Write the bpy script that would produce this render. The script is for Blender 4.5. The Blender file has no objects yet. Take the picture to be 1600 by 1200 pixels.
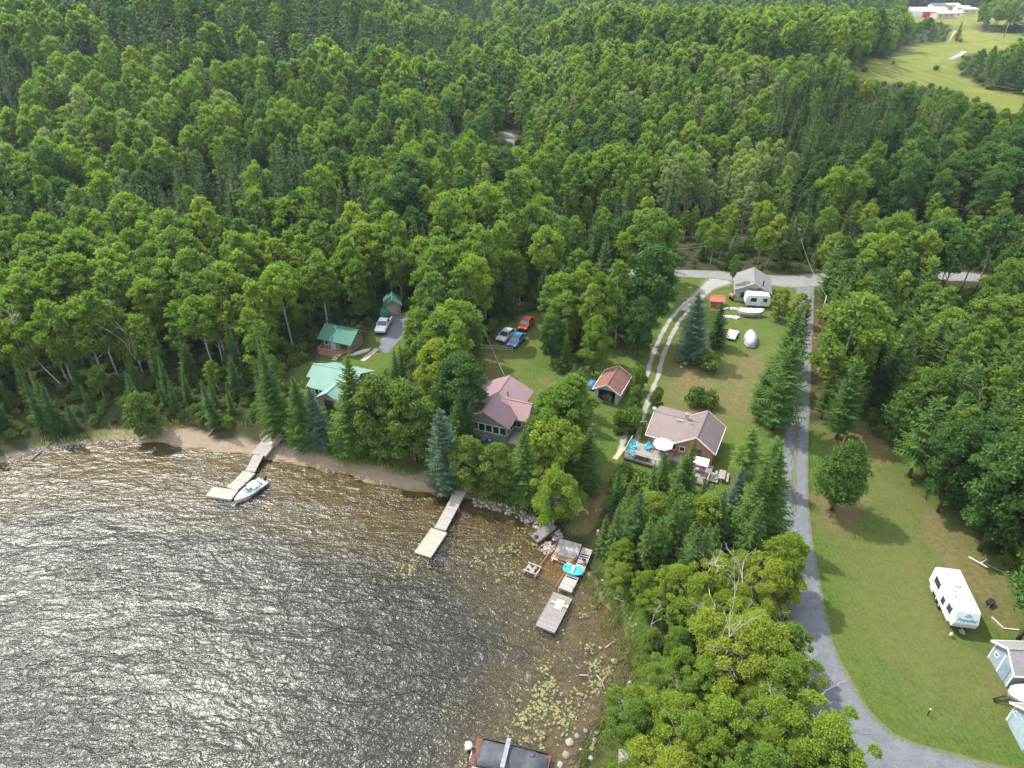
import bpy, math, random
import numpy as np
from mathutils import Vector
R = math.radians
SC = bpy.context.scene
COL = SC.collection

# ------------------------------------------------------------------ camera, world, sun, exposure
PITCH = R(33.0); CAM_H = 60.0; FPX = 1067.0
cam = bpy.data.cameras.new('camera'); camo = bpy.data.objects.new('camera', cam); COL.objects.link(camo)
camo.location = (0, 0, CAM_H); camo.rotation_euler = (R(90) - PITCH, 0, 0)
cam.sensor_width = 36.0; cam.lens = 36.0 * FPX / 1600.0; cam.clip_start = 0.5; cam.clip_end = 9000.0
SC.camera = camo

SUN_EL, SUN_AZ = R(54), R(-56)          # azimuth from +Y, negative = to the left
W = bpy.data.worlds.new('World'); SC.world = W; W.use_nodes = True
nt = W.node_tree; nt.nodes.clear()
def wn(t, **k):
    n = nt.nodes.new(t)
    for a, b in k.items(): setattr(n, a, b)
    return n
out = wn('ShaderNodeOutputWorld'); bg = wn('ShaderNodeBackground')
sky = wn('ShaderNodeTexSky', sky_type='NISHITA', sun_disc=False, sun_elevation=SUN_EL, sun_rotation=SUN_AZ, air_density=1.2, dust_density=1.5)
tc = wn('ShaderNodeTexCoord'); mp = wn('ShaderNodeMapping'); mp.inputs['Scale'].default_value = (1.0, 1.0, 2.2)
no = wn('ShaderNodeTexNoise'); no.inputs['Scale'].default_value = 2.3; no.inputs['Detail'].default_value = 7; no.inputs['Roughness'].default_value = .55
cr = wn('ShaderNodeValToRGB'); cr.color_ramp.elements[0].position = .43; cr.color_ramp.elements[1].position = .60
mx = wn('ShaderNodeMixRGB'); mx.inputs['Color2'].default_value = (15.0, 15.1, 15.4, 1)
L = nt.links.new
L(tc.outputs['Generated'], mp.inputs['Vector']); L(mp.outputs[0], no.inputs['Vector']); L(no.outputs['Fac'], cr.inputs['Fac'])
L(cr.outputs['Color'], mx.inputs['Fac']); L(sky.outputs[0], mx.inputs['Color1']); L(mx.outputs[0], bg.inputs['Color'])
bg.inputs['Strength'].default_value = 0.14; L(bg.outputs[0], out.inputs[0])

sl = bpy.data.lights.new('sun', 'SUN'); sl.energy = 3.5; sl.angle = R(0.6); sl.color = (1.0, .95, .86)
so = bpy.data.objects.new('sun', sl); COL.objects.link(so); so.location = (0, 0, 300)
sdir = Vector((math.sin(SUN_AZ) * math.cos(SUN_EL), math.cos(SUN_AZ) * math.cos(SUN_EL), math.sin(SUN_EL)))
so.rotation_euler = sdir.to_track_quat('Z', 'Y').to_euler()
SC.view_settings.view_transform = 'Standard'; SC.view_settings.look = 'None'
SC.view_settings.exposure = 0.86; SC.view_settings.gamma = 1.0
SC.cycles.max_bounces = 8; SC.cycles.diffuse_bounces = 4; SC.cycles.glossy_bounces = 2
SC.cycles.transmission_bounces = 4; SC.cycles.transparent_max_bounces = 8; SC.cycles.volume_bounces = 0
SC.cycles.caustics_reflective = False; SC.cycles.caustics_refractive = False
SC.cycles.use_adaptive_sampling = True; SC.cycles.adaptive_threshold = 0.015; SC.cycles.use_denoising = True; SC.cycles.denoiser = 'OPENIMAGEDENOISE'; SC.cycles.denoising_input_passes = 'RGB_ALBEDO_NORMAL'; SC.cycles.denoising_prefilter = 'NONE'

# ------------------------------------------------------------------ terrain height
CP, SP = math.cos(PITCH), math.sin(PITCH)
def U(u, v, z):
    """point where the sight line through photo pixel u,v meets height z"""
    a = (u - 800) / FPX; b = (v - 600) / FPX
    t = (CAM_H - z) / (SP + CP * b)
    return (a * t, (CP - SP * b) * t)
def proj(x, y, z):
    """world -> photo pixel (numpy friendly)"""
    d = y * CP + (CAM_H - z) * SP
    return 800 + FPX * x / d, 600 + FPX * ((CAM_H - z) * CP - y * SP) / d
SHORE_PX = [(0,722),(60,705),(120,695),(200,688),(240,690),(310,703),(400,712),(450,722),(560,748),(640,765),(700,778),
            (760,782),(800,797),(830,812),(850,830),(872,862),(895,875),(925,900),(945,940),(975,990),(985,1050),(960,1100),(915,1140),(895,1200)]
SHORE = [(-3000,-200),(-600,20),(-140,60),(-90,68)] + [U(u, v, 0) for u, v in SHORE_PX] + [(5.5,20),(8,0),(10,-60),(0,-300),(0,-3000)]
SHA = np.array(SHORE, float)
LAKE = np.array(SHORE + [(-3000,-3000)], float)
def pip(x, y, poly):
    x = np.asarray(x, float); y = np.asarray(y, float); c = np.zeros(x.shape, bool); n = len(poly); j = n - 1
    for i in range(n):
        xi, yi = poly[i]; xj, yj = poly[j]
        if yi != yj:
            c ^= ((yi > y) != (yj > y)) & (x < (xj - xi) * (y - yi) / (yj - yi) + xi)
        j = i
    return c
def pdist(x, y, line):
    d = np.full(np.shape(x), 1e12)
    for (ax, ay), (bx, by) in zip(line[:-1], line[1:]):
        vx, vy = bx - ax, by - ay; l2 = vx * vx + vy * vy + 1e-9
        t = np.clip(((x - ax) * vx + (y - ay) * vy) / l2, 0, 1)
        d = np.minimum(d, (x - ax - t * vx) ** 2 + (y - ay - t * vy) ** 2)
    return np.sqrt(d)
def ss(t): t = np.clip(t, 0, 1); return t * t * (3 - 2 * t)
def sdist(x, y):
    d = pdist(x, y, SHA); return np.where(pip(x, y, LAKE), -d, d)
def wob(x, y):
    return (np.sin(x * .9 + 1.3 * np.sin(y * .7)) + np.sin(y * 1.3 + 1.1 * np.sin(x * .8)) + np.sin(x * .31 - y * .27)) / 3
def height(x, y, d=None):
    x = np.asarray(x, float); y = np.asarray(y, float)
    if d is None: d = sdist(x, y)
    marsh = ss((x + 2) / 8)                       # gentler bank on the reedy side
    w = wob(x, y)
    dd = d + .5 * w * np.clip(1.2 - np.abs(d) / 6, 0, 1)
    b1 = .16 * np.clip(dd, 0, 3.2) + 1.3 * ss((dd - 3.0) / 3.2) + .012 * np.clip(dd - 6, 0, 200)
    b2 = .10 * np.clip(dd, 0, 3) + 1.3 * ss((dd - 2) / 12) + .006 * np.clip(dd - 6, 0, 200)
    h = np.where(dd > 0, b1 * (1 - marsh) + b2 * marsh, -np.minimum(3.5, .075 * -dd + .0062 * dd * dd))
    hl = 30 * ss((y - 120) / 260) * ss((-18 - x) / 110)
    xv = 167 + .725 * (y - 379) - 45
    h2 = 62 * ss((y - 430) / 520) * ss((xv - x) / 220)
    h3 = 130 * ss((y - 900) / 700)
    hr = 10 * ss((y - 140) / 200) * ss((x - 110 - (y - 100) * .35) / 80) * (1 - ss((y - 230) / 60))
    hb = 13 * ss((y - 175) / 90) * (1 - ss((y - 330) / 110)) * ss((x - 2 - (y - 200) * .02) / 30) * (1 - ss((x - .45 * y) / 70))
    return h + np.where(dd > 0, hl + h2 + h3 + hr + hb, 0)
def H1(x, y): return float(height(np.array([x]), np.array([y]))[0])
def G(u, v, dz=0.0):
    """ground point seen at photo pixel u,v"""
    x, y = U(u, v, 1.8)
    a = (u - 800) / FPX; b = (v - 600) / FPX
    t = np.geomspace(30, 2600, 1500)
    X = a * t; Y = (CP - SP * b) * t; Z = CAM_H - (SP + CP * b) * t
    hh = height(X, Y); k = np.nonzero(Z < hh)[0]
    if len(k) == 0: return (x, y, H1(x, y))
    k = k[0]
    if k > 0:
        f0 = Z[k-1] - hh[k-1]; f1 = Z[k] - hh[k]; s = f0 / (f0 - f1)
        return (float(X[k-1] + s * (X[k] - X[k-1])), float(Y[k-1] + s * (Y[k] - Y[k-1])), float(hh[k-1] + s * (hh[k] - hh[k-1]) + dz))
    return (float(X[0]), float(Y[0]), float(hh[0] + dz))
def GP(pts): return [G(u, v)[:2] for u, v in pts]

# ------------------------------------------------------------------ object helpers
def tag(o, label=None, cat=None, group=None, kind=None):
    if label: o['label'] = label
    if cat: o['category'] = cat
    if group: o['group'] = group
    if kind: o['kind'] = kind
    return o
def thing(name, label, cat, loc=(0,0,0), rz=0.0, group=None, s=None):
    o = bpy.data.objects.new(name, None); COL.objects.link(o); o.empty_display_size = .3
    o.location = loc; o.rotation_euler = (0, 0, rz)
    if s: o.scale = s if isinstance(s, tuple) else (s, s, s)
    return tag(o, label, cat, group)
def link(name, me, parent=None):
    o = bpy.data.objects.new(name, me); COL.objects.link(o)
    if parent: o.parent = parent
    return o
class MB:
    """collects simple solids into one mesh"""
    def __init__(s): s.v = []; s.f = []; s.m = []; s.sm = []
    def add(s, vs, fs, m=0, smooth=False):
        b = len(s.v); s.v += [tuple(map(float, p)) for p in vs]
        for f in fs: s.f.append(tuple(b + i for i in f)); s.m.append(m); s.sm.append(smooth)
        return s
    def hexa(s, p, m=0):     # 4 bottom + 4 top
        return s.add(p, [(3,2,1,0),(4,5,6,7),(0,1,5,4),(1,2,6,5),(2,3,7,6),(3,0,4,7)], m)
    def box(s, x0, x1, y0, y1, z0, z1, m=0):
        return s.hexa([(x0,y0,z0),(x1,y0,z0),(x1,y1,z0),(x0,y1,z0),(x0,y0,z1),(x1,y0,z1),(x1,y1,z1),(x0,y1,z1)], m)
    def slab(s, quad, th, m=0):   # quad = 4 points ccw from above; thickness downwards
        return s.hexa([(x, y, z - th) for x, y, z in quad] + list(quad), m)
    def bar(s, a, b, w, h=None, m=0):
        a = Vector(a); b = Vector(b); h = h or w; d = (b - a).normalized()
        up = Vector((0,0,1)) if abs(d.z) < .95 else Vector((1,0,0))
        sx = d.cross(up).normalized() * w / 2; sy = sx.cross(d).normalized() * h / 2
        return s.hexa([a-sx-sy, a+sx-sy, b+sx-sy, b-sx-sy, a-sx+sy, a+sx+sy, b+sx+sy, b-sx+sy], m)
    def tube(s, pts, rs, n=8, m=0, cap=True, smooth=True):
        pts = [Vector(p) for p in pts]
        if not isinstance(rs, (list, tuple)): rs = [rs] * len(pts)
        vs = []; fs = []
        for i, p in enumerate(pts):
            d = (pts[min(i+1, len(pts)-1)] - pts[max(i-1, 0)]).normalized()
            up = Vector((0,0,1)) if abs(d.z) < .9 else Vector((1,0,0))
            a = d.cross(up).normalized(); b = a.cross(d).normalized()
            for k in range(n):
                t = 2 * math.pi * k / n; vs.append(p + (a * math.cos(t) + b * math.sin(t)) * rs[i])
        for i in range(len(pts) - 1):
            for k in range(n):
                k2 = (k + 1) % n; fs.append((i*n+k, (i+1)*n+k, (i+1)*n+k2, i*n+k2))
        if cap: fs += [tuple(range(n)), tuple(range((len(pts)-1)*n + n - 1, (len(pts)-1)*n - 1, -1))]
        return s.add(vs, fs, m, smooth)
    def cyl(s, x, y, z0, z1, r, n=16, m=0): return s.tube([(x,y,z0),(x,y,z1)], r, n, m)
    def prism(s, prof, a0, a1, axis='y', m=0):   # profile polygon extruded
        n = len(prof)
        if axis == 'y': vs = [(p[0], a0, p[1]) for p in prof] + [(p[0], a1, p[1]) for p in prof]
        elif axis == 'x': vs = [(a0, p[0], p[1]) for p in prof] + [(a1, p[0], p[1]) for p in prof]
        else: vs = [(p[0], p[1], a0) for p in prof] + [(p[0], p[1], a1) for p in prof]
        fs = [tuple(range(n)), tuple(range(2*n-1, n-1, -1))] + [(i, n+i, n+(i+1)%n, (i+1)%n) for i in range(n)]
        return s.add(vs, fs, m)
    def ball(s, c, r, n=10, k=6, m=0, sz=1.0, jit=0.0, rnd=random):
        vs = [(c[0], c[1], c[2] - r*sz)]; fs = []
        for i in range(1, k):
            ph = math.pi * i / k
            for j in range(n):
                t = 2*math.pi*j/n; q = r * (1 + jit * (rnd.random() - .5))
                vs.append((c[0] + q*math.sin(ph)*math.cos(t), c[1] + q*math.sin(ph)*math.sin(t), c[2] - q*sz*math.cos(ph)))
        vs.append((c[0], c[1], c[2] + r*sz)); last = len(vs) - 1
        for j in range(n):
            j2 = (j+1) % n; fs.append((0, 1+j2, 1+j)); fs.append((last, last-n+j, last-n+j2))
            for i in range(k-2): fs.append((1+i*n+j, 1+i*n+j2, 1+(i+1)*n+j2, 1+(i+1)*n+j))
        return s.add(vs, fs, m, True)
    def build(s, name, mats, parent=None, bevel=0):
        me = bpy.data.meshes.new(name); me.from_pydata(s.v, [], s.f)
        for m in (mats if isinstance(mats, (list, tuple)) else [mats]): me.materials.append(m)
        me.polygons.foreach_set('material_index', s.m); me.polygons.foreach_set('use_smooth', s.sm)
        me.update()
        import bmesh
        bm = bmesh.new(); bm.from_mesh(me); bmesh.ops.recalc_face_normals(bm, faces=bm.faces)
        bm.to_mesh(me); bm.free()
        o = link(name, me, parent)
        if bevel:
            b = o.modifiers.new('bevel', 'BEVEL'); b.width = bevel; b.segments = 2; b.limit_method = 'ANGLE'
        return o
def copy_tree(o, parent=None):
    c = o.copy(); COL.objects.link(c); c.parent = parent
    for ch in list(o.children): copy_tree(ch, c)
    return c

# ------------------------------------------------------------------ material helpers
def mat(name):
    m = bpy.data.materials.new(name); m.use_nodes = True; m.node_tree.nodes.clear(); return m
class NT:
    def __init__(s, m): s.t = m.node_tree
    def n(s, ty, ins=None, **k):
        n = s.t.nodes.new(ty)
        for a, b in k.items(): setattr(n, a, b)
        for a, b in (ins or {}).items():
            if hasattr(b, 'is_linked') or type(b).__name__ == 'NodeSocketColor' or isinstance(b, bpy.types.NodeSocket): s.t.links.new(b, n.inputs[a])
            else: n.inputs[a].default_value = b
        return n
    def noise(s, vec, scale, detail=3, rough=.5, dist=0):
        return s.n('ShaderNodeTexNoise', {'Vector': vec, 'Scale': scale, 'Detail': detail, 'Roughness': rough, 'Distortion': dist}).outputs['Fac']
    def ramp(s, fac, stops, interp='LINEAR'):
        n = s.n('ShaderNodeValToRGB', {'Fac': fac}); e = n.color_ramp.elements; n.color_ramp.interpolation = interp
        while len(e) < len(stops): e.new(.5)
        for i, (p, c) in enumerate(stops): e[i].position = p; e[i].color = (c if len(c) == 4 else (*c, 1)) if isinstance(c, tuple) else (c, c, c, 1)
        return n.outputs['Color']
    def mix(s, f, a, b, bt='MIX'):
        n = s.n('ShaderNodeMixRGB', {'Fac': f}, blend_type=bt)
        for k, c in (('Color1', a), ('Color2', b)):
            if isinstance(c, tuple): n.inputs[k].default_value = c if len(c) == 4 else (*c, 1)
            else: s.t.links.new(c, n.inputs[k])
        return n.outputs[0]
    def math(s, op, a, b=0.0, clamp=False):
        n = s.n('ShaderNodeMath', operation=op, use_clamp=clamp)
        for i, c in enumerate((a, b)):
            if isinstance(c, (int, float)): n.inputs[i].default_value = c
            else: s.t.links.new(c, n.inputs[i])
        return n.outputs[0]
    def attr(s, name): return s.n('ShaderNodeAttribute', attribute_name=name)
    def bump(s, h, st=.5, d=.05): return s.n('ShaderNodeBump', {'Height': h, 'Strength': st, 'Distance': d}).outputs[0]
    def out(s, sh): s.t.links.new(sh, s.n('ShaderNodeOutputMaterial').inputs['Surface'])
    def pr(s, col, rough=.7, metal=0., spec=.5, normal=None, **k):
        ins = {'Roughness': rough, 'Metallic': metal, 'Specular IOR Level': spec}
        n = s.n('ShaderNodeBsdfPrincipled', ins)
        if isinstance(col, tuple): n.inputs['Base Color'].default_value = (*col[:3], 1)
        else: s.t.links.new(col, n.inputs['Base Color'])
        if normal is not None: s.t.links.new(normal, n.inputs['Normal'])
        return n.outputs[0]
_pl = {}
def plain(name, col, rough=.6, metal=0., var=.18, scale=3., spec=.4):
    """paint / plastic / metal with gentle blotchy wear"""
    if name in _pl: return _pl[name]
    m = mat(name); t = NT(m); o = t.n('ShaderNodeTexCoord').outputs['Object']
    nz = t.noise(o, scale, 4, .6)
    d = tuple(c * (1 - var) for c in col); b = tuple(min(1, c * (1 + var)) for c in col)
    t.out(t.pr(t.ramp(nz, [(.3, d), (.7, b)]), rough, metal, spec, t.bump(nz, .15, .02)))
    _pl[name] = m; return m
def boards(name, col, col2, width=.14, axis='x', rough=.8, joint=.06, noise_s=6.):
    """wood / siding / corrugated sheet: stripes across one local axis, with grain running along"""
    if name in _pl: return _pl[name]
    m = mat(name); t = NT(m); o = t.n('ShaderNodeTexCoord').outputs['Object']
    sp = t.n('ShaderNodeSeparateXYZ', {'Vector': o}); c = sp.outputs[{'x': 0, 'y': 1, 'z': 2}[axis]]
    q = t.math('DIVIDE', c, width); fr = t.math('FRACT', q); fl = t.math('FLOOR', q)
    wn_ = t.n('ShaderNodeTexWhiteNoise', noise_dimensions='1D'); t.t.links.new(fl, wn_.inputs['W'])
    edge = t.math('LESS_THAN', fr, joint)
    sc = {'x': (3., .5, .5), 'y': (.5, 3., .5), 'z': (.5, .5, 3.)}[axis]
    mpn = t.n('ShaderNodeMapping', {'Vector': o, 'Scale': sc}).outputs[0]
    g = t.noise(mpn, noise_s, 4, .6)
    base = t.mix(t.math('ADD', t.math('MULTIPLY', wn_.outputs[0], .55), t.math('MULTIPLY', g, .45)), col, col2)
    base = t.mix(t.math('MULTIPLY', edge, .75), base, tuple(x * .3 for x in col))
    hgt = t.math('SUBTRACT', 1., edge)
    t.out(t.pr(base, rough, 0, .3, t.bump(hgt, .6, .02)))
    _pl[name] = m; return m
def metalroof(name, col, pitch=.28, axis='x', rough=.75):
    if name in _pl: return _pl[name]
    m = mat(name); t = NT(m); o = t.n('ShaderNodeTexCoord').outputs['Object']
    sp = t.n('ShaderNodeSeparateXYZ', {'Vector': o}); c = sp.outputs[{'x': 0, 'y': 1, 'z': 2}[axis]]
    fr = t.math('FRACT', t.math('DIVIDE', c, pitch)); rib = t.math('LESS_THAN', fr, .2)
    nz = t.noise(o, .8, 4, .6); n2 = t.noise(o, 9, 3)
    b = t.mix(nz, tuple(x * .82 for x in col), tuple(min(1, x * 1.16) for x in col))
    b = t.mix(t.math('MULTIPLY', rib, .35), b, tuple(x * .5 for x in col)); b = t.mix(t.math('MULTIPLY', n2, .15), b, (.3, .3, .3))
    st = t.noise(t.n('ShaderNodeMapping', {'Vector': o, 'Scale': (1, 1, .25)}).outputs[0], 3.5, 5, .7); b = t.mix(t.ramp(st, [(.55, 0.), (.75, .35)]), b, tuple(x * .45 + .03 for x in col))
    t.out(t.pr(b, rough, .0, .25, t.bump(rib, .7, .03)))
    _pl[name] = m; return m
def shingles(name, c1, c2):
    if name in _pl: return _pl[name]
    m = mat(name); t = NT(m); o = t.n('ShaderNodeTexCoord').outputs['Object']
    mpn = t.n('ShaderNodeMapping', {'Vector': o, 'Scale': (1, 1, 1.)}).outputs[0]
    br = t.n('ShaderNodeTexBrick', {'Vector': mpn, 'Scale': 1.0, 'Color1': (*c1, 1), 'Color2': (*c2, 1), 'Mortar': (*[x * .45 for x in c1], 1), 'Mortar Size': .012, 'Brick Width': .35, 'Row Height': .16})
    nz = t.noise(o, .7, 4, .6); nf = t.noise(o, 22, 2)
    b = t.mix(nz, br.outputs['Color'], tuple(x * 1.25 for x in c2)); b = t.mix(t.math('MULTIPLY', nf, .5), b, c1)
    t.out(t.pr(b, .9, 0, .2, t.bump(br.outputs['Fac'], .4, .02)))
    _pl[name] = m; return m
# ------------------------------------------------------------------ zones of the ground (photo outline -> real place on the ground)
ZL = {  # lawns and mown yards
 'cottage_lawn': [(440,600),(470,570),(505,558),(508,540),(560,545),(590,505),(608,488),(650,490),(655,530),(620,560),(600,600),(560,640),(490,650)],
 'mauve_lawn': [(742,600),(742,552),(772,540),(778,515),(812,490),(840,485),(858,520),(885,560),(925,575),(928,620),(880,640),(860,690),(800,720),(745,700)],
 'garage_lawn': [(925,570),(940,545),(1000,545),(1030,560),(1020,600),(985,690),(965,760),(935,800),(925,840),(890,830),(905,780),(935,730),(915,640)],
 'yard': [(975,735),(1040,520),(1085,470),(1140,440),(1160,425),(1255,440),(1245,540),(1228,650),(1225,840),(1190,840),(1100,770),(1010,760)],
 'verge': [(1030,435),(1112,432),(1080,470),(1020,580),(1000,600),(1015,500)],
 'right_lawn': [(1262,760),(1262,668),(1300,650),(1345,655),(1400,705),(1450,745),(1520,830),(1590,905),(1700,960),(1800,1400),(1350,1400),(1262,1000)],
 'drive_verge': [(1215,640),(1243,640),(1243,900),(1222,900)],
}
ZD = [  # dry or bare earth
 ([(1045,565),(1100,560),(1130,620),(1105,645),(1040,640)], 1.), ([(1110,560),(1190,550),(1200,660),(1130,660)], .75), ([(1300,830),(1450,830),(1560,1000),(1560,1180),(1430,1130),(1330,980)], .2),
 ([(745,600),(745,552),(790,555),(800,600)], .7), ([(1290,620),(1350,625),(1400,700),(1350,740),(1300,720)], .75),
 ([(1430,760),(1520,850),(1600,930),(1600,1010),(1530,960),(1440,850)], .8), ([(905,770),(945,740),(960,800),(925,850),(890,835)], .9),
 ([(1520,1000),(1600,1020),(1600,1130),(1530,1100)], .5), ([(1350,720),(1440,780),(1500,1000),(1440,1000)], .4),
 ([(850,590),(915,640),(900,700),(850,690)], .5), ([(1270,770),(1340,775),(1340,825),(1275,820)], 1.), ([(870,860),(900,860),(925,845),(900,830)], .8)]
ZM = [[(1290,128),(1345,105),(1400,84),(1420,72),(1478,66),(1485,45),(1483,30),(1515,24),(1530,50),(1620,55),(1620,76),(1500,86),(1495,105),(1500,118),(1540,138),(1620,155),(1620,192),(1540,168),(1500,150),(1440,135),(1380,130)],
      [(1415,36),(1400,12),(1650,8),(1650,40)], [(787,206),(803,196),(806,222),(795,226)]]
NEEDLE = [[(1262,640),(1262,560),(1350,560),(1440,640),(1400,690),(1350,640)], [(1250,480),(1285,480),(1290,560),(1255,560)], [(1180,770),(1225,760),(1222,900),(1180,880)]]
ZLW = {k: GP(p) for k, p in ZL.items()}
ZDW = [(GP(p), w) for p, w in ZD]; ZMW = [GP(p) for p in ZM]; ZNW = [GP(p) for p in NEEDLE]
def soft(x, y, poly, r=1.0):
    d = pdist(x, y, list(poly) + [poly[0]]); s = np.where(pip(x, y, poly), d, -d)
    n = wob(x * 1.3, y * 1.3) * r * .9
    return ss(.5 + (s + n) / (2 * r))
# ------------------------------------------------------------------ ground sheet
def axis_pts(lo, hi, fl, fh, st, g):
    a = list(np.arange(fl, fh + st / 2, st)); s = st; x = fh; hi_ = []
    while x < hi: s *= g; x += s; hi_.append(x)
    s = st; x = fl; lo_ = []
    while x > lo: s *= g; x -= s; lo_.append(x)
    return np.array(lo_[::-1] + a + hi_)
gx = axis_pts(-3000, 3000, -80, 82, .55, 1.03); gy = axis_pts(-1500, 3600, 26, 150, .55, 1.026)
XX, YY = np.meshgrid(gx, gy); XF = XX.ravel(); YF = YY.ravel(); DF = sdist(XF, YF); ZF = height(XF, YF, DF)
nx, ny = len(gx), len(gy)
i = np.arange(nx - 1)[None, :] + nx * np.arange(ny - 1)[:, None]
quads = np.stack([i, i + 1, i + 1 + nx, i + nx], -1).reshape(-1, 4)
def mesh_np(name, verts, quads, mats, smooth=True, k=4, midx=None):
    me = bpy.data.meshes.new(name); me.vertices.add(len(verts)); me.vertices.foreach_set('co', np.ascontiguousarray(verts, dtype=np.float32).ravel())
    me.loops.add(quads.size); me.polygons.add(len(quads))
    me.loops.foreach_set('vertex_index', np.ascontiguousarray(quads, dtype=np.int32).ravel())
    me.polygons.foreach_set('loop_start', np.arange(0, quads.size, k, dtype=np.int32))
    me.polygons.foreach_set('use_smooth', np.full(len(quads), smooth))
    for m in (mats if isinstance(mats, (list, tuple)) else [mats]): me.materials.append(m)
    if midx is not None: me.polygons.foreach_set('material_index', midx)
    me.update(calc_edges=True); return me
def fattr(me, name, vals, dom='POINT'):
    a = me.attributes.new(name, 'FLOAT', dom); a.data.foreach_set('value', np.ascontiguousarray(vals, dtype=np.float32))
near = (XF > -110) & (XF < 120) & (YF > 10) & (YF < 220)
def zone(polys, r=1.0, sub=None):
    z = np.zeros(len(XF))
    for p, w in polys:
        P = np.array(p); m = (XF > P[:,0].min()-8) & (XF < P[:,0].max()+8) & (YF > P[:,1].min()-8) & (YF < P[:,1].max()+8)
        if m.any(): z[m] = np.maximum(z[m], w * soft(XF[m], YF[m], p, r))
    return z
zl = np.maximum(zone([(p, 1) for p in ZLW.values()], .7), zone([(GP([(925,855),(985,840),(1015,1000),(1005,1240),(905,1240),(985,1095),(990,1010),(950,930)]), .9), (GP([(440,690),(560,705),(700,745),(700,765),(560,728),(440,700)]), .5), (GP([(60,695),(230,672),(230,684),(60,706)]), .6)], 1.2)); zd = zone(ZDW, 2.2); zm = zone([(p, 1) for p in ZMW], 3.5); zn = zone([(p, 1) for p in ZNW], 2.0)
w_ = wob(XF, YF)
sandx = 1 - ss((XF + 6) / 5)
zs = np.where(DF > 0, ss((3.1 + .9 * w_ - DF) / .8), 1.0) * np.where(DF > 0, sandx * ss((XF + 62) / 6) + .0, 1.0)
zr = np.where(DF > 0, ss((1.6 - DF) / 1.2) * (1 - zs), 0) * ss((-XF - 55) / 6)

def ground_material():
    m = mat('ground'); t = NT(m); o = t.n('ShaderNodeTexCoord').outputs['Object']
    A = {k: t.attr(k).outputs['Fac'] for k in ('lawn', 'dry', 'sand', 'meadow', 'needle', 'depth', 'rocky')}
    n1 = t.noise(o, .13, 5, .6); n2 = t.noise(o, .9, 6, .65); n3 = t.noise(o, 9., 4, .7); n4 = t.noise(o, .35, 4, .6, .6)
    forest = t.mix(n2, (.018, .022, .010), (.055, .060, .022)); forest = t.mix(t.ramp(n3, [(.45, 0.), (.75, .6)]), forest, (.09, .085, .04))
    lawn = t.ramp(n2, [(.25, (.028, .064, .009)), (.5, (.050, .114, .012)), (.75, (.088, .140, .022))])
    lawn = t.mix(t.ramp(n1, [(.40, 0.), (.62, .50)]), lawn, (.125, .125, .032))
    lawn = t.mix(t.ramp(n4, [(.55, 0.), (.75, .6)]), lawn, (.040, .078, .009))
    lawn = t.mix(t.math('MULTIPLY', t.ramp(n3, [(.3, 0.), (.8, 1.)]), .35), lawn, (.11, .14, .028))
    wd = t.noise(o, 3.2, 5, .75); lawn = t.mix(t.ramp(wd, [(.47, 0.), (.62, .75)]), lawn, (.128, .140, .044)); lawn = t.mix(t.ramp(t.noise(o, 5.5, 3, .8), [(.53, 0.), (.66, .75)]), lawn, (.026, .055, .009))
    mw = t.n('ShaderNodeTexWave', {'Vector': o, 'Scale': .62, 'Distortion': 2.5, 'Detail': 2, 'Detail Scale': .6}).outputs['Fac']; lawn = t.mix(t.math('MULTIPLY', mw, .16), lawn, (.13, .165, .035))
    dry = t.ramp(t.noise(o, 1.7, 6, .7), [(.3, (.095, .088, .030)), (.5, (.155, .125, .055)), (.7, (.21, .16, .09))])
    dm = t.math('MULTIPLY', A['dry'], t.ramp(t.noise(o, .7, 5, .65), [(.18, 0.), (.46, 1.)]))
    lawn = t.mix(dm, lawn, dry)
    c = t.mix(A['lawn'], forest, lawn)
    ndl = t.mix(n2, (.08, .045, .022), (.17, .10, .055)); c = t.mix(t.math('MULTIPLY', A['needle'], t.ramp(n4, [(.3, .2), (.6, .85)])), c, ndl)
    mead = t.ramp(t.noise(o, .05, 8, .72, 1.0), [(.3, (.085, .125, .020)), (.48, (.13, .160, .026)), (.62, (.20, .18, .040)), (.75, (.16, .17, .05))]); c = t.mix(A['meadow'], c, mead)
    rk = t.n('ShaderNodeTexVoronoi', {'Vector': o, 'Scale': 3.2}); rock = t.mix(rk.outputs['Distance'], (.28, .25, .22), (.06, .05, .045))
    c = t.mix(A['rocky'], c, rock)
    sa = t.mix(n2, (.20, .15, .11), (.33, .26, .19)); sa = t.mix(t.ramp(n3, [(.6, 0.), (.72, .7)]), sa, (.16, .12, .09))
    bed = t.mix(n2, (.175, .145, .060), (.27, .225, .10)); bed = t.mix(t.ramp(n4, [(.50, 0.), (.62, .7)]), bed, (.11, .09, .03))
    deepc = t.mix(n2, (.028, .034, .034), (.050, .058, .056))  # deep bed colour: darker silt, with the water's depth darkening painted in
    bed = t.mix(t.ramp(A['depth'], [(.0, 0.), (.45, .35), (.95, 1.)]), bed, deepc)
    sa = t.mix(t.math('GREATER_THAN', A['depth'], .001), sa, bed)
    c = t.mix(A['sand'], c, sa)
    hh = t.math('ADD', n3, t.math('MULTIPLY', n2, .8))
    t.out(t.pr(c, .95, 0, .15, t.bump(hh, 1.0, .16)))
    return m
GM = ground_material()
gme = mesh_np('ground', np.stack([XF, YF, ZF], 1), quads, GM)
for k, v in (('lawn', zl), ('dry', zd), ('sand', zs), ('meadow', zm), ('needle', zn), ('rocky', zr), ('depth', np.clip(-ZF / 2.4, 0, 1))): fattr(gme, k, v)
ground = tag(link('ground', gme), kind='structure')

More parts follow.
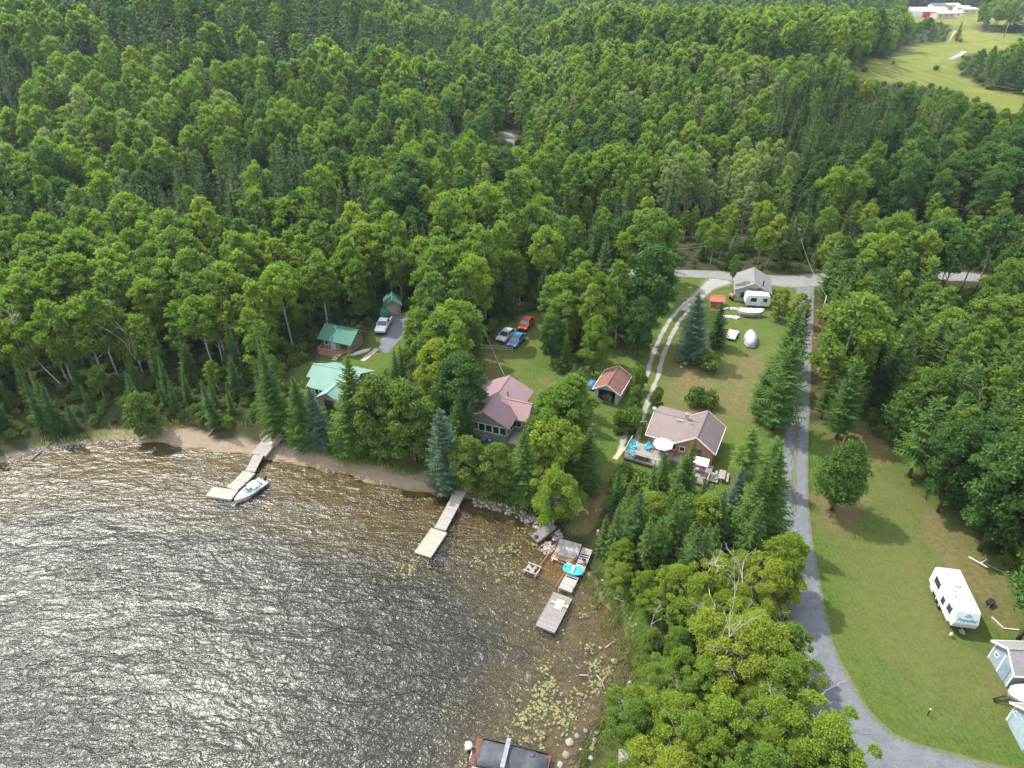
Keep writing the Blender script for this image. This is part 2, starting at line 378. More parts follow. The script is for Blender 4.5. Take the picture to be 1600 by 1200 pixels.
# ------------------------------------------------------------------ lake
def water_material():
    m = mat('lake_water'); t = NT(m); o = t.n('ShaderNodeTexCoord').outputs['Object']
    def rip(sx, sy, sc, rot, det=3, dist=.6):
        mp = t.n('ShaderNodeMapping', {'Vector': o, 'Scale': (sx, sy, 1), 'Rotation': (0, 0, R(rot))}).outputs[0]
        return t.noise(mp, sc, det, .55, dist)
    big = rip(.40, 1., .42, 12, 2, .8); med = rip(.5, 1., 1.15, -10, 3, 1.2); sm = rip(.75, 1., 3.6, 16, 3, .6)
    calm = t.ramp(t.noise(t.n('ShaderNodeMapping', {'Vector': o, 'Scale': (.5, 1., 1), 'Rotation': (0, 0, R(20))}).outputs[0], .07, 4, .55), [(.36, .40), (.62, 1.1)])
    h = t.math('ADD', t.math('MULTIPLY', big, 1.0), t.math('ADD', t.math('MULTIPLY', med, .75), t.math('MULTIPLY', sm, .22)))
    h = t.math('MULTIPLY', h, calm)
    nrm = t.bump(h, 1.0, .36)
    fr = t.n('ShaderNodeFresnel', {'IOR': 1.33, 'Normal': nrm}).outputs[0]
    gl = t.n('ShaderNodeBsdfGlossy', {'Color': (1, 1, 1, 1), 'Roughness': .27, 'Normal': nrm}).outputs[0]
    tr = t.n('ShaderNodeBsdfTransparent', {'Color': (.72, .66, .46, 1)}).outputs[0]
    df = t.n('ShaderNodeBsdfDiffuse', {'Color': (.045, .048, .045, 1)}).outputs[0]
    body = t.n('ShaderNodeMixShader', {'Fac': .10}); t.t.links.new(tr, body.inputs[1]); t.t.links.new(df, body.inputs[2])
    ms = t.n('ShaderNodeMixShader'); t.t.links.new(t.math('ADD', fr, .008, True), ms.inputs[0]); t.t.links.new(body.outputs[0], ms.inputs[1]); t.t.links.new(gl, ms.inputs[2])
    t.out(ms.outputs[0]); return m
wq = [(-3000, -1400, 0), (60, -1400, 0), (60, 100, 0), (-3000, 100, 0)]
wb = MB(); wb.add(wq, [(0, 1, 2, 3)])
lake = tag(wb.build('lake_water', water_material()), kind='structure')

# ------------------------------------------------------------------ roads and tracks
def smooth_line(pts, step=1.0):
    P = [np.array(p[:2], float) for p in pts]; P = [2*P[0]-P[1]] + P + [2*P[-1]-P[-2]]; out_ = []
    for i in range(1, len(P) - 2):
        n = max(2, int(np.linalg.norm(P[i+1]-P[i]) / step))
        for k in range(n):
            t = k / n; out_.append(.5*((2*P[i]) + (-P[i-1]+P[i+1])*t + (2*P[i-1]-5*P[i]+4*P[i+1]-P[i+2])*t*t + (-P[i-1]+3*P[i]-3*P[i+1]+P[i+2])*t**3))
    out_.append(P[-2]); return np.array(out_)
def ribbon(name, line, half, mats, lift=.03, off=0., nc=5, ragged=.12):
    """a strip laid on the ground along a line; half widths may vary"""
    n = len(line); d = np.gradient(line, axis=0); d /= np.linalg.norm(d, axis=1)[:, None] + 1e-9; nr = np.stack([-d[:,1], d[:,0]], 1)
    hw = np.interp(np.linspace(0, 1, n), np.linspace(0, 1, len(half)), half) if isinstance(half, (list, tuple)) else np.full(n, half)
    rr = np.random.RandomState(len(line)); e1 = hw + ragged * (rr.rand(n) - .5); e2 = hw + ragged * (rr.rand(n) - .5)
    vs = []
    for k in range(nc):
        s = -1 + 2 * k / (nc - 1); w = np.where(s < 0, e1, e2) * s + off
        vs.append(line + nr * w[:, None])
    V = np.stack(vs, 1).reshape(-1, 2); z = height(V[:,0], V[:,1]) + lift
    i = np.arange(nc - 1)[None, :] + nc * np.arange(n - 1)[:, None]
    q = np.stack([i, i + 1, i + 1 + nc, i + nc], -1).reshape(-1, 4)
    me = mesh_np(name, np.column_stack([V, z]), q[:, ::-1], mats)
    uu = np.tile(np.linspace(-1, 1, nc), n); fattr(me, 'across', uu)
    return tag(link(name, me), kind='structure')
def gravel(name, c1, c2, worn, edge=.25):
    m = mat(name); t = NT(m); o = t.n('ShaderNodeTexCoord').outputs['Object']
    n1 = t.noise(o, .5, 5, .6); n2 = t.noise(o, 14, 3, .8); n3 = t.noise(o, 2.5, 5, .7)
    c = t.mix(t.ramp(n1, [(.35, 0.), (.65, 1.)]), c1, c2); c = t.mix(t.ramp(n3, [(.5, 0.), (.7, .5)]), c, tuple(x * 1.35 for x in c2)); c = t.mix(t.ramp(t.noise(o, 1.1, 4, .6), [(.55, 0.), (.68, .45)]), c, tuple(x * .6 for x in c1)); c = t.mix(t.ramp(n2, [(.35, 0.), (.8, .8)]), c, tuple(min(1, x * 1.9) for x in c2))
    ac = t.math('ABSOLUTE', t.attr('across').outputs['Fac'])
    # weeds creep in from the edges
    k = t.math('GREATER_THAN', t.math('ADD', ac, t.math('MULTIPLY', t.math('SUBTRACT', n3, .5), 1.1)), 1 - edge)
    c = t.mix(t.math('MULTIPLY', k, .8), c, worn)
    t.out(t.pr(c, .95, 0, .2, t.bump(n2, .5, .03))); return m
M_ROAD = gravel('gravel_road', (.12, .123, .125), (.165, .165, .16), (.11, .11, .05), .18)
M_DRIVE = gravel('dark_gravel', (.074, .079, .090), (.118, .124, .134), (.10, .11, .04), .14)
M_TRACK = gravel('wheel_track', (.15, .15, .15), (.23, .22, .20), (.09, .11, .03), .3)
M_STRIP = gravel('grass_strip', (.07, .085, .035), (.11, .12, .05), (.10, .10, .085), .75)
ROAD_L = smooth_line(GP([(870,385),(885,402),(930,420),(975,426),(1035,427),(1110,429),(1150,433),(1200,438),(1240,440),(1300,436),(1400,432),(1500,432),(1545,438),(1620,462)]))
ROADS = [(ROAD_L, 2.7)]
ribbon('gravel_road', ROAD_L, [1.5, 1.7, 1.8, 2.1, 2.9, 3.1, 2.6, 2.4, 2.4], M_ROAD, .035)
UP_L = smooth_line(GP([(875,392),(868,350),(850,300),(815,250),(797,215),(790,205)]), 3.0)
ribbon('forest_road', UP_L, 2.0, M_ROAD, .05); ROADS.append((UP_L, .4))
RD_C = smooth_line(GP([(1258,446),(1256,500),(1252,540),(1250,600),(1243,700),(1241,800),(1252,900),(1268,1000),(1290,1060),(1328,1130),(1395,1192),(1520,1240),(1700,1290)]))
RDN = len(RD_C)
ribbon('dark_gravel_driveway', RD_C, [1.7,1.7,1.7,1.65,1.6,1.6,1.65,1.7,1.8,1.9,2.1,2.6,3.2,3.4], M_DRIVE, .03)
k0, k1 = int(RDN * .12), int(RDN * .62)
ribbon('driveway_grass_strip', RD_C[k0:k1], .28, M_STRIP, .045, ragged=.5)
ROADS.append((RD_C, 2.6))
br = smooth_line(GP([(1268,985),(1290,1090),(1330,1180),(1380,1300)]))
ribbon('driveway_fork', br, [1.4, 2.0, 2.6, 3.], M_DRIVE, .024)
ROADS.append((br, 2.4))
TR_C = smooth_line(GP([(1130,436),(1108,448),(1088,466),(1062,492),(1046,515),(1030,550),(1018,590),(1003,630),(990,668),(977,712)]))
ribbon('wheel_track', TR_C[int(len(TR_C)*.2):], .42, M_TRACK, .032, off=-.85, ragged=.3); ribbon('wheel_track', TR_C[int(len(TR_C)*.2):], .42, M_TRACK, .034, off=.85, ragged=.3)
ribbon('track_mouth', TR_C[:int(len(TR_C)*.3)], [3.2, 1.6, 1.35, 1.3], M_TRACK, .028)
ROADS.append((TR_C, 2.2))
pk = [G(*p)[:2] for p in [(590,548),(604,500),(612,486),(650,492),(652,520),(628,528),(606,552)]]
pkm = MB(); cx = sum(p[0] for p in pk)/len(pk); cy = sum(p[1] for p in pk)/len(pk)
pkm.add([(x, y, H1(x, y) + .03) for x, y in pk] + [(cx, cy, H1(cx, cy) + .03)], [(i, (i+1) % len(pk), len(pk)) for i in range(len(pk))])
pko = tag(pkm.build('gravel_parking', M_DRIVE), kind='structure')
fp = smooth_line(GP([(566,564),(590,545)]), .5); ribbon('paved_path', fp, .45, plain('path_concrete', (.34, .31, .25), .9), .04)
st_l = smooth_line(GP([(1400,70),(1440,96),(1478,92),(1505,84),(1560,68)]), 4)
ribbon('meadow_path', smooth_line(GP([(1484,93),(1502,84),(1506,80)]), 2), 2.2, M_TRACK, .1)
# ------------------------------------------------------------------ foliage materials
def leaf_mat(name, cols, hue=(.47, .53), bark=False, trans=.30, patch=.5, rough=.55):
    m = mat(name); t = NT(m); oi = t.n('ShaderNodeObjectInfo')
    lf = t.attr('leaf').outputs['Fac']
    loc = t.n('ShaderNodeVectorMath', {0: oi.outputs['Location'], 1: (.022, .022, 0)}, operation='MULTIPLY').outputs[0]
    pn = t.noise(loc, 1.0, 3, .6)
    fac = t.math('ADD', t.math('MULTIPLY', oi.outputs['Random'], 1 - patch), t.math('MULTIPLY', t.ramp(pn, [(.32, 0.), (.68, 1.)]), patch))
    c = t.ramp(fac, [(i / (len(cols) - 1), k) for i, k in enumerate(cols)])
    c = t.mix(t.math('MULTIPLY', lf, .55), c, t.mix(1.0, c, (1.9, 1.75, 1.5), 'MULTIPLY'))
    p = t.pr(c, rough, 0, .06 if trans < .2 else .18)
    tl = t.n('ShaderNodeBsdfTranslucent', {'Color': t.mix(1.0, c, (1.3, 1.65, .50), 'MULTIPLY')}).outputs[0]
    ms = t.n('ShaderNodeMixShader', {'Fac': trans}); t.t.links.new(p, ms.inputs[1]); t.t.links.new(tl, ms.inputs[2])
    t.out(ms.outputs[0]); return m
def bark_mat(name, c1, c2, band=False):
    m = mat(name); t = NT(m); o = t.n('ShaderNodeTexCoord').outputs['Object']
    mp = t.n('ShaderNodeMapping', {'Vector': o, 'Scale': (1, 1, 3.5) if band else (4, 4, .6)}).outputs[0]
    n = t.noise(mp, 2.5, 4, .7)
    t.out(t.pr(t.ramp(n, [(.42, c1), (.6, c2)]), .9, 0, .2, t.bump(n, .4, .03))); return m
M_ASPEN = leaf_mat('aspen_leaves', [(.055, .102, .021), (.092, .152, .025), (.133, .195, .030), (.083, .138, .030), (.164, .220, .029), (.108, .170, .031), (.200, .238, .034), (.072, .122, .026)], trans=.5, patch=.4)
M_BIRCH = leaf_mat('birch_leaves', [(.120, .188, .028), (.165, .222, .030), (.108, .174, .030), (.205, .242, .034), (.145, .208, .030), (.240, .240, .045)], patch=.25, trans=.48)
M_SPRUCE = leaf_mat('spruce_needles', [(.030, .064, .020), (.046, .088, .026), (.066, .108, .026), (.048, .086, .036)], trans=.12, patch=.35, rough=.6)
M_PINE = leaf_mat('pine_needles', [(.048, .098, .022), (.066, .120, .026), (.085, .135, .028)], trans=.15, patch=.3, rough=.6)
M_BLUE = leaf_mat('blue_spruce_needles', [(.060, .100, .068), (.078, .122, .082)], trans=.1, rough=.6)
M_POPLAR = leaf_mat('poplar_leaves', [(.130, .175, .060), (.175, .215, .085), (.150, .200, .060)], trans=.45)
M_ALDER = leaf_mat('alder_leaves', [(.038, .082, .020), (.052, .105, .024), (.064, .115, .034)], trans=.4)
M_SHRUB = leaf_mat('shrub_leaves', [(.070, .125, .022), (.110, .170, .024), (.080, .130, .026), (.135, .165, .030)], patch=.3)
M_YELLOW = leaf_mat('yellow_leaves', [(.15, .21, .022), (.18, .22, .025), (.13, .20, .022)], patch=.2)
M_BARKW = bark_mat('pale_bark', (.42, .40, .36), (.10, .09, .08), True)
M_BARKB = bark_mat('brown_bark', (.10, .075, .055), (.05, .04, .032))
M_DEAD = bark_mat('bleached_wood', (.48, .45, .42), (.26, .24, .22), True)

# ------------------------------------------------------------------ tree meshes
def cards(P, N, size, asp, rs, tang=None):
    """leaf cards: centres P, normals N"""
    n = len(P); N = N / (np.linalg.norm(N, axis=1)[:, None] + 1e-9)
    if tang is None: tang = rs.randn(n, 3)
    A = np.cross(N, tang); A /= np.linalg.norm(A, axis=1)[:, None] + 1e-9; B = np.cross(N, A)
    s = size if np.ndim(size) else np.full(n, size); s = s[:, None] * (.7 + .6 * rs.rand(n)[:, None]) * .5
    A = A * s * asp; B = B * s
    j = lambda: 1 + .5 * (rs.rand(n)[:, None] - .5)
    return np.stack([P - A*j() - B*.35*j(), P + A*.35*j() - B*j(), P + A*j() + B*.35*j(), P - A*.35*j() + B*j()], 1).reshape(-1, 3)
def tubes_np(paths, n=6):
    mb = MB()
    for pts, rs_ in paths: mb.tube(pts, rs_, n)
    return mb
def sph(rs, n):
    v = rs.randn(n, 3); return v / np.linalg.norm(v, axis=1)[:, None]
def leafmesh(name, V, m, rs, leaf=None):
    q = np.arange(len(V), dtype=np.int32).reshape(-1, 4)
    me = mesh_np(name, V, q, m, smooth=False)
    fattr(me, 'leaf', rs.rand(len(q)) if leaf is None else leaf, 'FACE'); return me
def broadleaf(name, H, RX, z0, zc, nl, nleaf, size, m, seed, lr=(.28, .46), flat=.8, droop=.15, open_=.0):
    """crown of lobes spread over an egg-shaped envelope; returns crown mesh and branch targets"""
    rs = np.random.RandomState(seed)
    lobes = []
    for k in range(nl):
        t = (k + .5) / nl; ph = k * 2.399 + rs.rand() * .7
        z = z0 + (H * .93 - z0) * t ** .85
        tt = (z - z0) / (H - z0)
        env = RX * (math.sin(math.pi * min(1, (tt * .82 + .14))) ** .75)
        rad = env * ((.35 + .5 * rs.rand()) if not open_ else (.15 + .9 * rs.rand())) * (0.35 if t > .93 else 1)
        r = RX * (lr[0] + (lr[1] - lr[0]) * rs.rand()) * (1.05 - .35 * tt)
        lobes.append((rad * math.cos(ph), rad * math.sin(ph), z, r))
    lobes.append((0, 0, H - RX * .3, RX * .3))
    Lb = np.array(lobes); w = Lb[:, 3] ** 2; w /= w.sum()
    P = []; N = []
    for (lx, ly, lz, r), wi in zip(lobes, w):
        k = max(6, int(nleaf * wi)); d = sph(rs, k); d[:, 2] = np.where(d[:, 2] < -.3, -d[:, 2] * .6, d[:, 2])
        rr = r * (.35 + .55 * rs.rand(k) ** .6 + .22 * np.abs(rs.randn(k)))
        # ragged tufts
        tuft = 1 + .28 * np.sin(d[:, 0] * 5 + lx * 3) * np.sin(d[:, 1] * 5 + ly * 3) * np.sin(d[:, 2] * 6 + lz)
        p = d * (rr * tuft)[:, None]; p[:, 2] *= flat
        p += np.array([lx, ly, lz]); p[:, 2] -= droop * (np.hypot(p[:, 0], p[:, 1]) / RX) ** 2
        P.append(p); N.append(d * .4 + sph(rs, k) * .9 + np.array([0, 0, .2]))
    P = np.concatenate(P); N = np.concatenate(N)
    return leafmesh(name, cards(P, N, size, 1.15, rs), m, rs), lobes
def trunkmesh(name, H, r, lobes, m, seed, top=.9, nb=9, lean=.3, stems=1):
    rnd = random.Random(seed); mb = MB()
    for s in range(stems):
        bx, by = (0, 0) if stems == 1 else (.35 * math.cos(s * 2.2), .35 * math.sin(s * 2.2))
        lx, ly = (rnd.random() - .5) * lean * 2 + bx * 2.5, (rnd.random() - .5) * lean * 2 + by * 2.5
        pts = [(bx + lx * t ** 1.5 + .08 * math.sin(5 * t + s), by + ly * t ** 1.5, H * top * t - .3 * (t == 0)) for t in (0, .12, .3, .5, .7, .87, 1)]
        mb.tube(pts, [r * 1.25, r, r * .85, r * .68, r * .48, r * .28, r * .08], 7)
        for lb in lobes[s::stems][:nb]:
            zb = max(lb[2] - lb[3] - .9, H * .25); t = zb / (H * top); 
            if t > .95: continue
            px, py = bx + lx * t ** 1.5, by + ly * t ** 1.5; rb = r * (1 - t) * .45 + .02
            mb.tube([(px, py, zb), (px * .55 + lb[0] * .45, py * .55 + lb[1] * .45, zb * .5 + lb[2] * .5 - .1), (lb[0], lb[1], lb[2])], [rb, rb * .7, rb * .25], 4, cap=False)
    me = bpy.data.meshes.new(name); me.from_pydata(mb.v, [], mb.f); me.materials.append(m); me.polygons.foreach_set('use_smooth', [True] * len(mb.f)); return me
def conifer(name, H, RX, nw, npw, seg, wid, m, seed, z0=.06, slope=-.25, power=.85, gap=.0, tw=.42, curve=.25, irr=.15):
    rs = np.random.RandomState(seed); P0 = []; D = []; Wd = []; Lf = []
    for k in range(nw):
        t = k / nw; z = H * (z0 + (1 - z0) * t) ; R_ = RX * (1 - t) ** power * (1 + irr * (rs.rand() - .5) * 2)
        if t < .12: R_ *= .72 + t * 2.3
        nb = max(3, int(round(npw * (.45 + .55 * (1 - t)))))
        a0 = rs.rand() * 6.28
        for b in range(nb):
            if gap and rs.rand() < gap: continue
            a = a0 + 6.283 * b / nb + .35 * rs.randn(); Lb = R_ * (.78 + .4 * rs.rand()) + .08
            s = slope * (1 - t) + (.45 * t) + .08 * rs.randn()
            dr = np.array([math.cos(a), math.sin(a), 0]); sd = np.array([-math.sin(a), math.cos(a), 0])
            zz = z + .1 * rs.randn() * H / nw * 3
            ns = max(2, int(round(seg * (.35 + .65 * Lb / RX))))
            for q in range(ns):
                f0 = q / ns; f1 = (q + 1.25) / ns
                up = lambda f: s * Lb * f + curve * Lb * f * f * .6
                p0 = dr * Lb * f0 + [0, 0, zz + up(f0)]; p1 = dr * Lb * min(f1, 1.05) + [0, 0, zz + up(f1)]
                w = wid * (1 - .35 * f0)
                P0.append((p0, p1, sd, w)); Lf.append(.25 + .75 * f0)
                tl = Lb * tw * (1 - f0 * .75)
                for sg in (-1, 1):
                    d2 = dr * .62 + sd * sg * .8 + [0, 0, -.12 - .1 * rs.rand()]
                    st = dr * Lb * (f0 + .5 / ns) + [0, 0, zz + up(f0 + .5 / ns)]
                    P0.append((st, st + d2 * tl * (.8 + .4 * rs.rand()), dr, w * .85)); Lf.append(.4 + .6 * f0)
    n = len(P0); V = np.zeros((n, 4, 3))
    for i_, (a, b, sd, w) in enumerate(P0):
        tilt = np.array([0, 0, (rs.rand() - .5) * .9]); e = (sd + tilt) * w * .5
        V[i_] = [a - e, a + e, b + e * .3, b - e * .3]
    top = np.array([[(-.06, 0, H * .93), (.06, 0, H * .93), (.01, 0, H * 1.03), (-.01, 0, H * 1.03)], [(0, -.06, H * .93), (0, .06, H * .93), (0, .01, H * 1.03), (0, -.01, H * 1.03)]])
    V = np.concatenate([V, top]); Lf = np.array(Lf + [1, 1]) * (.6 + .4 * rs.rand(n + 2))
    return leafmesh(name, V.reshape(-1, 3), m, rs, Lf)
def tuftpine(name, H, RX, z0, nb, nleaf, size, m, seed):
    """pine: tufts of long needles at the ends of rising boughs"""
    rs = np.random.RandomState(seed); P = []; N = []; lobes = []
    for k in range(nb):
        t = (k + rs.rand()) / nb; z = H * (z0 + (.97 - z0) * t); a = k * 2.399 + rs.rand() * .6
        env = RX * (1 - t ** 1.7) ** .6 * (.55 + .5 * min(1, t * 4)); Lb = env * (.7 + .4 * rs.rand())
        lobes.append((Lb * .8 * math.cos(a), Lb * .8 * math.sin(a), z + .25 * Lb, .4))
        for f in (.5, .75, 1.0):
            for sg in (-1, 0, 1):
                aa = a + sg * .38 * (1 if f > .6 else .6)
                c = np.array([Lb * f * math.cos(aa), Lb * f * math.sin(aa), z + .22 * Lb * f + .15 * rs.randn()])
                n = max(3, int(nleaf / (nb * 9))); d = sph(rs, n); d[:, 2] = np.abs(d[:, 2]) * .8 - .1
                P.append(c + d * (.28 + .3 * rs.rand(n))[:, None] * RX * .30); N.append(np.cross(d, sph(rs, n)) + d * .3)
    P = np.concatenate(P); N = np.concatenate(N)
    V = cards(P, N, size, .42, rs)
    return leafmesh(name, V, m, rs), lobes
def deadmesh(name, H, seed, r=.10, spread=.55):
    rnd = random.Random(seed); mb = MB()
    def grow(p, d, l, r_, dep):
        pts = [p]; q = p
        for k in range(3):
            d = (d + Vector((rnd.gauss(0, .13), rnd.gauss(0, .13), rnd.gauss(0, .06)))).normalized(); q = q + d * l / 3; pts.append(q)
        mb.tube(pts, [r_, r_ * .85, r_ * .7, r_ * .5], 5 if dep < 2 else 4, cap=dep == 0)
        if dep >= 4 or r_ < .012: return
        for k in range(rnd.choice((2, 3, 3)) if dep < 3 else 2):
            nd = (d + Vector((rnd.gauss(0, spread), rnd.gauss(0, spread), rnd.gauss(.1, spread * .6)))).normalized()
            grow(pts[rnd.choice((1, 2, 3, 3))], nd, l * rnd.uniform(.5, .8), r_ * .58, dep + 1)
    grow(Vector((0, 0, -.2)), Vector((0, 0, 1)), H * .5, r, 0)
    me = bpy.data.meshes.new(name); me.from_pydata(mb.v, [], mb.f); me.materials.append(M_DEAD); me.polygons.foreach_set('use_smooth', [True] * len(mb.f)); return me

KIN = {}   # kind -> lod -> list of (crown mesh, trunk mesh, nominal height)
def var(kind, lod, c, t, H): KIN.setdefault(kind, {}).setdefault(lod, []).append((c, t, H))
for s in range(9):
    H = 14.0; RX = (3.0, 3.6, 2.3, 4.0, 2.8, 3.3, 2.0, 3.2, 2.6)[s]; z0 = (5.2, 4.4, 6.8, 5.2, 3.6, 6.4, 5.0, 7.4, 4.2)[s]; lv = (10000, 11000, 6500, 11500, 8500, 6000, 6500, 7000, 4200)[s]
    c, lb = broadleaf('crown', H, RX, z0, 0, 38, lv, .25, M_ASPEN, 10 + s, lr=(.15, .30), flat=1.05, droop=-.1)
    var('aspen_tree', 'mid', c, trunkmesh('trunk', H, .14, lb, M_BARKW, s), H)
    c, lb = broadleaf('crown', H, RX * 1.05, z0, 0, 20, 1700, .58, M_ASPEN, 30 + s, lr=(.18, .32), flat=1.05)
    var('aspen_tree', 'far', c, trunkmesh('trunk', H, .17, lb[:3], M_BARKW, s, nb=2), H)
for s in range(4):
    H = 9.0; RX = (3.3, 3.8, 2.9, 4.1)[s]
    c, lb = broadleaf('crown', H, RX, 2.2, 0, 62, 42000, .125, M_BIRCH, 50 + s, lr=(.10, .24), flat=1.0, droop=.5, open_=1.)
    var('birch_tree', 'mid', c, trunkmesh('trunk', H, .11, lb, M_BARKW, s + 9, nb=20, lean=.7, stems=3), H)
for s in range(3):
    H = 13.0; RX = (4.0, 4.3, 3.6)[s]
    c, lb = broadleaf('crown', H, RX, 2.4, 0, 46, 26000, .22, M_ASPEN, 70 + s, lr=(.15, .30))
    var('maple_tree', 'mid', c, trunkmesh('trunk', H, .17, lb, M_BARKB, s + 19, nb=14), H)
for s in range(5):
    H = 11.0; RX = (1.9, 1.6, 2.2, 1.5, 2.0)[s]
    c = conifer('crown', H, RX, 34, 8, 5, .26, M_SPRUCE, 90 + s)
    var('spruce_tree', 'mid', c, trunkmesh('trunk', H, .13, [], M_BARKB, s, top=.96, lean=.05), H)
    c = conifer('crown', H, RX * 1.1, 14, 6, 2, .55, M_SPRUCE, 110 + s)
    var('spruce_tree', 'far', c, trunkmesh('trunk', H, .14, [], M_BARKB, s, top=.9, lean=.05), H)
for s in range(4):
    H = 13.0; RX = (2.6, 2.9, 2.3, 3.0)[s]
    if s % 2: c, lb = tuftpine('crown', H, RX, .34, 44, 6500, .42, M_PINE, 130 + s)
    else: c = conifer('crown', H, RX, 20, 7, 6, .34, M_PINE, 130 + s, z0=.22, slope=-.02, power=.6, gap=.12, tw=.5, irr=.3); lb = []
    var('pine_tree', 'mid', c, trunkmesh('trunk', H, .17, lb, M_BARKB, s, top=.95, lean=.15), H)
for s in range(4):
    c, lb = broadleaf('crown', 2.0, 1.35, .3, 0, 12, 1500, .19, M_SHRUB, 150 + s, lr=(.35, .55))
    var('shrub', 'mid', c, trunkmesh('trunk', 2.0, .05, lb, M_BARKB, s, nb=8, stems=3, top=.6), 2.0)
def recolour(me, m): q = me.copy(); q.materials[0] = m; return q
for s in (1, 5, 7, 8):
    c_, t_, H_ = KIN['aspen_tree']['mid'][s]; H = 14.; RX = (3.0, 3.4, 2.6)[s % 3]; c, lb = broadleaf('crown', H, RX, 5.0, 0, 40, 5000, .24, M_POPLAR, 170 + s, lr=(.12, .26), flat=1.1, droop=-.2)
    var('poplar_tree', 'mid', c, trunkmesh('trunk', H, .15, lb, M_BARKW, s + 40, nb=30, lean=.6), H)
for s in (0, 1, 3, 5): c_, t_, H_ = KIN['aspen_tree']['mid'][s]; var('alder_tree', 'mid', recolour(c_, M_ALDER), t_, H_)
for s in range(4):
    c_, t_, H_ = KIN['aspen_tree']['far'][s]; var('alder_tree', 'far', recolour(c_, M_ALDER), t_, H_); var('poplar_tree', 'far', recolour(c_, M_POPLAR), t_, H_)
for s in range(3): c_, t_, H_ = KIN['maple_tree']['mid'][s]; var('leafy_tree', 'mid', recolour(c_, M_ALDER), t_, H_)
def special(kind, c, t, H): KIN[kind] = {'mid': [(c, t, H)]}
H = 15.; c = conifer('crown', H, 3.6, 44, 11, 8, .36, M_BLUE, 201, z0=.04, slope=-.12, power=.72); special('blue_spruce', c, trunkmesh('trunk', H, .24, [], M_BARKB, 3, top=.96, lean=.05), H)
H = 18.; c = conifer('crown', H, 4.1, 34, 9, 8, .46, M_PINE, 202, z0=.12, slope=.0, power=.62, gap=.06, tw=.45, irr=.3); special('white_pine', c, trunkmesh('trunk', H, .3, [], M_BARKB, 4, top=.96, lean=.2), H)
H = 7.5; c, lb = tuftpine('crown', H, 2.9, .16, 80, 16000, .30, M_PINE, 203); special('round_pine', c, trunkmesh('trunk', H, .2, lb, M_BARKB, 5, nb=30), H)
H = 11.; c = conifer('crown', H, 2.5, 40, 9, 7, .28, M_PINE, 204, z0=.05, slope=-.1, power=.8); special('fir_tree', c, trunkmesh('trunk', H, .17, [], M_BARKB, 6, top=.96, lean=.1), H)
H = 8.; c, lb = broadleaf('crown', H, 2.2, 1.0, 0, 30, 11000, .19, M_YELLOW, 205, lr=(.18, .34)); special('yellow_tree', c, trunkmesh('trunk', H, .12, lb, M_BARKW, 7, nb=12, stems=2), H)
H = 5.; c, lb = broadleaf('crown', H, 2.3, .5, 0, 30, 12000, .15, M_SHRUB, 207, lr=(.2, .36)); special('tall_shrub', c, trunkmesh('trunk', H, .08, lb, M_BARKB, 9, nb=12, stems=3, top=.7), H)
H = 13.; c, lb = broadleaf('crown', H, 3.9, 1.8, 0, 44, 24000, .22, M_SHRUB, 206, lr=(.16, .32)); special('ash_tree', c, trunkmesh('trunk', H, .16, lb, M_BARKB, 8, nb=14, stems=2), H)
DEAD = [deadmesh('bare_branches', 9, 300 + k) for k in range(4)]

# ------------------------------------------------------------------ where trees stand
KEEP = [ # places the photo shows open; no chance-grown tree may cover them
 [(503,505),(572,512),(592,500),(592,475),(598,465),(622,465),(632,490),(648,497),(640,515),(610,545),(606,520),(600,545),(588,545),(575,572),(545,560),(505,555)],
 [(452,590),(470,572),(503,560),(505,600),(470,612),(455,618)], [(503,558),(575,566),(577,600),(547,612),(506,592)],
 [(748,555),(755,545),(782,548),(780,518),(812,497),(832,492),(838,540),(862,560),(868,590),(838,608),(833,660),(820,692),(780,690),(752,660),(752,600),(745,580)],
 [(925,572),(980,572),(980,612),(950,640),(928,630)], [(925,645),(955,640),(975,662),(985,695),(960,712),(950,748),(938,745),(940,690)],
 [(900,755),(925,758),(940,800),(915,838),(893,835),(893,790)],
 [(960,722),(1008,620),(1045,510),(1085,463),(1108,432),(975,428),(972,418),(1110,418),(1262,425),(1262,455),(1205,440),(1200,500),(1190,540),(1170,600),(1160,650),(1130,660),(1140,740),(1125,755),(1100,735),(1060,722),(1010,718)],
 [(1042,432),(1110,432),(1080,465),(1050,495),(1040,490),(1055,465)],
 [(1225,680),(1243,600),(1247,540),(1252,500),(1258,500),(1262,560),(1262,700),(1340,672),(1385,700),(1440,745),(1480,800),(1520,850),(1545,895),(1555,960),(1600,975),(1600,1200),(1400,1195),(1335,1150),(1290,1080),(1262,1020),(1240,930),(1235,840),(1222,850),(1210,840),(1218,760),(1225,730)],
 [(235,680),(300,668),(360,672),(410,660),(440,668),(440,695),(560,725),(690,765),(730,752),(740,765),(700,785),(560,755),(400,725),(230,697)],
 [(820,880),(826,835),(872,816),(905,830),(928,850),(930,880),(915,940),(925,990),(940,1040),(915,1090),(880,1150),(870,1200),(840,1200),(700,1000)],
 [(1322,120),(1400,88),(1420,74),(1482,66),(1486,45),(1480,28),(1425,28),(1420,15),(1500,8),(1518,14),(1518,26),(1520,50),(1600,56),(1600,70),(1500,86),(1496,104),(1500,118),(1540,138),(1600,152),(1600,182),(1560,165),(1500,140),(1440,122),(1380,122)],
 [(787,200),(806,200),(806,222),(787,222)], [(1496,422),(1545,422),(1545,446),(1496,446)], [(876,380),(890,395),(880,412),(872,400)], [(972,416),(1040,418),(1040,430),(972,430)],
 [(945,1135),(1022,1135),(1022,1200),(945,1200)]]
BLD = []  # building footprints, filled below
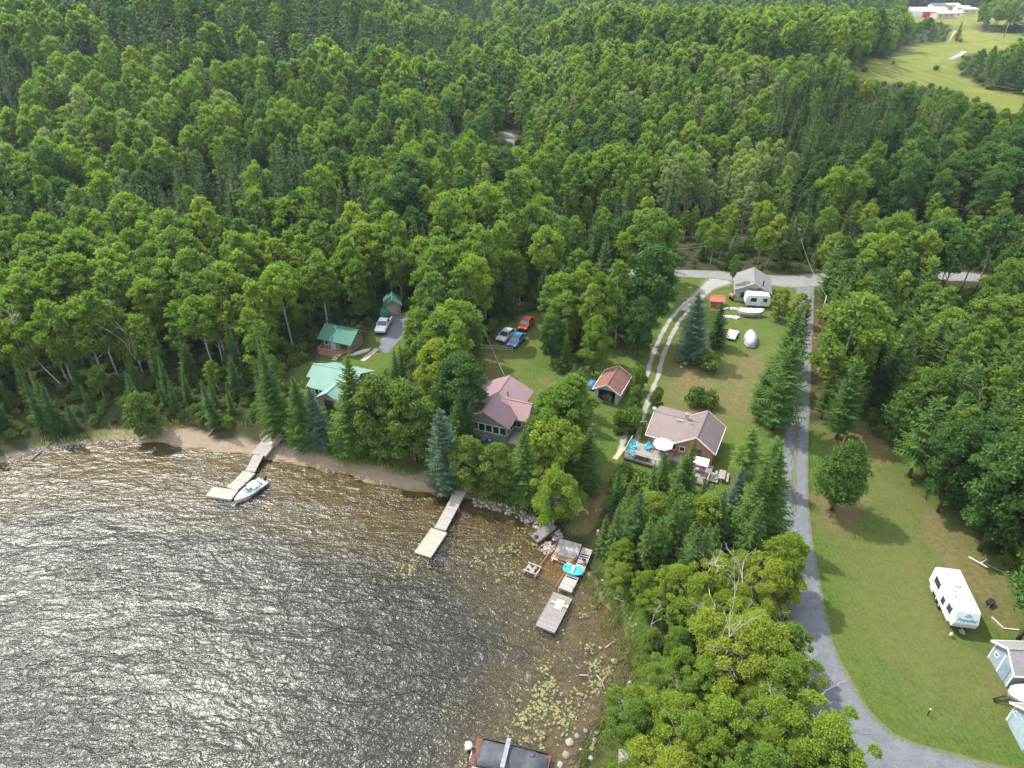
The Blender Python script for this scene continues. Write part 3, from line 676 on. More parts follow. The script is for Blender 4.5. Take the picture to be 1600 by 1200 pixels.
def box_fp(x, y, rz, x0, x1, y0, y1, m=.6):
    c, s = math.cos(rz), math.sin(rz)
    BLD.append([(x + a * c - b * s, y + a * s + b * c) for a, b in ((x0-m,y0-m),(x1+m,y0-m),(x1+m,y1+m),(x0-m,y1+m))])
HB1 = (18.1, 73.6, R(-26)); HB2 = (-0.3, 84.6, R(-20.7)); HB3 = (-31.7, 100.2, R(-22)); HB4 = (-30.4, 85.2, R(-21)); HB6 = (12.4, 85.4, R(-25)); HB7 = (42.6, 118.8, R(-16))
box_fp(*HB1, -2.5, 9.5, -5, 7.5); box_fp(*HB2, -4, 6, -11, .5); box_fp(*HB3, -.5, 6, -2.2, 4.4); box_fp(*HB4, -1.5, 8.2, 0, 7.4); box_fp(*HB6, 0, 3.8, 0, 5.4); box_fp(*HB7, 0, 6, 0, 7)
GX = [(p, 1.0) for p in [ZLW[k] for k in ZLW]] 
pkw = [G(*p)[:2] for p in [(590,548),(600,500),(600,468),(655,488),(652,520),(628,528),(606,552)]]
def clear_of(x, y, d):
    ok = d > np.where(((x > 5) & (y < 56)) | (x < -56), 1.8, 3.6) + 1.0 * wob(x, y)
    ok &= ~((x > 2) & (y > 56) & (d < 5.0))
    for p in list(ZLW.values()) + ZMW + [pkw] + BLD: ok &= ~pip(x, y, p)
    for ln, w in ROADS: ok &= pdist(x, y, ln[::3] if len(ln) > 40 else ln) > w + .5
    return ok
def seen_clear(x, y, z, h, r):
    """True where a tree of height h would not stand before an open place"""
    ok = np.ones(x.shape, bool)
    for f, k in ((1.0, 0), (.8, -.7), (.8, .7), (.55, -.9), (.55, .9), (.3, -.5), (.3, .5)):
        u, v = proj(x + k * r, y, z + h * f)
        for p in KEEP: ok &= ~pip(u, v, p)
    return ok
rsF = np.random.RandomState(7)
def grid(y0, y1, sp, fx=.86):
    xs = []; ys = []
    for y in np.arange(y0, y1, sp * .87):
        hw = (y * CP + CAM_H * SP) * fx + 10; x = np.arange(-hw, hw, sp) + rsF.rand() * sp
        xs.append(x); ys.append(np.full(len(x), y))
    x = np.concatenate(xs); y = np.concatenate(ys); n = len(x)
    x = x + (rsF.rand(n) - .5) * sp * .95; y = y + (rsF.rand(n) - .5) * sp * .95
    d = sdist(x, y); k = clear_of(x, y, d); x, y, d = x[k], y[k], d[k]
    return x, y, height(x, y, d), d
def inpx(u, v, poly): return pip(u, v, poly)
def vnoise(x, y, s, seed):
    a = np.sin(x / s + seed) * np.cos(y / s * 1.3 + seed * 2) + .6 * np.sin(x / s * 2.1 - y / s * 1.7 + seed * 3) + .4 * np.cos(x / s * 3.7 + y / s * 2.9 + seed)
    return a / 2
CONI = [(925,690),(1010,745),(1100,775),(1150,760),(1225,770),(1232,870),(1210,905),(1100,960),(1000,950),(945,900),(930,840),(955,790)]
BMASS = [(925,915),(950,890),(1100,935),(1200,900),(1240,880),(1280,1000),(1330,1110),(1400,1240),(1500,1700),(700,1700),(870,1300),(900,1200),(960,1130),(1000,1050),(990,980)]
PINEW = [(1262,640),(1262,440),(1330,440),(1400,480),(1500,520),(1600,560),(1700,760),(1600,820),(1480,760),(1400,690),(1340,600)]
TREES = []   # kind, x, y, z, scale, rz, region
def put(kind, x, y, z, s, reg, rz=None, v=None): TREES.append((kind, float(x), float(y), float(z), float(s), rsF.rand() * 6.283 if rz is None else rz, reg, rsF.randint(0, 97) if v is None else v))
def region_of(u, v, x, y):
    if inpx(u, v, CONI): return 'conifer_stand'
    if inpx(u, v, BMASS): return 'birch_thicket'
    if u > 1255 and v > 395: return 'pine_wood' if v < 700 and x < 999 and inpx(u, v, PINEW) else 'lawn_edge'
    if v > 560 and u < 700: return 'left_shore'
    if u < 870 and y < 125: return 'cabin_wood'
    if u < 870 and y < 230: return 'left_slope'
    if u >= 870 and y < 140: return 'road_side'
    if u >= 870 and y < 230: return 'beyond_road'
    return 'far'
def fill(y0, y1, sp):
    x, y, z, d = grid(y0, y1, sp); u, v = proj(x, y, z); n = len(x)
    r1 = rsF.rand(n); r2 = rsF.rand(n); r3 = rsF.rand(n); nz = vnoise(x, y, 28., 1.); nz2 = vnoise(x, y, 55., 4.)
    K = np.empty(n, object); S = np.ones(n); Hh = np.ones(n)
    pn = vnoise(x, y, 17., 2.) * .6 + vnoise(x, y, 41., 6.) * .6; ct = inpx(u, v, [(800,130),(1190,130),(1330,160),(1250,330),(820,330)]); tl_ = inpx(u, v, [(985,70),(1100,60),(1190,85),(1198,128),(1110,113),(1005,97)]) | inpx(u, v, [(1200,75),(1260,70),(1345,100),(1335,128),(1205,135)]); lo_ = inpx(u, v, [(800,122),(1000,99),(1110,115),(1200,130),(1340,130),(1340,162),(1190,152),(1000,128),(800,150)]); pb = inpx(u, v, [(1030,330),(1100,290),(1240,300),(1250,405),(1040,410)]); dk = inpx(u, v, [(1240,330),(1290,240),(1400,215),(1700,200),(1700,400),(1450,400)]); con = inpx(u, v, CONI); bm = inpx(u, v, BMASS); pw = inpx(u, v, PINEW)
    for i_ in range(n):
        a = r1[i_]; q = nz[i_]
        if bm[i_]: k = 'birch_tree' if a < .80 else ('spruce_tree' if v[i_] < 950 else ('maple_tree' if a < .88 else 'birch_tree')); h = (4.8 + 3.8 * r2[i_]) * (.62 + .38 * min(1, max(0, (d[i_] - 2.5) / 6)))
        elif con[i_]: k = 'spruce_tree' if a < .62 else ('pine_tree' if a < .78 else 'maple_tree'); h = (5.5 + 5 * r2[i_]) * (.75 if k == 'maple_tree' else 1)
        elif pw[i_]: k = 'pine_tree' if a < .45 else ('spruce_tree' if a < .70 else 'aspen_tree'); h = 9 + 5 * r2[i_]
        elif u[i_] > 1400 and v[i_] > 600: k = 'leafy_tree' if a < .5 else ('maple_tree' if a < .7 else 'spruce_tree'); h = 8 + 4 * r2[i_]
        elif d[i_] < 13 and u[i_] < 720: k = 'spruce_tree' if a < .70 else ('shrub' if a < .76 else 'aspen_tree'); h = (5.0 + 4.5 * r2[i_])
        elif y[i_] < 125 and u[i_] < 900: k = 'spruce_tree' if a < .30 + .3 * q else ('aspen_tree' if a < .9 else 'maple_tree'); h = (10.5 + 6 * r2[i_]) if k != 'spruce_tree' else 5 + 7 * r2[i_]
        elif 128 < y[i_] < 152 and u[i_] > 880: k = 'spruce_tree' if a < .62 else 'aspen_tree'; h = 6 + 6 * r2[i_]
        else:
            p = .5 + 1.25 * (pn[i_] - .12)
            if u[i_] < 780 and v[i_] < 170: p += .35
            if 800 < u[i_] < 1200 and 120 < v[i_] < 400: p -= .55
            if u[i_] > 1250 and v[i_] < 130: p -= .1
            p = min(.9, max(.05, p))
            k = 'spruce_tree' if a < p else 'aspen_tree'; h = (10.5 + 8.0 * r2[i_] ** 1.3 + 2.0 * nz2[i_]) if k == 'aspen_tree' else 6.5 + 9.5 * r2[i_] + 3 * (p > .6)
            if k == 'aspen_tree':
                w3 = r3[i_]; bias = nz2[i_] * .25
                if pb[i_]: k = 'poplar_tree' if w3 < .75 else k
                elif dk[i_]: k = 'alder_tree' if w3 < .65 else k
                elif ct[i_] and v[i_] < 235: k = 'poplar_tree' if w3 < .40 + bias else k
                else: k = 'poplar_tree' if w3 < .10 + bias else ('alder_tree' if w3 > .84 + bias else k)
                if ct[i_]: h = 12.5 + 2.2 * r2[i_] + 2 * nz2[i_]
            if k == 'aspen_tree' and ct[i_]: h = 12.5 + 2.2 * r2[i_] + 2 * nz2[i_]
            if tl_[i_]: h = 16 + 3 * r2[i_] if k == 'aspen_tree' else 14 + 3 * r2[i_]
            if lo_[i_]: h *= .62
        if k == 'shrub': h = 1.6 + 1.6 * r2[i_]
        K[i_] = k; Hh[i_] = h
    rad = np.where(K == 'spruce_tree', 1.4, 2.2) * Hh / 12
    ok = seen_clear(x, y, z, Hh, rad)
    if not ok.all():                       # a smaller bush may still fit
        bad = ~ok & (d > 4) ; hs = np.full(n, 2.0); ok2 = seen_clear(x, y, z, hs, hs * .5) & bad
        K[ok2] = 'shrub'; Hh[ok2] = 1.3 + 1.2 * r3[ok2]; ok = ok | ok2
    for i_ in np.nonzero(ok & ((r3 > .08) | (y < 70)))[0]:
        k = K[i_]; nomH = KIN[k]['mid'][0][2]
        put(k, x[i_], y[i_], z[i_] - .05, Hh[i_] / nomH, region_of(u[i_], v[i_], x[i_], y[i_]))
fill(18, 56, 2.9)
fill(56, 74, 2.8)
fill(74, 130, 4.0)
fill(130, 260, 4.8)
fill(260, 480, 5.6)
fill(480, 900, 7.2)
fill(900, 1700, 9.5)
# ------------------------------------------------------------------ single trees one can tell apart
SINGLE = []
def hgt(u, vb, vt):
    x, y, z = G(u, vb); b = (vt - 600) / FPX; q = y * (b * CP + SP) / (CP - b * SP); return x, y, z, CAM_H - q - z
def one(kind, u, vb, vt, label, cat='tree', wide=1.0, name=None):
    x, y, z, h = hgt(u, vb, vt); SINGLE.append((kind, x, y, z, h, label, cat, wide, name or kind))
one('blue_spruce', 1079, 566, 457, 'big blue-green spruce standing between the gravel track and the covered boat')
one('spruce_tree', 1117, 541, 470, 'dark spruce right behind the big blue-green spruce', wide=1.5)
one('aspen_tree', 1139, 462, 398, 'slim leafy tree beside the grey cabin at the gravel road', wide=.75)
one('white_pine', 1207, 672, 528, 'tallest broad pine beside the driveway above the brick house')
one('white_pine', 1216, 612, 482, 'broad pine directly behind the tallest one beside the driveway', wide=.9)
one('white_pine', 1186, 655, 575, 'shorter pine at the yard edge in front of the tallest pine', wide=1.1)
one('spruce_tree', 1232, 580, 462, 'dark narrow spruce beside the driveway behind the broad pines', wide=1.2)
one('yellow_tree', 1212, 500, 447, 'yellow-green leafy tree between the white camper and the road bend')
one('yellow_tree', 1240, 505, 455, 'yellow-green leafy tree at the top of the driveway')
one('white_pine', 1307, 686, 556, 'thin open pine with a bare lower trunk at the head of the right lawn', wide=.8)
one('pine_tree', 1283, 655, 585, 'low pine beside the thin open pine at the driveway', wide=1.2)
one('round_pine', 1299, 797, 690, 'round bushy pine standing alone on the lawn by the driveway', wide=.72)
one('leafy_tree', 718, 668, 548, 'large dark leafy tree left of the mauve roofed house', wide=1.05)
one('maple_tree', 690, 640, 530, 'leafy tree behind the large dark tree beside the mauve roofed house')
one('blue_spruce', 702, 764, 640, 'silvery blue spruce on the bank above the middle dock', wide=1.0)
one('ash_tree', 735, 772, 682, 'bright green tree on the bank right beside the silvery blue spruce')
one('ash_tree', 772, 778, 690, 'bright green tree at the shore right of the middle dock')
one('fir_tree', 818, 782, 668, 'tall fir at the shore in front of the mauve roofed house')
one('yellow_tree', 850, 752, 660, 'yellow-green tree in front of the mauve roofed house behind the tall fir')
one('fir_tree', 886, 752, 672, 'narrow pointed fir between the mauve house and the bright lawn strip', wide=.75)
one('fir_tree', 915, 765, 668, 'loose fir on the edge of the bright lawn strip', wide=1.0)
one('birch_tree', 860, 822, 735, 'broad weeping birch on the shore beside the boat ramp', wide=1.0)
one('pine_tree', 872, 690, 600, 'spreading pine between the mauve house and the brown garage', wide=1.1)
one('pine_tree', 842, 705, 640, 'spreading pine close to the mauve roof corner', wide=1.1)
one('pine_tree', 905, 645, 572, 'open pine just left of the brown roofed garage', wide=1.1)
one('maple_tree', 927, 583, 490, 'bright round leafy tree behind the brown roofed garage', wide=.8)
one('leafy_tree', 862, 568, 490, 'dull green leafy tree right of the parked cars', wide=.85)
one('spruce_tree', 880, 580, 520, 'small spruce in front of the dull green tree near the parked cars', wide=1.3)
one('fir_tree', 873, 512, 412, 'dark fir at the forest edge above the parked cars', wide=1.0)
one('maple_tree', 935, 505, 425, 'leafy green tree between the dark fir and the gravel track', wide=.75)
one('leafy_tree', 995, 558, 462, 'dark leafy tree left of the gravel track', wide=.9)
one('pine_tree', 962, 530, 455, 'grey-green pine between the garage and the gravel road', wide=1.1)
one('shrub', 985, 672, 640, 'bright bush between the brown garage and the gravel track', 'bush', .8, 'shrub')
one('tall_shrub', 990, 645, 603, 'light green bush on the track edge beside the garage', 'bush', .65, 'shrub')
one('tall_shrub', 995, 612, 572, 'tall bright bush behind the garage at the gravel track', 'bush', .7, 'shrub')
one('tall_shrub', 965, 675, 640, 'low light green bush in front of the brown garage corner', 'bush', .7, 'shrub')
one('tall_shrub', 1023, 642, 603, 'small dark bush standing behind the brick house at the track', 'bush', .55, 'shrub')
one('shrub', 1105, 578, 553, 'round bush on the yard in front of the dark spruce', 'bush')
one('shrub', 1088, 634, 606, 'wider low bush in the middle of the dry yard', 'bush', .75)
one('shrub', 1108, 636, 612, 'second low bush in the middle of the dry yard', 'bush', .75)
one('fir_tree', 437, 676, 540, 'tall ragged fir beside the stairs to the left dock', wide=.85)
one('fir_tree', 480, 700, 585, 'leaning fir on the bank in front of the green lawn', wide=.9)
one('fir_tree', 553, 712, 556, 'tallest fir on the bank in front of the pale green roof', wide=.95)
one('blue_spruce', 505, 700, 600, 'grey-blue spruce beside the leaning fir on the sandy bank', wide=.8)
one('ash_tree', 600, 715, 585, 'wide soft green tree right of the tallest fir on the bank', wide=1.1)
one('ash_tree', 650, 720, 590, 'soft green tree above the sandy shore between the two long docks', wide=1.0)
one('tall_shrub', 237, 682, 614, 'bright green bush standing alone on the beach edge', 'bush', .8, 'shrub')
one('maple_tree', 566, 502, 402, 'yellow-green tree behind the green roofed cabin', wide=.8)
one('maple_tree', 668, 580, 478, 'leafy tree right of the gravel parking place', wide=1.0)
one('maple_tree', 700, 600, 480, 'broad leafy tree between the parking place and the utility pole', wide=1.0)
one('pine_tree', 1160, 742, 662, 'wide bushy pine right of the brick house', wide=1.3)
one('pine_tree', 1195, 760, 680, 'wide bushy pine between the brick house and the driveway', wide=1.2)
one('fir_tree', 1190, 840, 698, 'tall pointed fir nearest the driveway below the brick house', wide=.95)
one('fir_tree', 1165, 850, 715, 'tall pointed fir beside the one nearest the driveway', wide=.9)
one('blue_spruce', 1140, 815, 730, 'silvery spruce below the picnic table', wide=.8)
one('fir_tree', 1033, 760, 700, 'small fir in front of the left deck of the brick house', wide=.8)
one('fir_tree', 1068, 770, 685, 'slim fir in front of the brick house doors', wide=.7)
one('pine_tree', 1062, 770, 710, 'bushy pine in front of the brick house', wide=1.3)
one('maple_tree', 1215, 930, 835, 'grey-green leafy tree leaning over the driveway edge', wide=.9)
one('spruce_tree', 1494, 64, 33, 'single spruce standing in the far meadow', wide=1.6)
one('yellow_tree', 1580, 400, 345, 'yellow-green tree near the glimpse of road at the forest edge')
for u, vb, vt, lb, w in [(1420,745,620,'blue-green pine at the forest edge beside the right lawn',1.2),(1465,800,660,'leafy tree at the forest edge above the trailer',1.),(1530,860,690,'large leafy tree at the edge behind the trailer',1.1),
                      (1590,1000,870,'blue-green pine beside the blue-grey garage',1.2),(1395,700,600,'dark pine where the wood meets the lawn',1.1)]:
    one('pine_tree' if 'pine' in lb else 'leafy_tree', u, vb, vt, lb, wide=w)
for u, v, hh, wd_, lb in [(1350, 112, 7, 2.2, 'wide low bush at the near tip of the far meadow'), (1395, 100, 5, 1.5, 'small bush beside the forest edge of the far meadow'), (1462, 110, 8, 1.8, 'bush before the wood on the right of the far meadow'), (1546, 140, 9, 2.4, 'spreading bush at the narrow near arm of the far meadow'), (1500, 66, 6, 1.6, 'bush right of the single spruce in the far meadow')]: one('tall_shrub', u, v, v - hh, lb, 'bush', wd_, 'shrub')
DEADT = [(1020, 1010, 955, 'small bare limbs poking out near the left thicket edge', .8, 1), (1205, 1160, 1085, 'white bare stems rising from the lower thicket', .7, 1), (1085, 1130, 1060, 'thin pale dead stem in the lower middle thicket', .7, 3), (1130, 930, 870, 'bare grey twigs behind the big bleached dead tree', .9, 2), (1215, 1015, 955, 'pale bare twigs at the thicket edge over the driveway', .8, 0), (1150, 330, 268, 'tangle of bare pale branches in the forest beyond the road', 1.5, 1), (1120, 335, 270, 'pale bare crown beside the tangle of branches beyond the road', 1.4, 0),
 (1112, 1075, 955, 'large bleached dead tree sticking out of the birch thicket', .8, 0), (1070, 950, 850, 'bare grey branches at the top of the birch thicket', 1.0, 1),
         (1165, 960, 870, 'pale bare limbs leaning over the thicket near the driveway', 1.0, 2), (1262, 1130, 1040, 'white bare branches at the thicket edge beside the driveway', .55, 3),
         (1150, 1080, 990, 'forked bleached limbs in the middle of the thicket', 1.1, 2), (1240, 1075, 1000, 'thin bleached stems above the lower driveway', .8, 1),
         (1515, 700, 608, 'bare white branched tree among the pines behind the lawn', 1.3, 0), (1582, 700, 612, 'bare white branched tree at the far end of the pine wood', 1.2, 3),
         (105, 610, 480, 'leaning bleached trunk on the far left shore slope', .6, 1), (225, 590, 470, 'forked bleached trunk on the shore slope above the beach', .6, 2), (655, 320, 240, 'bare grey snag rising from the leafy slope', .8, 3)]

# ------------------------------------------------------------------ build them: things near by, one mass beyond
REGION = {
 'conifer_stand': ('in the dense stand between the brick house and the shore thicket', 'trees of the stand below the brick house'),
 'birch_thicket': ('in the thicket between the reedy shore and the driveway', 'trees of the shore thicket'),
 'pine_wood': ('in the mixed wood right of the straight driveway', 'trees of the wood beside the driveway'),
 'lawn_edge': ('at the forest beyond the right lawn and driveway', 'trees of the forest beyond the right lawn'),
 'left_shore': ('on the bank above the sandy shore', 'trees on the bank above the sandy shore'),
 'cabin_wood': ('in the wood around the green roofed cabins', 'trees of the wood around the cabins'),
 'left_slope': ('on the wooded slope behind the green roofed cabins', 'trees on the slope behind the cabins'),
 'road_side': ('along the gravel road behind the houses', 'trees along the gravel road'),
 'beyond_road': ('in the forest just beyond the gravel road', 'trees just beyond the gravel road'),
 'far': ('in the far forest below the hills', 'trees of the far forest')}
KL = {'leafy_tree': 'dark round leafy tree', 'poplar_tree': 'pale grey-green poplar', 'alder_tree': 'dark green alder', 'aspen_tree': 'leafy aspen', 'birch_tree': 'yellow-green birch', 'spruce_tree': 'pointed spruce', 'pine_tree': 'green pine', 'maple_tree': 'round leafy tree', 'shrub': 'low leafy bush'}
LAND = [(1075,690,'brick house'),(790,650,'mauve roofed house'),(535,535,'green roofed cabin'),(540,600,'pale green roof'),(612,480,'green roofed shed'),(952,605,'brown garage'),(1175,455,'grey cabin'),(1118,475,'red roofed shed'),(1172,530,'tarped boat'),(412,600,'brown outhouse'),
 (1495,940,'travel trailer'),(1575,1040,'blue-grey garage by the trailer'),(1078,560,'big blue spruce'),(1300,790,'round lawn pine'),(1307,680,'thin open pine'),(1207,665,'tallest driveway pine'),(702,755,'silvery shore spruce'),(437,670,'dock stairs'),(237,680,'beach bush'),(553,705,'tallest bank fir'),(895,880,'boat ramp'),
 (866,960,'dark float'),(785,1175,'pontoon boat'),(985,1180,'reed dock'),(1125,745,'picnic table'),(807,536,'parked blue car'),(600,510,'silver pickup'),(1238,390,'transformer pole'),(752,545,'yard utility pole'),(1278,312,'cut line pole'),(875,392,'forest road mouth'),(797,213,'pale road glimpse'),(1520,436,'road glimpse in the wood'),
 (1258,460,'road junction'),(1250,560,'upper driveway'),(1243,800,'straight driveway'),(1262,960,'driveway bend'),(1112,1030,'big bleached dead tree'),(1262,1125,'white bare branches'),(1515,695,'bare tree in the pines'),(105,610,'leaning bleached trunk'),(50,710,'driftwood trunk'),(1040,440,'grassy verge'),(1020,600,'gravel track'),(1317,690,'yellow marker post'),(655,318,'grey snag')]
LANDW = [(*G(u, v)[:2], n) for u, v, n in LAND]
ORD = ['', 'second ', 'third ', 'fourth ', 'fifth ', 'sixth ', 'seventh ', 'eighth ', 'ninth ', 'tenth ', 'eleventh ', 'twelfth ', 'thirteenth ', 'fourteenth ', 'fifteenth ', 'sixteenth ', 'seventeenth ', 'eighteenth ', 'nineteenth ', 'twentieth ']
ORD += ['twenty-' + o for o in ['first ', 'second ', 'third ', 'fourth ', 'fifth ', 'sixth ', 'seventh ', 'eighth ', 'ninth ']] + ['thirtieth '] + ['thirty-' + o for o in ['first ', 'second ', 'third ', 'fourth ', 'fifth ', 'sixth ', 'seventh ', 'eighth ', 'ninth ']] + ['fortieth '] + ['forty-' + o for o in ['first ', 'second ', 'third ', 'fourth ', 'fifth ', 'sixth ', 'seventh ', 'eighth ', 'ninth ']]
def relation(x, y):
    b_ = min(LANDW, key=lambda q: math.hypot(q[0] - x, q[1] - y)); dx, dy = x - b_[0], y - b_[1]; r = math.hypot(dx, dy)
    a = math.degrees(math.atan2(dy, dx)) % 360
    return b_[2], ['right of', 'behind and right of', 'behind', 'behind and left of', 'left of', 'in front and left of', 'in front of', 'in front and right of'][int((a + 22.5) // 45) % 8], r
def tree_thing(kind, name, x, y, z, s, rz, v, label, cat, group=None, wide=1.0):
    vs = KIN[kind]['mid']; c, t, H = vs[v % len(vs)]
    lean = 0.03
    o = thing(name, label, cat, (x, y, z), rz, group, (s * wide, s * wide, s))
    o.rotation_euler = (rsF.randn() * lean, rsF.randn() * lean, rz)
    link('crown', c, o); link('trunk', t, o); return o
cnt = {}
hand_xy = np.array([(a[1], a[2]) for a in SINGLE] + [(0, 0)])
for k_, x, y, z, h, lb, cat, wd, nm in SINGLE:
    tree_thing(k_, nm, x, y, z - .05, h / KIN[k_]['mid'][0][2], rsF.rand() * 6.28, len(lb), lb, cat, 'bushes of the far meadow' if 'far meadow' in lb and cat == 'bush' else None, wd); cnt[nm] = cnt.get(nm, 0) + 1
for i_, (u, vb, vt, lb, wd, v) in enumerate(DEADT):
    x, y, z, h = hgt(u, vb, vt); o = thing('dead_tree', lb, 'tree', (x, y, z), i_ * 1.3, None, (h / 9 * wd, h / 9 * wd, h / 9 * 1.12)); link('bare_branches', DEAD[v], o)
    if 'leaning' in lb: o.rotation_euler = (0.1, -.35, 0)
order = sorted(range(len(TREES)), key=lambda i: (TREES[i][2] * CP + (CAM_H - TREES[i][3]) * SP))
CAP = {'leafy_tree': 150, 'poplar_tree': 120, 'alder_tree': 120, 'aspen_tree': 290, 'spruce_tree': 290, 'pine_tree': 150, 'birch_tree': 290, 'maple_tree': 150, 'shrub': 150}
mass = {}; picked = []
for i_ in order:
    k, x, y, z, s, rz, reg, v = TREES[i_]
    dm = np.min(np.hypot(hand_xy[:, 0] - x, hand_xy[:, 1] - y))
    if dm < (1.1 if k == 'shrub' else 2.3): continue
    u_, v_ = proj(x, y, z + 3 * s); infr = -30 < u_ < 1630 and v_ < 1290
    if cnt.get(k, 0) < CAP[k] and infr: cnt[k] = cnt.get(k, 0) + 1; picked.append(TREES[i_])
    else: mass.setdefault(k, []).append((x, y, z, s, rz, v))
SIZE = {'leafy_tree': (.65, .8), 'poplar_tree': (.86, 1.12), 'alder_tree': (.86, 1.12), 'aspen_tree': (.86, 1.12), 'spruce_tree': (.6, .95), 'pine_tree': (.75, .95), 'birch_tree': (.6, .8), 'maple_tree': (.65, .8), 'shrub': (.9, 1.3)}
seen_l = {}; rel_ = sorted(((relation(p[1], p[2]), n) for n, p in enumerate(picked)), key=lambda q: q[0][2])
lbls = {}
for (ln_, rl_, r), n in rel_:
    k = picked[n][0]; s = picked[n][4]; lo, hi = SIZE[k]; sz = 'small ' if s < lo else ('tall ' if s > hi else 'medium ')
    if k == 'shrub': sz = sz.replace('tall', 'broad')
    key = (k, sz, ln_, rl_); q = seen_l.get(key, 0); seen_l[key] = q + 1
    lbls[n] = (ORD[q] if q < len(ORD) else 'very distant ') + ('nearest ' if q < len(ORD) else '') + sz + KL[k] + ' ' + rl_ + ' the ' + ln_
    if len(lbls[n].replace('-', ' ').split()) > 16: lbls[n] = lbls[n].replace('medium ', '').replace('nearest ', '').replace('dark ', '')
for n, (k, x, y, z, s, rz, reg, v) in enumerate(picked):
    tree_thing(k, k, x, y, z, s, rz, v, lbls[n], 'bush' if k == 'shrub' else 'tree', REGION[reg][1].replace('trees', {'shrub': 'bushes', 'leafy_tree': 'dark leafy trees', 'maple_tree': 'round leafy trees', 'birch_tree': 'birches'}.get(k, k.split('_')[0] + 's')), (.85 + .35 * rsF.rand()) * (1.1 if k in ('birch_tree', 'aspen_tree') else 1))

def scatter(name, pts, lods, kind='stuff'):
    """one object: points carry copies of the given plants. pts rows x y z scale rot pick lod; lods = list of lists of (crown mesh, trunk mesh or None)"""
    A = np.array(pts, float); me = bpy.data.meshes.new(name); me.vertices.add(len(A)); me.vertices.foreach_set('co', A[:, :3].astype(np.float32).ravel())
    for nm, c in (('sc', 3), ('rz', 4), ('lod', 6)): fattr(me, nm, A[:, c])
    at = me.attributes.new('pick', 'INT', 'POINT'); at.data.foreach_set('value', A[:, 5].astype(np.int32)); me.update()
    o = tag(link(name, me), kind=kind)
    g = bpy.data.node_groups.new(name, 'GeometryNodeTree'); g.interface.new_socket('Geometry', in_out='INPUT', socket_type='NodeSocketGeometry'); g.interface.new_socket('Geometry', in_out='OUTPUT', socket_type='NodeSocketGeometry')
    N = g.nodes.new; LK = g.links.new; gi = N('NodeGroupInput'); go = N('NodeGroupOutput')
    def na(n_, ty):
        a = N('GeometryNodeInputNamedAttribute'); a.data_type = ty; a.inputs['Name'].default_value = n_; return a.outputs['Attribute']
    sc = na('sc', 'FLOAT'); rz = na('rz', 'FLOAT'); ld = na('lod', 'FLOAT'); pk_ = na('pick', 'INT')
    cx = N('ShaderNodeCombineXYZ'); LK(rz, cx.inputs['Z']); jo = N('GeometryNodeJoinGeometry')
    for li, vs in enumerate(lods):
        if not vs: continue
        jj = N('GeometryNodeJoinGeometry')
        for c, t in vs:
            j2 = N('GeometryNodeJoinGeometry')
            for q, mm in enumerate((c, t)):
                if mm is None: continue
                so_ = bpy.data.objects.new('source', mm); oi = N('GeometryNodeObjectInfo'); oi.inputs['Object'].default_value = so_; LK(oi.outputs['Geometry'], j2.inputs[0])
            gt = N('GeometryNodeGeometryToInstance'); LK(j2.outputs[0], gt.inputs[0]); LK(gt.outputs[0], jj.inputs[0])
        cm = N('FunctionNodeCompare'); cm.data_type = 'FLOAT'; cm.operation = 'LESS_THAN' if li == 0 else 'GREATER_THAN'; LK(ld, cm.inputs[0]); cm.inputs[1].default_value = .5
        ip = N('GeometryNodeInstanceOnPoints'); LK(gi.outputs[0], ip.inputs['Points']); LK(jj.outputs[0], ip.inputs['Instance']); LK(cm.outputs[0], ip.inputs['Selection'])
        ip.inputs['Pick Instance'].default_value = True; LK(pk_, ip.inputs['Instance Index']); LK(cx.outputs[0], ip.inputs['Rotation']); LK(sc, ip.inputs['Scale']); LK(ip.outputs[0], jo.inputs[0])
    LK(jo.outputs[0], go.inputs[0]); m_ = o.modifiers.new('scatter', 'NODES'); m_.node_group = g; return o
def lod_rows(rows, far=250, kfar=1.12): return [(x, y, z, s * (kfar if y > far else 1), rz, v, 1.0 if y > far else 0.0) for x, y, z, s, rz, v in rows]
pairs = lambda k, l: [(c, None if l == 'far' else t) for c, t, H in KIN[k].get(l, [])]
if 'aspen_tree' in mass: scatter('leafy_forest', lod_rows(mass['aspen_tree']), [pairs('aspen_tree', 'mid'), pairs('aspen_tree', 'far')])
if 'spruce_tree' in mass: scatter('conifer_forest', lod_rows(mass['spruce_tree']), [pairs('spruce_tree', 'mid'), pairs('spruce_tree', 'far')])
for k_ in ('poplar', 'alder'):
    if mass.get(k_ + '_tree'): scatter(k_ + '_woods', lod_rows(mass[k_ + '_tree']), [pairs(k_ + '_tree', 'mid'), pairs(k_ + '_tree', 'far')])
rest = [(*r, 0.0) for k in ('maple_tree', 'leafy_tree') for r in mass.get(k, [])]
if rest: scatter('round_leafy_woods', rest, [pairs('maple_tree', 'mid')])
if mass.get('pine_tree'): scatter('pine_woods', [(*r, 0.0) for r in mass['pine_tree']], [pairs('pine_tree', 'mid')])
if mass.get('birch_tree'): scatter('birch_woods', [(*r, 0.0) for r in mass['birch_tree']], [pairs('birch_tree', 'mid')])
# undergrowth: the low bushes and saplings that fill the forest floor and its edges
ug = [(*r, 0.0) for r in mass.get('shrub', [])]
for y0, y1, sp in ((24, 130, 1.9), (130, 230, 3.0)):
    x, y, z, d = grid(y0, y1, sp); ok = seen_clear(x, y, z, np.full(len(x), 1.0), np.full(len(x), .6)) & (d > 4)
    for i_ in np.nonzero(ok)[0]: ug.append((x[i_], y[i_], z[i_] - .1, .35 + .5 * rsF.rand() ** 2, rsF.rand() * 6.28, rsF.randint(97), 0.0))
scatter('undergrowth', ug, [pairs('shrub', 'mid')])
print('TREES', len(TREES), cnt, {k: len(v) for k, v in mass.items()}, 'ug', len(ug))
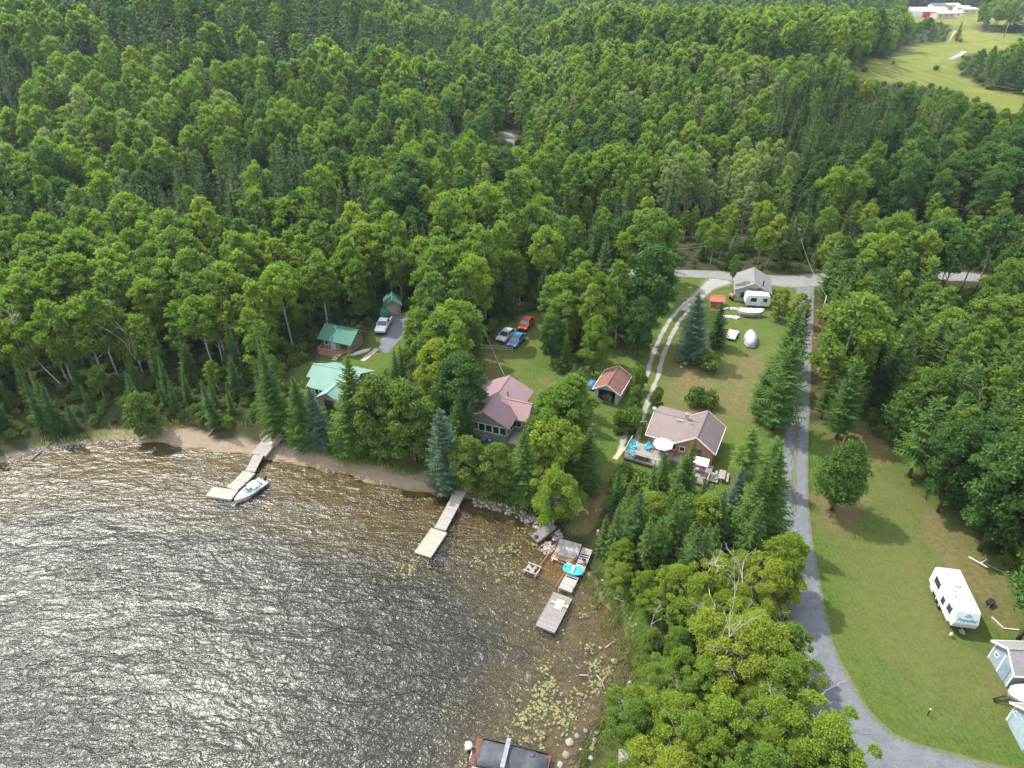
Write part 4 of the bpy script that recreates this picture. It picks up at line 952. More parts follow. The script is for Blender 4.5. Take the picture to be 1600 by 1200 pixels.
# ------------------------------------------------------------------ materials for built things
WH = plain('white_paint', (.62, .62, .60), .45); TRIM = plain('white_trim', (.70, .70, .68), .5)
GLASS = mat('window_glass'); _t = NT(GLASS); _t.out(_t.pr((.03, .04, .05), .08, 0, .8))
BLK = plain('black_rubber', (.02, .02, .022), .7); CHR = plain('bare_metal', (.45, .45, .46), .35, .8)
DECKW = boards('grey_deck_boards', (.24, .22, .20), (.36, .33, .29), .15, 'x'); DECKY = boards('grey_dock_boards', (.26, .25, .23), (.42, .39, .35), .16, 'x', joint=.10)
DECKN = boards('new_dock_boards', (.30, .28, .23), (.40, .37, .31), .16, 'x', joint=.08)
WOODG = plain('weathered_timber', (.27, .24, .21), .9, var=.35, scale=5); WOODB = plain('brown_timber', (.20, .12, .075), .85, var=.3, scale=5); WOODY = plain('fresh_timber', (.50, .40, .24), .8, var=.2)
CONC = plain('old_concrete', (.33, .30, .28), .95, var=.25, scale=2)
def brick_mat():
    m = mat('brick_wall'); t = NT(m); o = t.n('ShaderNodeTexCoord').outputs['Object']; s = t.n('ShaderNodeSeparateXYZ', {'Vector': o})
    v = t.n('ShaderNodeCombineXYZ', {'X': t.math('ADD', s.outputs[0], s.outputs[1]), 'Y': s.outputs[2]}).outputs[0]
    b = t.n('ShaderNodeTexBrick', {'Vector': v, 'Scale': 1., 'Color1': (.30, .12, .065, 1), 'Color2': (.40, .18, .10, 1), 'Mortar': (.30, .25, .21, 1), 'Mortar Size': .008, 'Brick Width': .22, 'Row Height': .075})
    t.out(t.pr(b.outputs['Color'], .9, 0, .2)); return m
BRICK = brick_mat()
def gable_roof(x0, x1, y0, y1, ze, zr, axis, th=.12, ov=.35):
    """two slopes meeting in a ridge along axis; returns a builder"""
    mb = MB()
    if axis == 'x':
        ym = (y0 + y1) / 2; k = (zr - ze) / (ym - y0); e = ze - ov * k
        pr = [(y0 - ov, e), (ym, zr), (y1 + ov, e), (y1 + ov, e - th), (ym, zr - th), (y0 - ov, e - th)]
        mb.prism([pr[0], pr[1], pr[4], pr[5]], x0 - ov, x1 + ov, 'x'); mb.prism([pr[1], pr[2], pr[3], pr[4]], x0 - ov, x1 + ov, 'x')
        mb.box(x0 - ov, x1 + ov, ym - .12, ym + .12, zr - .01, zr + .03)
    else:
        xm = (x0 + x1) / 2; k = (zr - ze) / (xm - x0); e = ze - ov * k
        pr = [(x0 - ov, e), (xm, zr), (x1 + ov, e), (x1 + ov, e - th), (xm, zr - th), (x0 - ov, e - th)]
        mb.prism([pr[0], pr[1], pr[4], pr[5]], y0 - ov, y1 + ov, 'y'); mb.prism([pr[1], pr[2], pr[3], pr[4]], y0 - ov, y1 + ov, 'y')
        mb.box(xm - .12, xm + .12, y0 - ov, y1 + ov, zr - .01, zr + .03)
    return mb
def gable_walls(x0, x1, y0, y1, zb, ze, zr, axis):
    mb = MB(); zt = ze - .06
    if axis == 'y': xm = (x0 + x1) / 2; mb.prism([(x0, zb), (x1, zb), (x1, zt), (xm, zr - .13), (x0, zt)], y0, y1, 'y')
    else: ym = (y0 + y1) / 2; mb.prism([(y0, zb), (y1, zb), (y1, zt), (ym, zr - .13), (y0, zt)], x0, x1, 'x')
    return mb
def fascia(root, x0, x1, y0, y1, ze, zr, axis, ov=.35, m=None):
    """boards along the roof's edges"""
    mb = MB(); k = (zr - ze) / (((y1 - y0) if axis == 'x' else (x1 - x0)) / 2); e = ze - ov * k
    if axis == 'y':
        xm = (x0 + x1) / 2
        for y in (y0 - ov - .02, y1 + ov + .02):
            mb.bar((x0 - ov, y, e - .07), (xm, y, zr - .07), .05, .2); mb.bar((xm, y, zr - .07), (x1 + ov, y, e - .07), .05, .2)
        for x in (x0 - ov - .03, x1 + ov + .03): mb.bar((x, y0 - ov, e - .09), (x, y1 + ov, e - .09), .06, .14)
    else:
        ym = (y0 + y1) / 2
        for x in (x0 - ov - .02, x1 + ov + .02):
            mb.bar((x, y0 - ov, e - .07), (x, ym, zr - .07), .05, .2); mb.bar((x, ym, zr - .07), (x, y1 + ov, e - .07), .05, .2)
        for y in (y0 - ov - .03, y1 + ov + .03): mb.bar((x0 - ov, y, e - .09), (x1 + ov, y, e - .09), .06, .14)
    return mb.build('fascia', m or TRIM, root)
def window(root, c, w, h, face, fm=None, name='window', bars=1):
    """face: 'f' front (-y), 'b' back, 'l' left (-x), 'r' right; c = centre on the wall plane"""
    x, y, z = c; mb = MB(); g = MB(); t = .07
    def bx(m, a0, a1, z0, z1, d0, d1):
        if face in 'fb': s = -1 if face == 'f' else 1; m.box(x + a0, x + a1, y + min(s*d0, s*d1), y + max(s*d0, s*d1), z + z0, z + z1)
        else: s = -1 if face == 'l' else 1; m.box(x + min(s*d0, s*d1), x + max(s*d0, s*d1), y + a0, y + a1, z + z0, z + z1)
    bx(mb, -w/2 - t, w/2 + t, h/2, h/2 + t, -.02, .06); bx(mb, -w/2 - t, w/2 + t, -h/2 - t, -h/2, -.02, .09)
    bx(mb, -w/2 - t, -w/2, -h/2, h/2, -.02, .06); bx(mb, w/2, w/2 + t, -h/2, h/2, -.02, .06)
    for k in range(bars): q = -w/2 + w * (k + 1) / (bars + 1); bx(mb, q - .025, q + .025, -h/2, h/2, -.02, .05)
    bx(g, -w/2, w/2, -h/2, h/2, -.02, .025)
    f = mb.build(name, fm or TRIM, root); g.build('pane', GLASS, f); return f
def door(root, c, w, h, face, m, name='door'):
    x, y, z = c; mb = MB(); hb = MB(); s = -1 if face in 'fl' else 1
    if face in 'fb': mb.box(x - w/2, x + w/2, min(y, y + s*.06), max(y, y + s*.06), z, z + h); hb.ball((x + w*.38, y + s*.09, z + h*.48), .05, 6, 4)
    else: mb.box(min(x, x + s*.06), max(x, x + s*.06), y - w/2, y + w/2, z, z + h); hb.ball((x + s*.09, y + w*.38, z + h*.48), .05, 6, 4)
    d = mb.build(name, m, root); hb.build('handle', CHR, d); return d
def deck(root, x0, x1, y0, y1, z, zb, m, rail=None, name='deck'):
    mb = MB(); n = max(3, int((x1 - x0) / .15)); w = (x1 - x0) / n
    for k in range(n): mb.box(x0 + k*w + .008, x0 + (k+1)*w - .008, y0, y1, z - .04, z + .004 * (k % 3))
    mb.box(x0, x1, y0, y0 + .06, z - .25, z - .045); mb.box(x0, x1, y1 - .06, y1, z - .25, z - .045); mb.box(x0, x0 + .06, y0 + .06, y1 - .06, z - .25, z - .045); mb.box(x1 - .06, x1, y0 + .06, y1 - .06, z - .25, z - .045)
    for x in (x0 + .15, (x0+x1)/2, x1 - .15):
        for y in (y0 + .15, y1 - .15): mb.box(x - .06, x + .06, y - .06, y + .06, zb, z - .25)
    o = mb.build(name, m, root)
    if rail:
        r = MB()
        def run(ax, ay, bx_, by_):
            L_ = math.hypot(bx_-ax, by_-ay); k_ = max(1, int(L_ / 1.3))
            for i in range(k_ + 1): px, py = ax + (bx_-ax)*i/k_, ay + (by_-ay)*i/k_; r.box(px-.045, px+.045, py-.045, py+.045, z, z + .95)
            r.bar((ax, ay, z + .97), (bx_, by_, z + .97), .12, .05); r.bar((ax, ay, z + .15), (bx_, by_, z + .15), .05, .05)
            kk = int(L_ / .16)
            for i in range(kk): px, py = ax + (bx_-ax)*(i+.5)/kk, ay + (by_-ay)*(i+.5)/kk; r.box(px-.018, px+.018, py-.018, py+.018, z + .15, z + .95)
        for seg in rail: run(*seg)
        r.build('railing', m, root)
    return o
def steps(root, x0, x1, y0, z0, n, dy, dz, m, name='stairs'):
    mb = MB()
    for k in range(n): mb.box(x0, x1, y0 + k*dy, y0 + (k+1)*dy + .03, z0 + k*dz - .05, z0 + k*dz)
    mb.bar((x0 - .04, y0, z0 - .12), (x0 - .04, y0 + n*dy, z0 + n*dz - .12), .06, .25); mb.bar((x1 + .04, y0, z0 - .12), (x1 + .04, y0 + n*dy, z0 + n*dz - .12), .06, .25)
    return mb.build(name, m, root)
def W(frame, x, y, z=0):   # local -> world
    fx, fy, rz = frame; c, s = math.cos(rz), math.sin(rz); return (fx + x*c - y*s, fy + x*s + y*c, z)

# ---- brick house
gz = H1(*W(HB1, 4, 0)[:2]); b = thing('brick_house', 'brick house with ribbed brown metal roof and white trim behind the fir stand', 'house', (HB1[0], HB1[1], gz), HB1[2])
RB = metalroof('brown_metal_roof', (.20, .155, .145), .3, 'x'); RB2 = metalroof('brown_metal_roof_cross', (.155, .115, .11), .3, 'y')
gable_walls(.3, 5.6, .3, 7.0, -.4, 2.55, 4.0, 'x').build('wall', BRICK, b)
gable_walls(4.3, 9.0, 0.05, 6.0, -.4, 2.55, 4.3, 'y').build('wall', BRICK, b)
gable_roof(.3, 6.2, .3, 7.0, 2.65, 4.0, 'x').build('roof', RB, b)
r2 = gable_roof(4.25, 9.0, 0.05, 6.0, 2.68, 4.33, 'y').build('roof', RB2, b)
fascia(b, 4.25, 9.0, 0.05, 6.0, 2.68, 4.33, 'y')
gt = MB(); gt.bar((-.1, -.12, 2.36), (3.9, -.12, 2.36), .1, .12); gt.bar((-.09, .0, 2.42), (-.09, 3.6, 3.92), .05, .18); gt.build('gutter', TRIM, b)
ch = MB(); ch.box(4.2, 4.6, 3.5, 3.9, 3.6, 4.75); ch.box(4.15, 4.65, 3.45, 3.95, 4.75, 4.83); ch.cyl(4.4, 3.7, 4.83, 5.1, .09, 8); ch.build('chimney', plain('chimney_grey', (.30, .27, .25)), b)
v_ = MB(); v_.box(3.2, 4.1, 2.95, 3.1, 3.95, 4.0); v_.box(4.9, 5.5, 3.0, 3.1, 3.98, 4.04); v_.build('roof_vent', CHR, b)
window(b, (1.55, .3, 1.55), 1.1, .95, 'f'); window(b, (3.6, .3, 1.5), 1.0, .95, 'f'); window(b, (6.3, .05, 1.35), .5, 1.6, 'f', bars=0); window(b, (5.0, .05, 1.6), .6, .7, 'f', bars=0)
door(b, (7.05, .05, .25), .95, 2.0, 'f', GLASS, 'patio_door'); window(b, (9.0, 3.0, 1.5), 1.1, .9, 'r')
deck(b, -1.9, 4.0, -3.6, .25, .5, -1.2, DECKW, [(-1.85, -3.55, 3.9, -3.55), (-1.85, -3.55, -1.85, .2)], 'deck')
deck(b, 6.6, 9.4, -4.3, -1.2, .35, -1.2, DECKW, [(6.65, -4.25, 9.35, -4.25), (9.35, -4.25, 9.35, -2.3)], 'deck')
deck(b, 4.0, 9.4, -1.2, .0, .3, -1.0, DECKW, None, 'walkway')
mb = MB()
for k in range(3): mb.box(9.45, 10.5, -2.2 + k * .0 - .9, -1.3, .25 - k * .17, .30 - k * .17) if k == 0 else mb.box(9.45 + k*.3, 9.8 + k*.3, -2.1, -1.3, .25 - k * .17, .30 - k * .17)
mb.build('stairs', WOODG, b)
sd = MB(); sd.bar((-1.0, .5, 3.9), (-.3, .9, 3.9), .05); sd.cyl(-1.0, .5, 3.75, 3.85, .04, 8); sd.build('dish_bracket', CHR, b)
sh = thing('satellite_dish', 'small white satellite dish at the back corner of the brick house roof', 'satellite dish', W(HB1, -.15, 3.9, gz + 3.95), HB1[2])
mb = MB(); n = 14; vs = [(0, -.12, .15)] + [(.34*math.cos(6.283*i/n), 0.02, .15 + .34*math.sin(6.283*i/n)) for i in range(n)] + [(0, -.08, .15)] + [(.34*math.cos(6.283*i/n), 0.05, .15 + .34*math.sin(6.283*i/n)) for i in range(n)]
mb.add(vs, [(0, 1+i, 1+(i+1)%n) for i in range(n)] + [(n+1, n+2+(i+1)%n, n+2+i) for i in range(n)] + [(1+i, n+2+i, n+2+(i+1)%n, 1+(i+1)%n) for i in range(n)]); mb.build('dish', WH, sh)
mb = MB(); mb.bar((0, .04, .12), (0, .1, -.3), .05); mb.bar((0, -.05, -.1), (0, -.4, .15), .03); mb.box(-.04, .04, -.46, -.38, .11, .19); mb.build('mast', CHR, sh)
# furniture on the decks
TURQ = plain('turquoise_plastic', (.05, .42, .50), .4); TEAL = plain('teal_plastic', (.03, .45, .42), .35)
def adirondack():
    r = thing('deck_chair', 'turquoise slatted deck chair', 'chair')
    s = MB(); [s.box(-.28, .28, -.28 + k*.1, -.2 + k*.1, .36 - k*.02, .385 - k*.02) for k in range(6)]; s.build('seat', TURQ, r)
    s = MB()
    for k in range(5): x = -.24 + k * .12; s.bar((x, .28, .26), (x * 1.2, .62, .95 + .08 * (1 - abs(k-2)/2)), .1, .025)
    s.build('backrest', TURQ, r)
    for sx in (-1, 1):
        a = MB(); a.box(sx*.36-.06, sx*.36+.06, -.35, .42, .58, .61); a.build('armrest', TURQ, r)
        l = MB(); l.box(sx*.32-.02, sx*.32+.02, -.3, -.2, 0, .58); l.build('leg', TURQ, r); l = MB(); l.bar((sx*.3, -.2, .34), (sx*.3, .6, .05), .03, .1); l.build('leg', TURQ, r)
    return r
ad = adirondack(); zz = gz + .505
for i, (x, y, a, lb) in enumerate([(-1.2, -1.2, .4, 'turquoise deck chair at the outer corner of the brick house deck'), (-1.3, -2.3, 1.1, 'turquoise deck chair nearest the deck stairs of the brick house'), (.6, -.7, -.2, 'turquoise deck chair under the brick house window'), (-.7, -3.0, 1.9, 'turquoise deck chair by the front railing of the brick house')]):
    o = ad if i == 0 else copy_tree(ad); o.location = W(HB1, x, y, zz); o['group'] = 'turquoise chairs on the brick house deck'; o.rotation_euler = (0, 0, HB1[2] + a); o['label'] = lb
pa = thing('parasol', 'round white parasol open over the deck of the brick house', 'parasol', W(HB1, 2.7, -1.3, zz), 0)
mb = MB(); n = 8; vs = [(0, 0, 2.55)] + [(1.35*math.cos(6.283*i/n), 1.35*math.sin(6.283*i/n), 2.1) for i in range(n)] + [(1.35*math.cos(6.283*i/n), 1.35*math.sin(6.283*i/n), 1.95) for i in range(n)] + [(0, 0, 2.5)]
mb.add(vs, [(0, 1+i, 1+(i+1)%n) for i in range(n)] + [(1+i, n+1+i, n+1+(i+1)%n, 1+(i+1)%n) for i in range(n)] + [(2*n+1, 1+(i+1)%n, 1+i) for i in range(n)]); mb.build('canopy', plain('pale_canvas', (.72, .68, .66), .8), pa)
mb = MB(); mb.cyl(0, 0, 0, 2.6, .025, 8); mb.cyl(0, 0, 0, .08, .25, 12); mb.build('pole', CHR, pa)
tb = thing('patio_table', 'round glass table under the white parasol', 'table', W(HB1, 2.7, -1.3, zz)); mb = MB(); mb.cyl(0, 0, .68, .72, .6, 16); mb.build('tabletop', plain('smoked_glass', (.15, .17, .18), .15), tb)
for k in range(4):
    mb = MB(); a = k * 1.571 + .5; mb.bar((.45*math.cos(a), .45*math.sin(a), 0), (.35*math.cos(a), .35*math.sin(a), .68), .04); mb.build('leg', BLK, tb)
sw = thing('canopy_swing', 'swing seat with white canopy before the brick house gable', 'swing seat', W(HB1, 7.9, -2.1, gz + .36), HB1[2] + .05)
mb = MB(); mb.slab([(-1.0, -.7, 1.75), (1.0, -.7, 1.75), (1.0, .55, 2.0), (-1.0, .55, 2.0)], .04); mb.box(-1.0, 1.0, -.74, -.70, 1.6, 1.75); mb.build('canopy', plain('white_canvas', (.75, .74, .72), .8), sw)
mb = MB(); mb.box(-.8, .8, -.3, .25, .45, .55); mb.bar((-.8, .28, .75), (.8, .28, .75), .08, .5); mb.build('seat', plain('striped_cushion', (.45, .28, .28), .8), sw)
mb = MB(); [mb.bar((sx, -.7, 0), (sx * .95, 0, 1.85), .05) or mb.bar((sx, .7, 0), (sx * .95, 0, 1.85), .05) for sx in (-1.05, 1.05)]; mb.build('frame', CHR, sw)
gr = thing('kettle_barbecue', 'dark covered barbecue beside the parasol on the brick house deck', 'barbecue', W(HB1, 3.6, -3.0, zz)); mb = MB(); mb.box(-.35, .35, -.25, .25, .1, .8); mb.box(-.7, .7, -.22, .22, .78, .83); mb.build('cart', BLK, gr)
mb = MB(); mb.prism([(-.27, .83), (.27, .83), (.24, 1.05), (0, 1.15), (-.24, 1.05)], -.36, .36, 'x'); mb.build('lid', plain('maroon_enamel', (.10, .03, .035), .3), gr)
for (x, y, c, nm, lb) in [(7.2, -3.4, (.6, .06, .05), 'planter', 'red flower pot on the small deck of the brick house'), (7.6, -3.8, (.7, .35, .05), 'planter', 'orange flower pot on the small deck of the brick house'), (8.9, -3.6, (.05, .2, .6), 'planter', 'blue flower pot on the small deck of the brick house'), (5.4, -.7, (.55, .1, .3), 'planter', 'pink flower pot beside the patio door of the brick house')]:
    p = thing(nm, lb, 'flower pot', W(HB1, x, y, gz + .36)); mb = MB(); mb.tube([(0,0,0), (0,0,.32)], [.14, .2], 10); mb.build('pot', plain('terracotta', (.30, .13, .07)), p); mb = MB(); [mb.ball((.12*math.cos(k*2.4), .12*math.sin(k*2.4), .38 + .05*(k%3)), .09, 6, 4, jit=.4) for k in range(7)]; mb.build('flowers', plain('bloom_%d' % int(c[0]*100), c, .7), p)
sfa = thing('patio_sofa', 'dark cushioned sofa at the front rail of the brick house deck', 'sofa', W(HB1, .6, -2.9, zz), HB1[2] + .1)
mb = MB(); mb.box(-.9, .9, -.35, .35, .1, .4); mb.build('seat', plain('slate_cushion', (.12, .17, .22), .8), sfa); mb = MB(); mb.box(-.9, .9, -.45, -.35, .1, .8); mb.build('backrest', plain('slate_frame', (.05, .06, .07), .8), sfa)
wl = thing('lumber_pile', 'yellow planks stacked against the corner of the brick house deck', 'planks', W(HB1, -2.7, -2.3, gz - .1), HB1[2] - .1)
for k in range(5): mb = MB(); mb.box(-.35 + k*.14, -.24 + k*.14, -1.7, 1.5 - .2*(k%2), .05 + .03*(k%2), .12 + .03*(k%2)); mb.build('plank', WOODY, wl)
x, y, z = G(713, 571) if False else G(1127, 748)
pt = thing('picnic_table', 'weathered picnic table on the grass below the brick house', 'picnic table', (x, y, z), -.35)
mb = MB(); [mb.box(-.38 + k*.16, -.24 + k*.16, -.9, .9, .72, .76) for k in range(5)]; mb.build('tabletop', WOODG, pt)
for sx in (-1, 1): mb = MB(); [mb.box(sx*.72 - .14 + k*.15, sx*.72 - .01 + k*.15, -.9, .9, .42, .46) for k in range(2)]; mb.build('bench', WOODG, pt)
for sy in (-.6, .6): mb = MB(); mb.bar((-.75, sy, 0), (-.25, sy, .72), .1, .05); mb.bar((.75, sy, 0), (.25, sy, .72), .1, .05); mb.bar((-.8, sy, .4), (.8, sy, .4), .1, .05); mb.build('leg', WOODG, pt)

# ---- mauve roofed house
gz = H1(*W(HB2, 0, -5)[:2]); b = thing('mauve_roofed_house', 'green sided house with mauve metal roof and windowed sunroom facing the lake', 'house', (HB2[0], HB2[1], gz), HB2[2])
RM = metalroof('mauve_metal_roof', (.245, .155, .17), .3, 'y'); RM2 = metalroof('rose_metal_roof', (.31, .18, .185), .3, 'x')
SID = boards('sage_siding', (.22, .26, .19), (.26, .30, .22), .12, 'z', joint=.12)
gable_walls(-3.3, 3.2, -9.5, -.4, -.6, 2.9, 4.6, 'y').build('wall', SID, b)
gable_walls(.4, 4.9, -6.8, -3.1, -.6, 2.6, 3.7, 'x').build('wall', SID, b)
gable_roof(-3.3, 3.2, -9.5, -.4, 2.95, 4.62, 'y', ov=.4).build('roof', RM, b); fascia(b, -3.3, 3.2, -9.5, -.4, 2.95, 4.62, 'y', .4, plain('mauve_trim', (.34, .22, .22)))
gable_roof(1.4, 4.9, -6.8, -3.1, 2.65, 4.05, 'x', ov=.35).build('roof', RM2, b)
for k in range(6): window(b, (-2.6 + k*1.04, -9.5, 1.75), .86, 1.15, 'f', bars=0)
for k in range(2): window(b, (3.2, -8.9 + k * 1.1, 1.7), .85, 1.1, 'r', bars=0)
window(b, (3.6, -6.8, 1.5), 1.3, .9, 'f'); window(b, (4.9, -5.0, 1.5), .8, .9, 'r'); window(b, (3.2, -1.6, 1.7), .9, .9, 'r'); door(b, (2.3, -6.8, .0), .8, 1.9, 'f', WH)
mb = MB(); mb.cyl(1.2, -4.0, 3.9, 4.55, .09, 8); mb.build('stove_pipe', plain('dark_pipe', (.06, .05, .05)), b); mb = MB(); mb.cyl(2.2, -6.0, 3.2, 3.6, .07, 8); mb.build('roof_vent', plain('dark_pipe', (.06, .05, .05)), b)
deck(b, 3.3, 5.4, -9.6, -6.9, .15, -1.2, DECKW, None, 'deck')
mb = MB(); mb.box(4.9, 6.6, -3.1, -3.0, 2.2, 2.3); mb.box(6.5, 6.6, -3.1, -3.0, -.4, 2.25); mb.build('awning_post', TRIM, b)
for i, (u, v, c, lb) in enumerate([(759, 684, (.75, .20, .04), 'orange plastic chair on the patio below the sunroom windows'), (768, 683, (.75, .22, .05), 'orange plastic chair nearest the sunroom corner'), (757, 690, (.06, .25, .55), 'blue plastic chair on the patio below the sunroom windows'), (764, 692, (.05, .30, .6), 'blue plastic chair in front of the orange chairs')]):
    x, y, z = G(u, v); r = thing('patio_chair', lb, 'chair', (x, y, z), i * .8, 'bright chairs below the sunroom'); m_ = plain('chair_plastic_%d' % i, c, .4)
    mb = MB(); mb.box(-.26, .26, -.26, .26, .4, .45); mb.build('seat', m_, r); mb = MB(); mb.bar((-.24, .26, .45), (-.24, .38, .95), .05); mb.bar((.24, .26, .45), (.24, .38, .95), .05); mb.slab([(-.24, .27, .5), (.24, .27, .5), (.24, .37, .92), (-.24, .37, .92)], .04); mb.build('backrest', m_, r)
    for sx in (-1, 1):
        for sy in (-1, 1): mb = MB(); mb.bar((sx*.22, sy*.22, .4), (sx*.28, sy*.28, 0), .05); mb.build('leg', m_, r)

# ---- green roofed cabin, shed and pale roofed house
GRN = metalroof('green_metal_roof', (.045, .16, .115), .3, 'x'); PALE = metalroof('pale_green_metal_roof', (.15, .28, .225), .35, 'x'); PALE2 = metalroof('pale_green_metal_roof_wing', (.17, .30, .24), .35, 'y')
TANS = boards('tan_siding', (.26, .20, .15), (.32, .25, .19), .18, 'z', joint=.1)
gz = H1(HB3[0] + 2, HB3[1]); b = thing('green_roofed_cabin', 'small tan cabin with dark green metal roof and front porch deck', 'cabin', (HB3[0], HB3[1], gz), HB3[2])
gable_walls(0, 5.2, 0, 3.9, -.5, 2.5, 3.7, 'x').build('wall', TANS, b); gable_roof(-.2, 5.5, -.3, 4.1, 2.5, 3.8, 'x', ov=.45).build('roof', GRN, b)
door(b, (1.9, 0, .2), .95, 2.0, 'f', plain('pale_blue_door', (.45, .55, .60))); window(b, (4.0, 0, 1.3), 1.3, 1.0, 'f', plain('dark_green_frame', (.05, .12, .10))); window(b, (.6, 0, 1.4), .6, .8, 'f', bars=0)
deck(b, 0, 4.0, -1.9, -.02, .2, -1.0, boards('brown_deck_boards', (.26, .17, .11), (.36, .25, .16), .15, 'x'), [(.05, -1.85, 3.0, -1.85), (.05, -1.85, .05, -.1)])
mb = MB(); [mb.box(3.0 + .05, 4.0, -1.95 - .3*(k+1), -1.95 - .3*k, .1 - .15*k, .15 - .15*k) for k in range(3)]; mb.build('stairs', WOODY, b)
cn = thing('upturned_canoe', 'pale upturned canoe lying at the end wall of the green roofed cabin', 'canoe', W(HB3, 6.4, 1.2, gz + .0), HB3[2] + 1.0)
def hull(Lh, Wd, Hh, n=9, m=8, flip=False, pw=.6):
    mb = MB(); vs = []; 
    for i in range(n):
        t = -1 + 2*i/(n-1); w = Wd/2 * (1 - abs(t)**2.4)**pw + .02; hh = Hh * (.75 + .35*t*t)
        for j in range(m + 1):
            a = math.pi * j / m; vs.append((Lh/2*t, -w*math.cos(a), (hh - Hh*math.sin(a)*1.0*(1 - .3*t*t)) if not flip else Hh*math.sin(a)*(1 - .3*t*t)))
    fs = [(i*(m+1)+j, (i+1)*(m+1)+j, (i+1)*(m+1)+j+1, i*(m+1)+j+1) for i in range(n-1) for j in range(m)]
    return mb.add(vs, fs, 0, True)
hull(3.6, .85, .4, flip=True).build('hull', plain('aged_fibreglass', (.50, .48, .40)), cn); mb = MB(); mb.bar((-1.75, 0, .33), (1.75, 0, .33), .04); mb.build('keel', WOODG, cn)
x, y, z = G(614, 493); b = thing('green_roofed_shed', 'small plywood shed with dark green roof at the gravel parking place', 'shed', (x - 1.3, y, z), R(10))
gable_walls(0, 2.8, 0, 3.4, -.3, 2.1, 3.0, 'y').build('wall', TANS, b); gable_roof(0, 2.8, 0, 3.4, 2.1, 3.1, 'y', ov=.3).build('roof', GRN, b); door(b, (1.4, 0, 0), 1.5, 1.8, 'f', plain('plywood', (.36, .27, .19)))
x, y, z = G(601, 497); b = thing('tarp_covered_trailer', 'low trailer under a bright green tarpaulin behind the white pickup', 'trailer', (x, y, z), R(5))
mb = MB(); mb.prism([(-.8, .4), (.8, .4), (.75, 1.0), (.3, 1.3), (-.35, 1.28), (-.75, 1.0)], 0, 2.2, 'y'); mb.build('tarpaulin', plain('green_tarp', (.02, .28, .17), .5), b, .06)
for sx in (-1, 1): mb = MB(); mb.tube([(sx*.7 - .08, 1.1, .28), (sx*.7 + .08, 1.1, .28)], .28, 12); mb.build('wheel', BLK, b)
gz = H1(HB4[0] + 4, HB4[1] + 3); b = thing('pale_roofed_house', 'house under a pale green metal roof hidden by the bank trees', 'house', (HB4[0], HB4[1], gz), HB4[2])
gable_walls(.3, 6.6, .3, 6.8, -.5, 2.6, 4.0, 'x').build('wall', TANS, b); gable_roof(.2, 6.7, .2, 6.9, 2.6, 4.1, 'x', ov=.45).build('roof', PALE, b)
gable_walls(-1.6, 2.0, 2.8, 6.0, -.5, 2.4, 3.3, 'x').build('wall', TANS, b); gable_roof(-1.6, 1.8, 2.6, 6.2, 2.45, 3.4, 'x', ov=.35).build('roof', PALE2, b)
gable_walls(3.0, 6.2, -1.6, 1.2, -.5, 2.4, 3.3, 'y').build('wall', TANS, b); gable_roof(3.0, 6.2, -1.6, 1.4, 2.45, 3.4, 'y', ov=.35).build('roof', PALE2, b)
for k in range(3): window(b, (1.2 + k * .75, .3, 1.5), .6, 1.0, 'f', bars=0)
window(b, (-.6, 2.8, 1.4), .9, .8, 'f'); door(b, (4.6, -1.6, 0), 1.6, 2.0, 'f', GLASS, 'patio_door')
x, y, z = G(412, 606); b = thing('outhouse', 'narrow brown plank outhouse at the forest edge beside the cabin lawn', 'outhouse', (x, y, z), R(-30))
mb = MB(); mb.prism([(-.6, -.2), (.6, -.2), (.6, 2.3), (-.6, 2.0)], -.6, .6, 'x'); mb.build('wall', boards('brown_planks', (.26, .13, .08), (.34, .19, .12), .14, 'x'), b); door(b, (0, -.6, .1), .7, 1.75, 'f', WOODB)
mb = MB(); mb.slab([(-.75, -.8, 2.0), (.75, -.8, 2.0), (.75, .75, 2.42), (-.75, .75, 2.42)], .06); mb.build('roof', GRN, b)

# ---- brown roofed garage
gz = H1(*W(HB6, 1.8, 1)[:2]); b = thing('brown_roofed_garage', 'small open garage with patchy brown shingle roof beside the gravel track', 'garage', (HB6[0], HB6[1], gz), HB6[2])
SHB = shingles('brown_shingles', (.13, .065, .05), (.19, .10, .075)); GW = boards('grey_siding', (.34, .33, .32), (.42, .41, .40), .14, 'z', joint=.1)
mb = MB(); mb.box(0, .12, .1, 5.2, -.3, 2.2); mb.box(3.6, 3.72, .1, 5.2, -.3, 2.2); mb.prism([(0, -.3), (3.72, -.3), (3.72, 2.2), (1.86, 3.25), (0, 2.2)], 5.2, 5.32, 'y')
mb.prism([(0, 2.2), (3.72, 2.2), (1.86, 3.25)], 0, .1, 'y'); mb.box(0, .55, 0, .1, -.3, 2.2); mb.box(3.2, 3.72, 0, .1, -.3, 2.2); mb.build('wall', GW, b)
gable_roof(0, 3.72, 0, 5.32, 2.25, 3.4, 'y', ov=.3).build('roof', SHB, b); fascia(b, 0, 3.72, 0, 5.32, 2.25, 3.4, 'y', .3)
ft = thing('clutter_pile', 'jumble of red and grey boxes inside the open brown roofed garage', 'boxes', W(HB6, 2.0, .6, gz), HB6[2]); rr = random.Random(4)
for k in range(7): mb = MB(); xx = -1.2 + rr.random()*2.4; mb.box(xx, xx + .3 + .3*rr.random(), rr.random()*.8, .9 + rr.random(), 0, .3 + .5*rr.random()); mb.build('box', [plain('box_red', (.35, .08, .06)), plain('box_tan', (.35, .26, .17)), plain('box_grey', (.3, .3, .3))][k % 3], ft)
bl = thing('covered_cart', 'blue tarpaulin heap at the corner of the brown roofed garage', 'tarpaulin', W(HB6, -1.3, 3.0, gz), HB6[2]); mb = MB(); mb.ball((0, 0, .4), 1.0, 10, 6, sz=.8, jit=.4, rnd=rr); mb.build('tarpaulin', plain('blue_tarp', (.03, .13, .22), .5), bl)
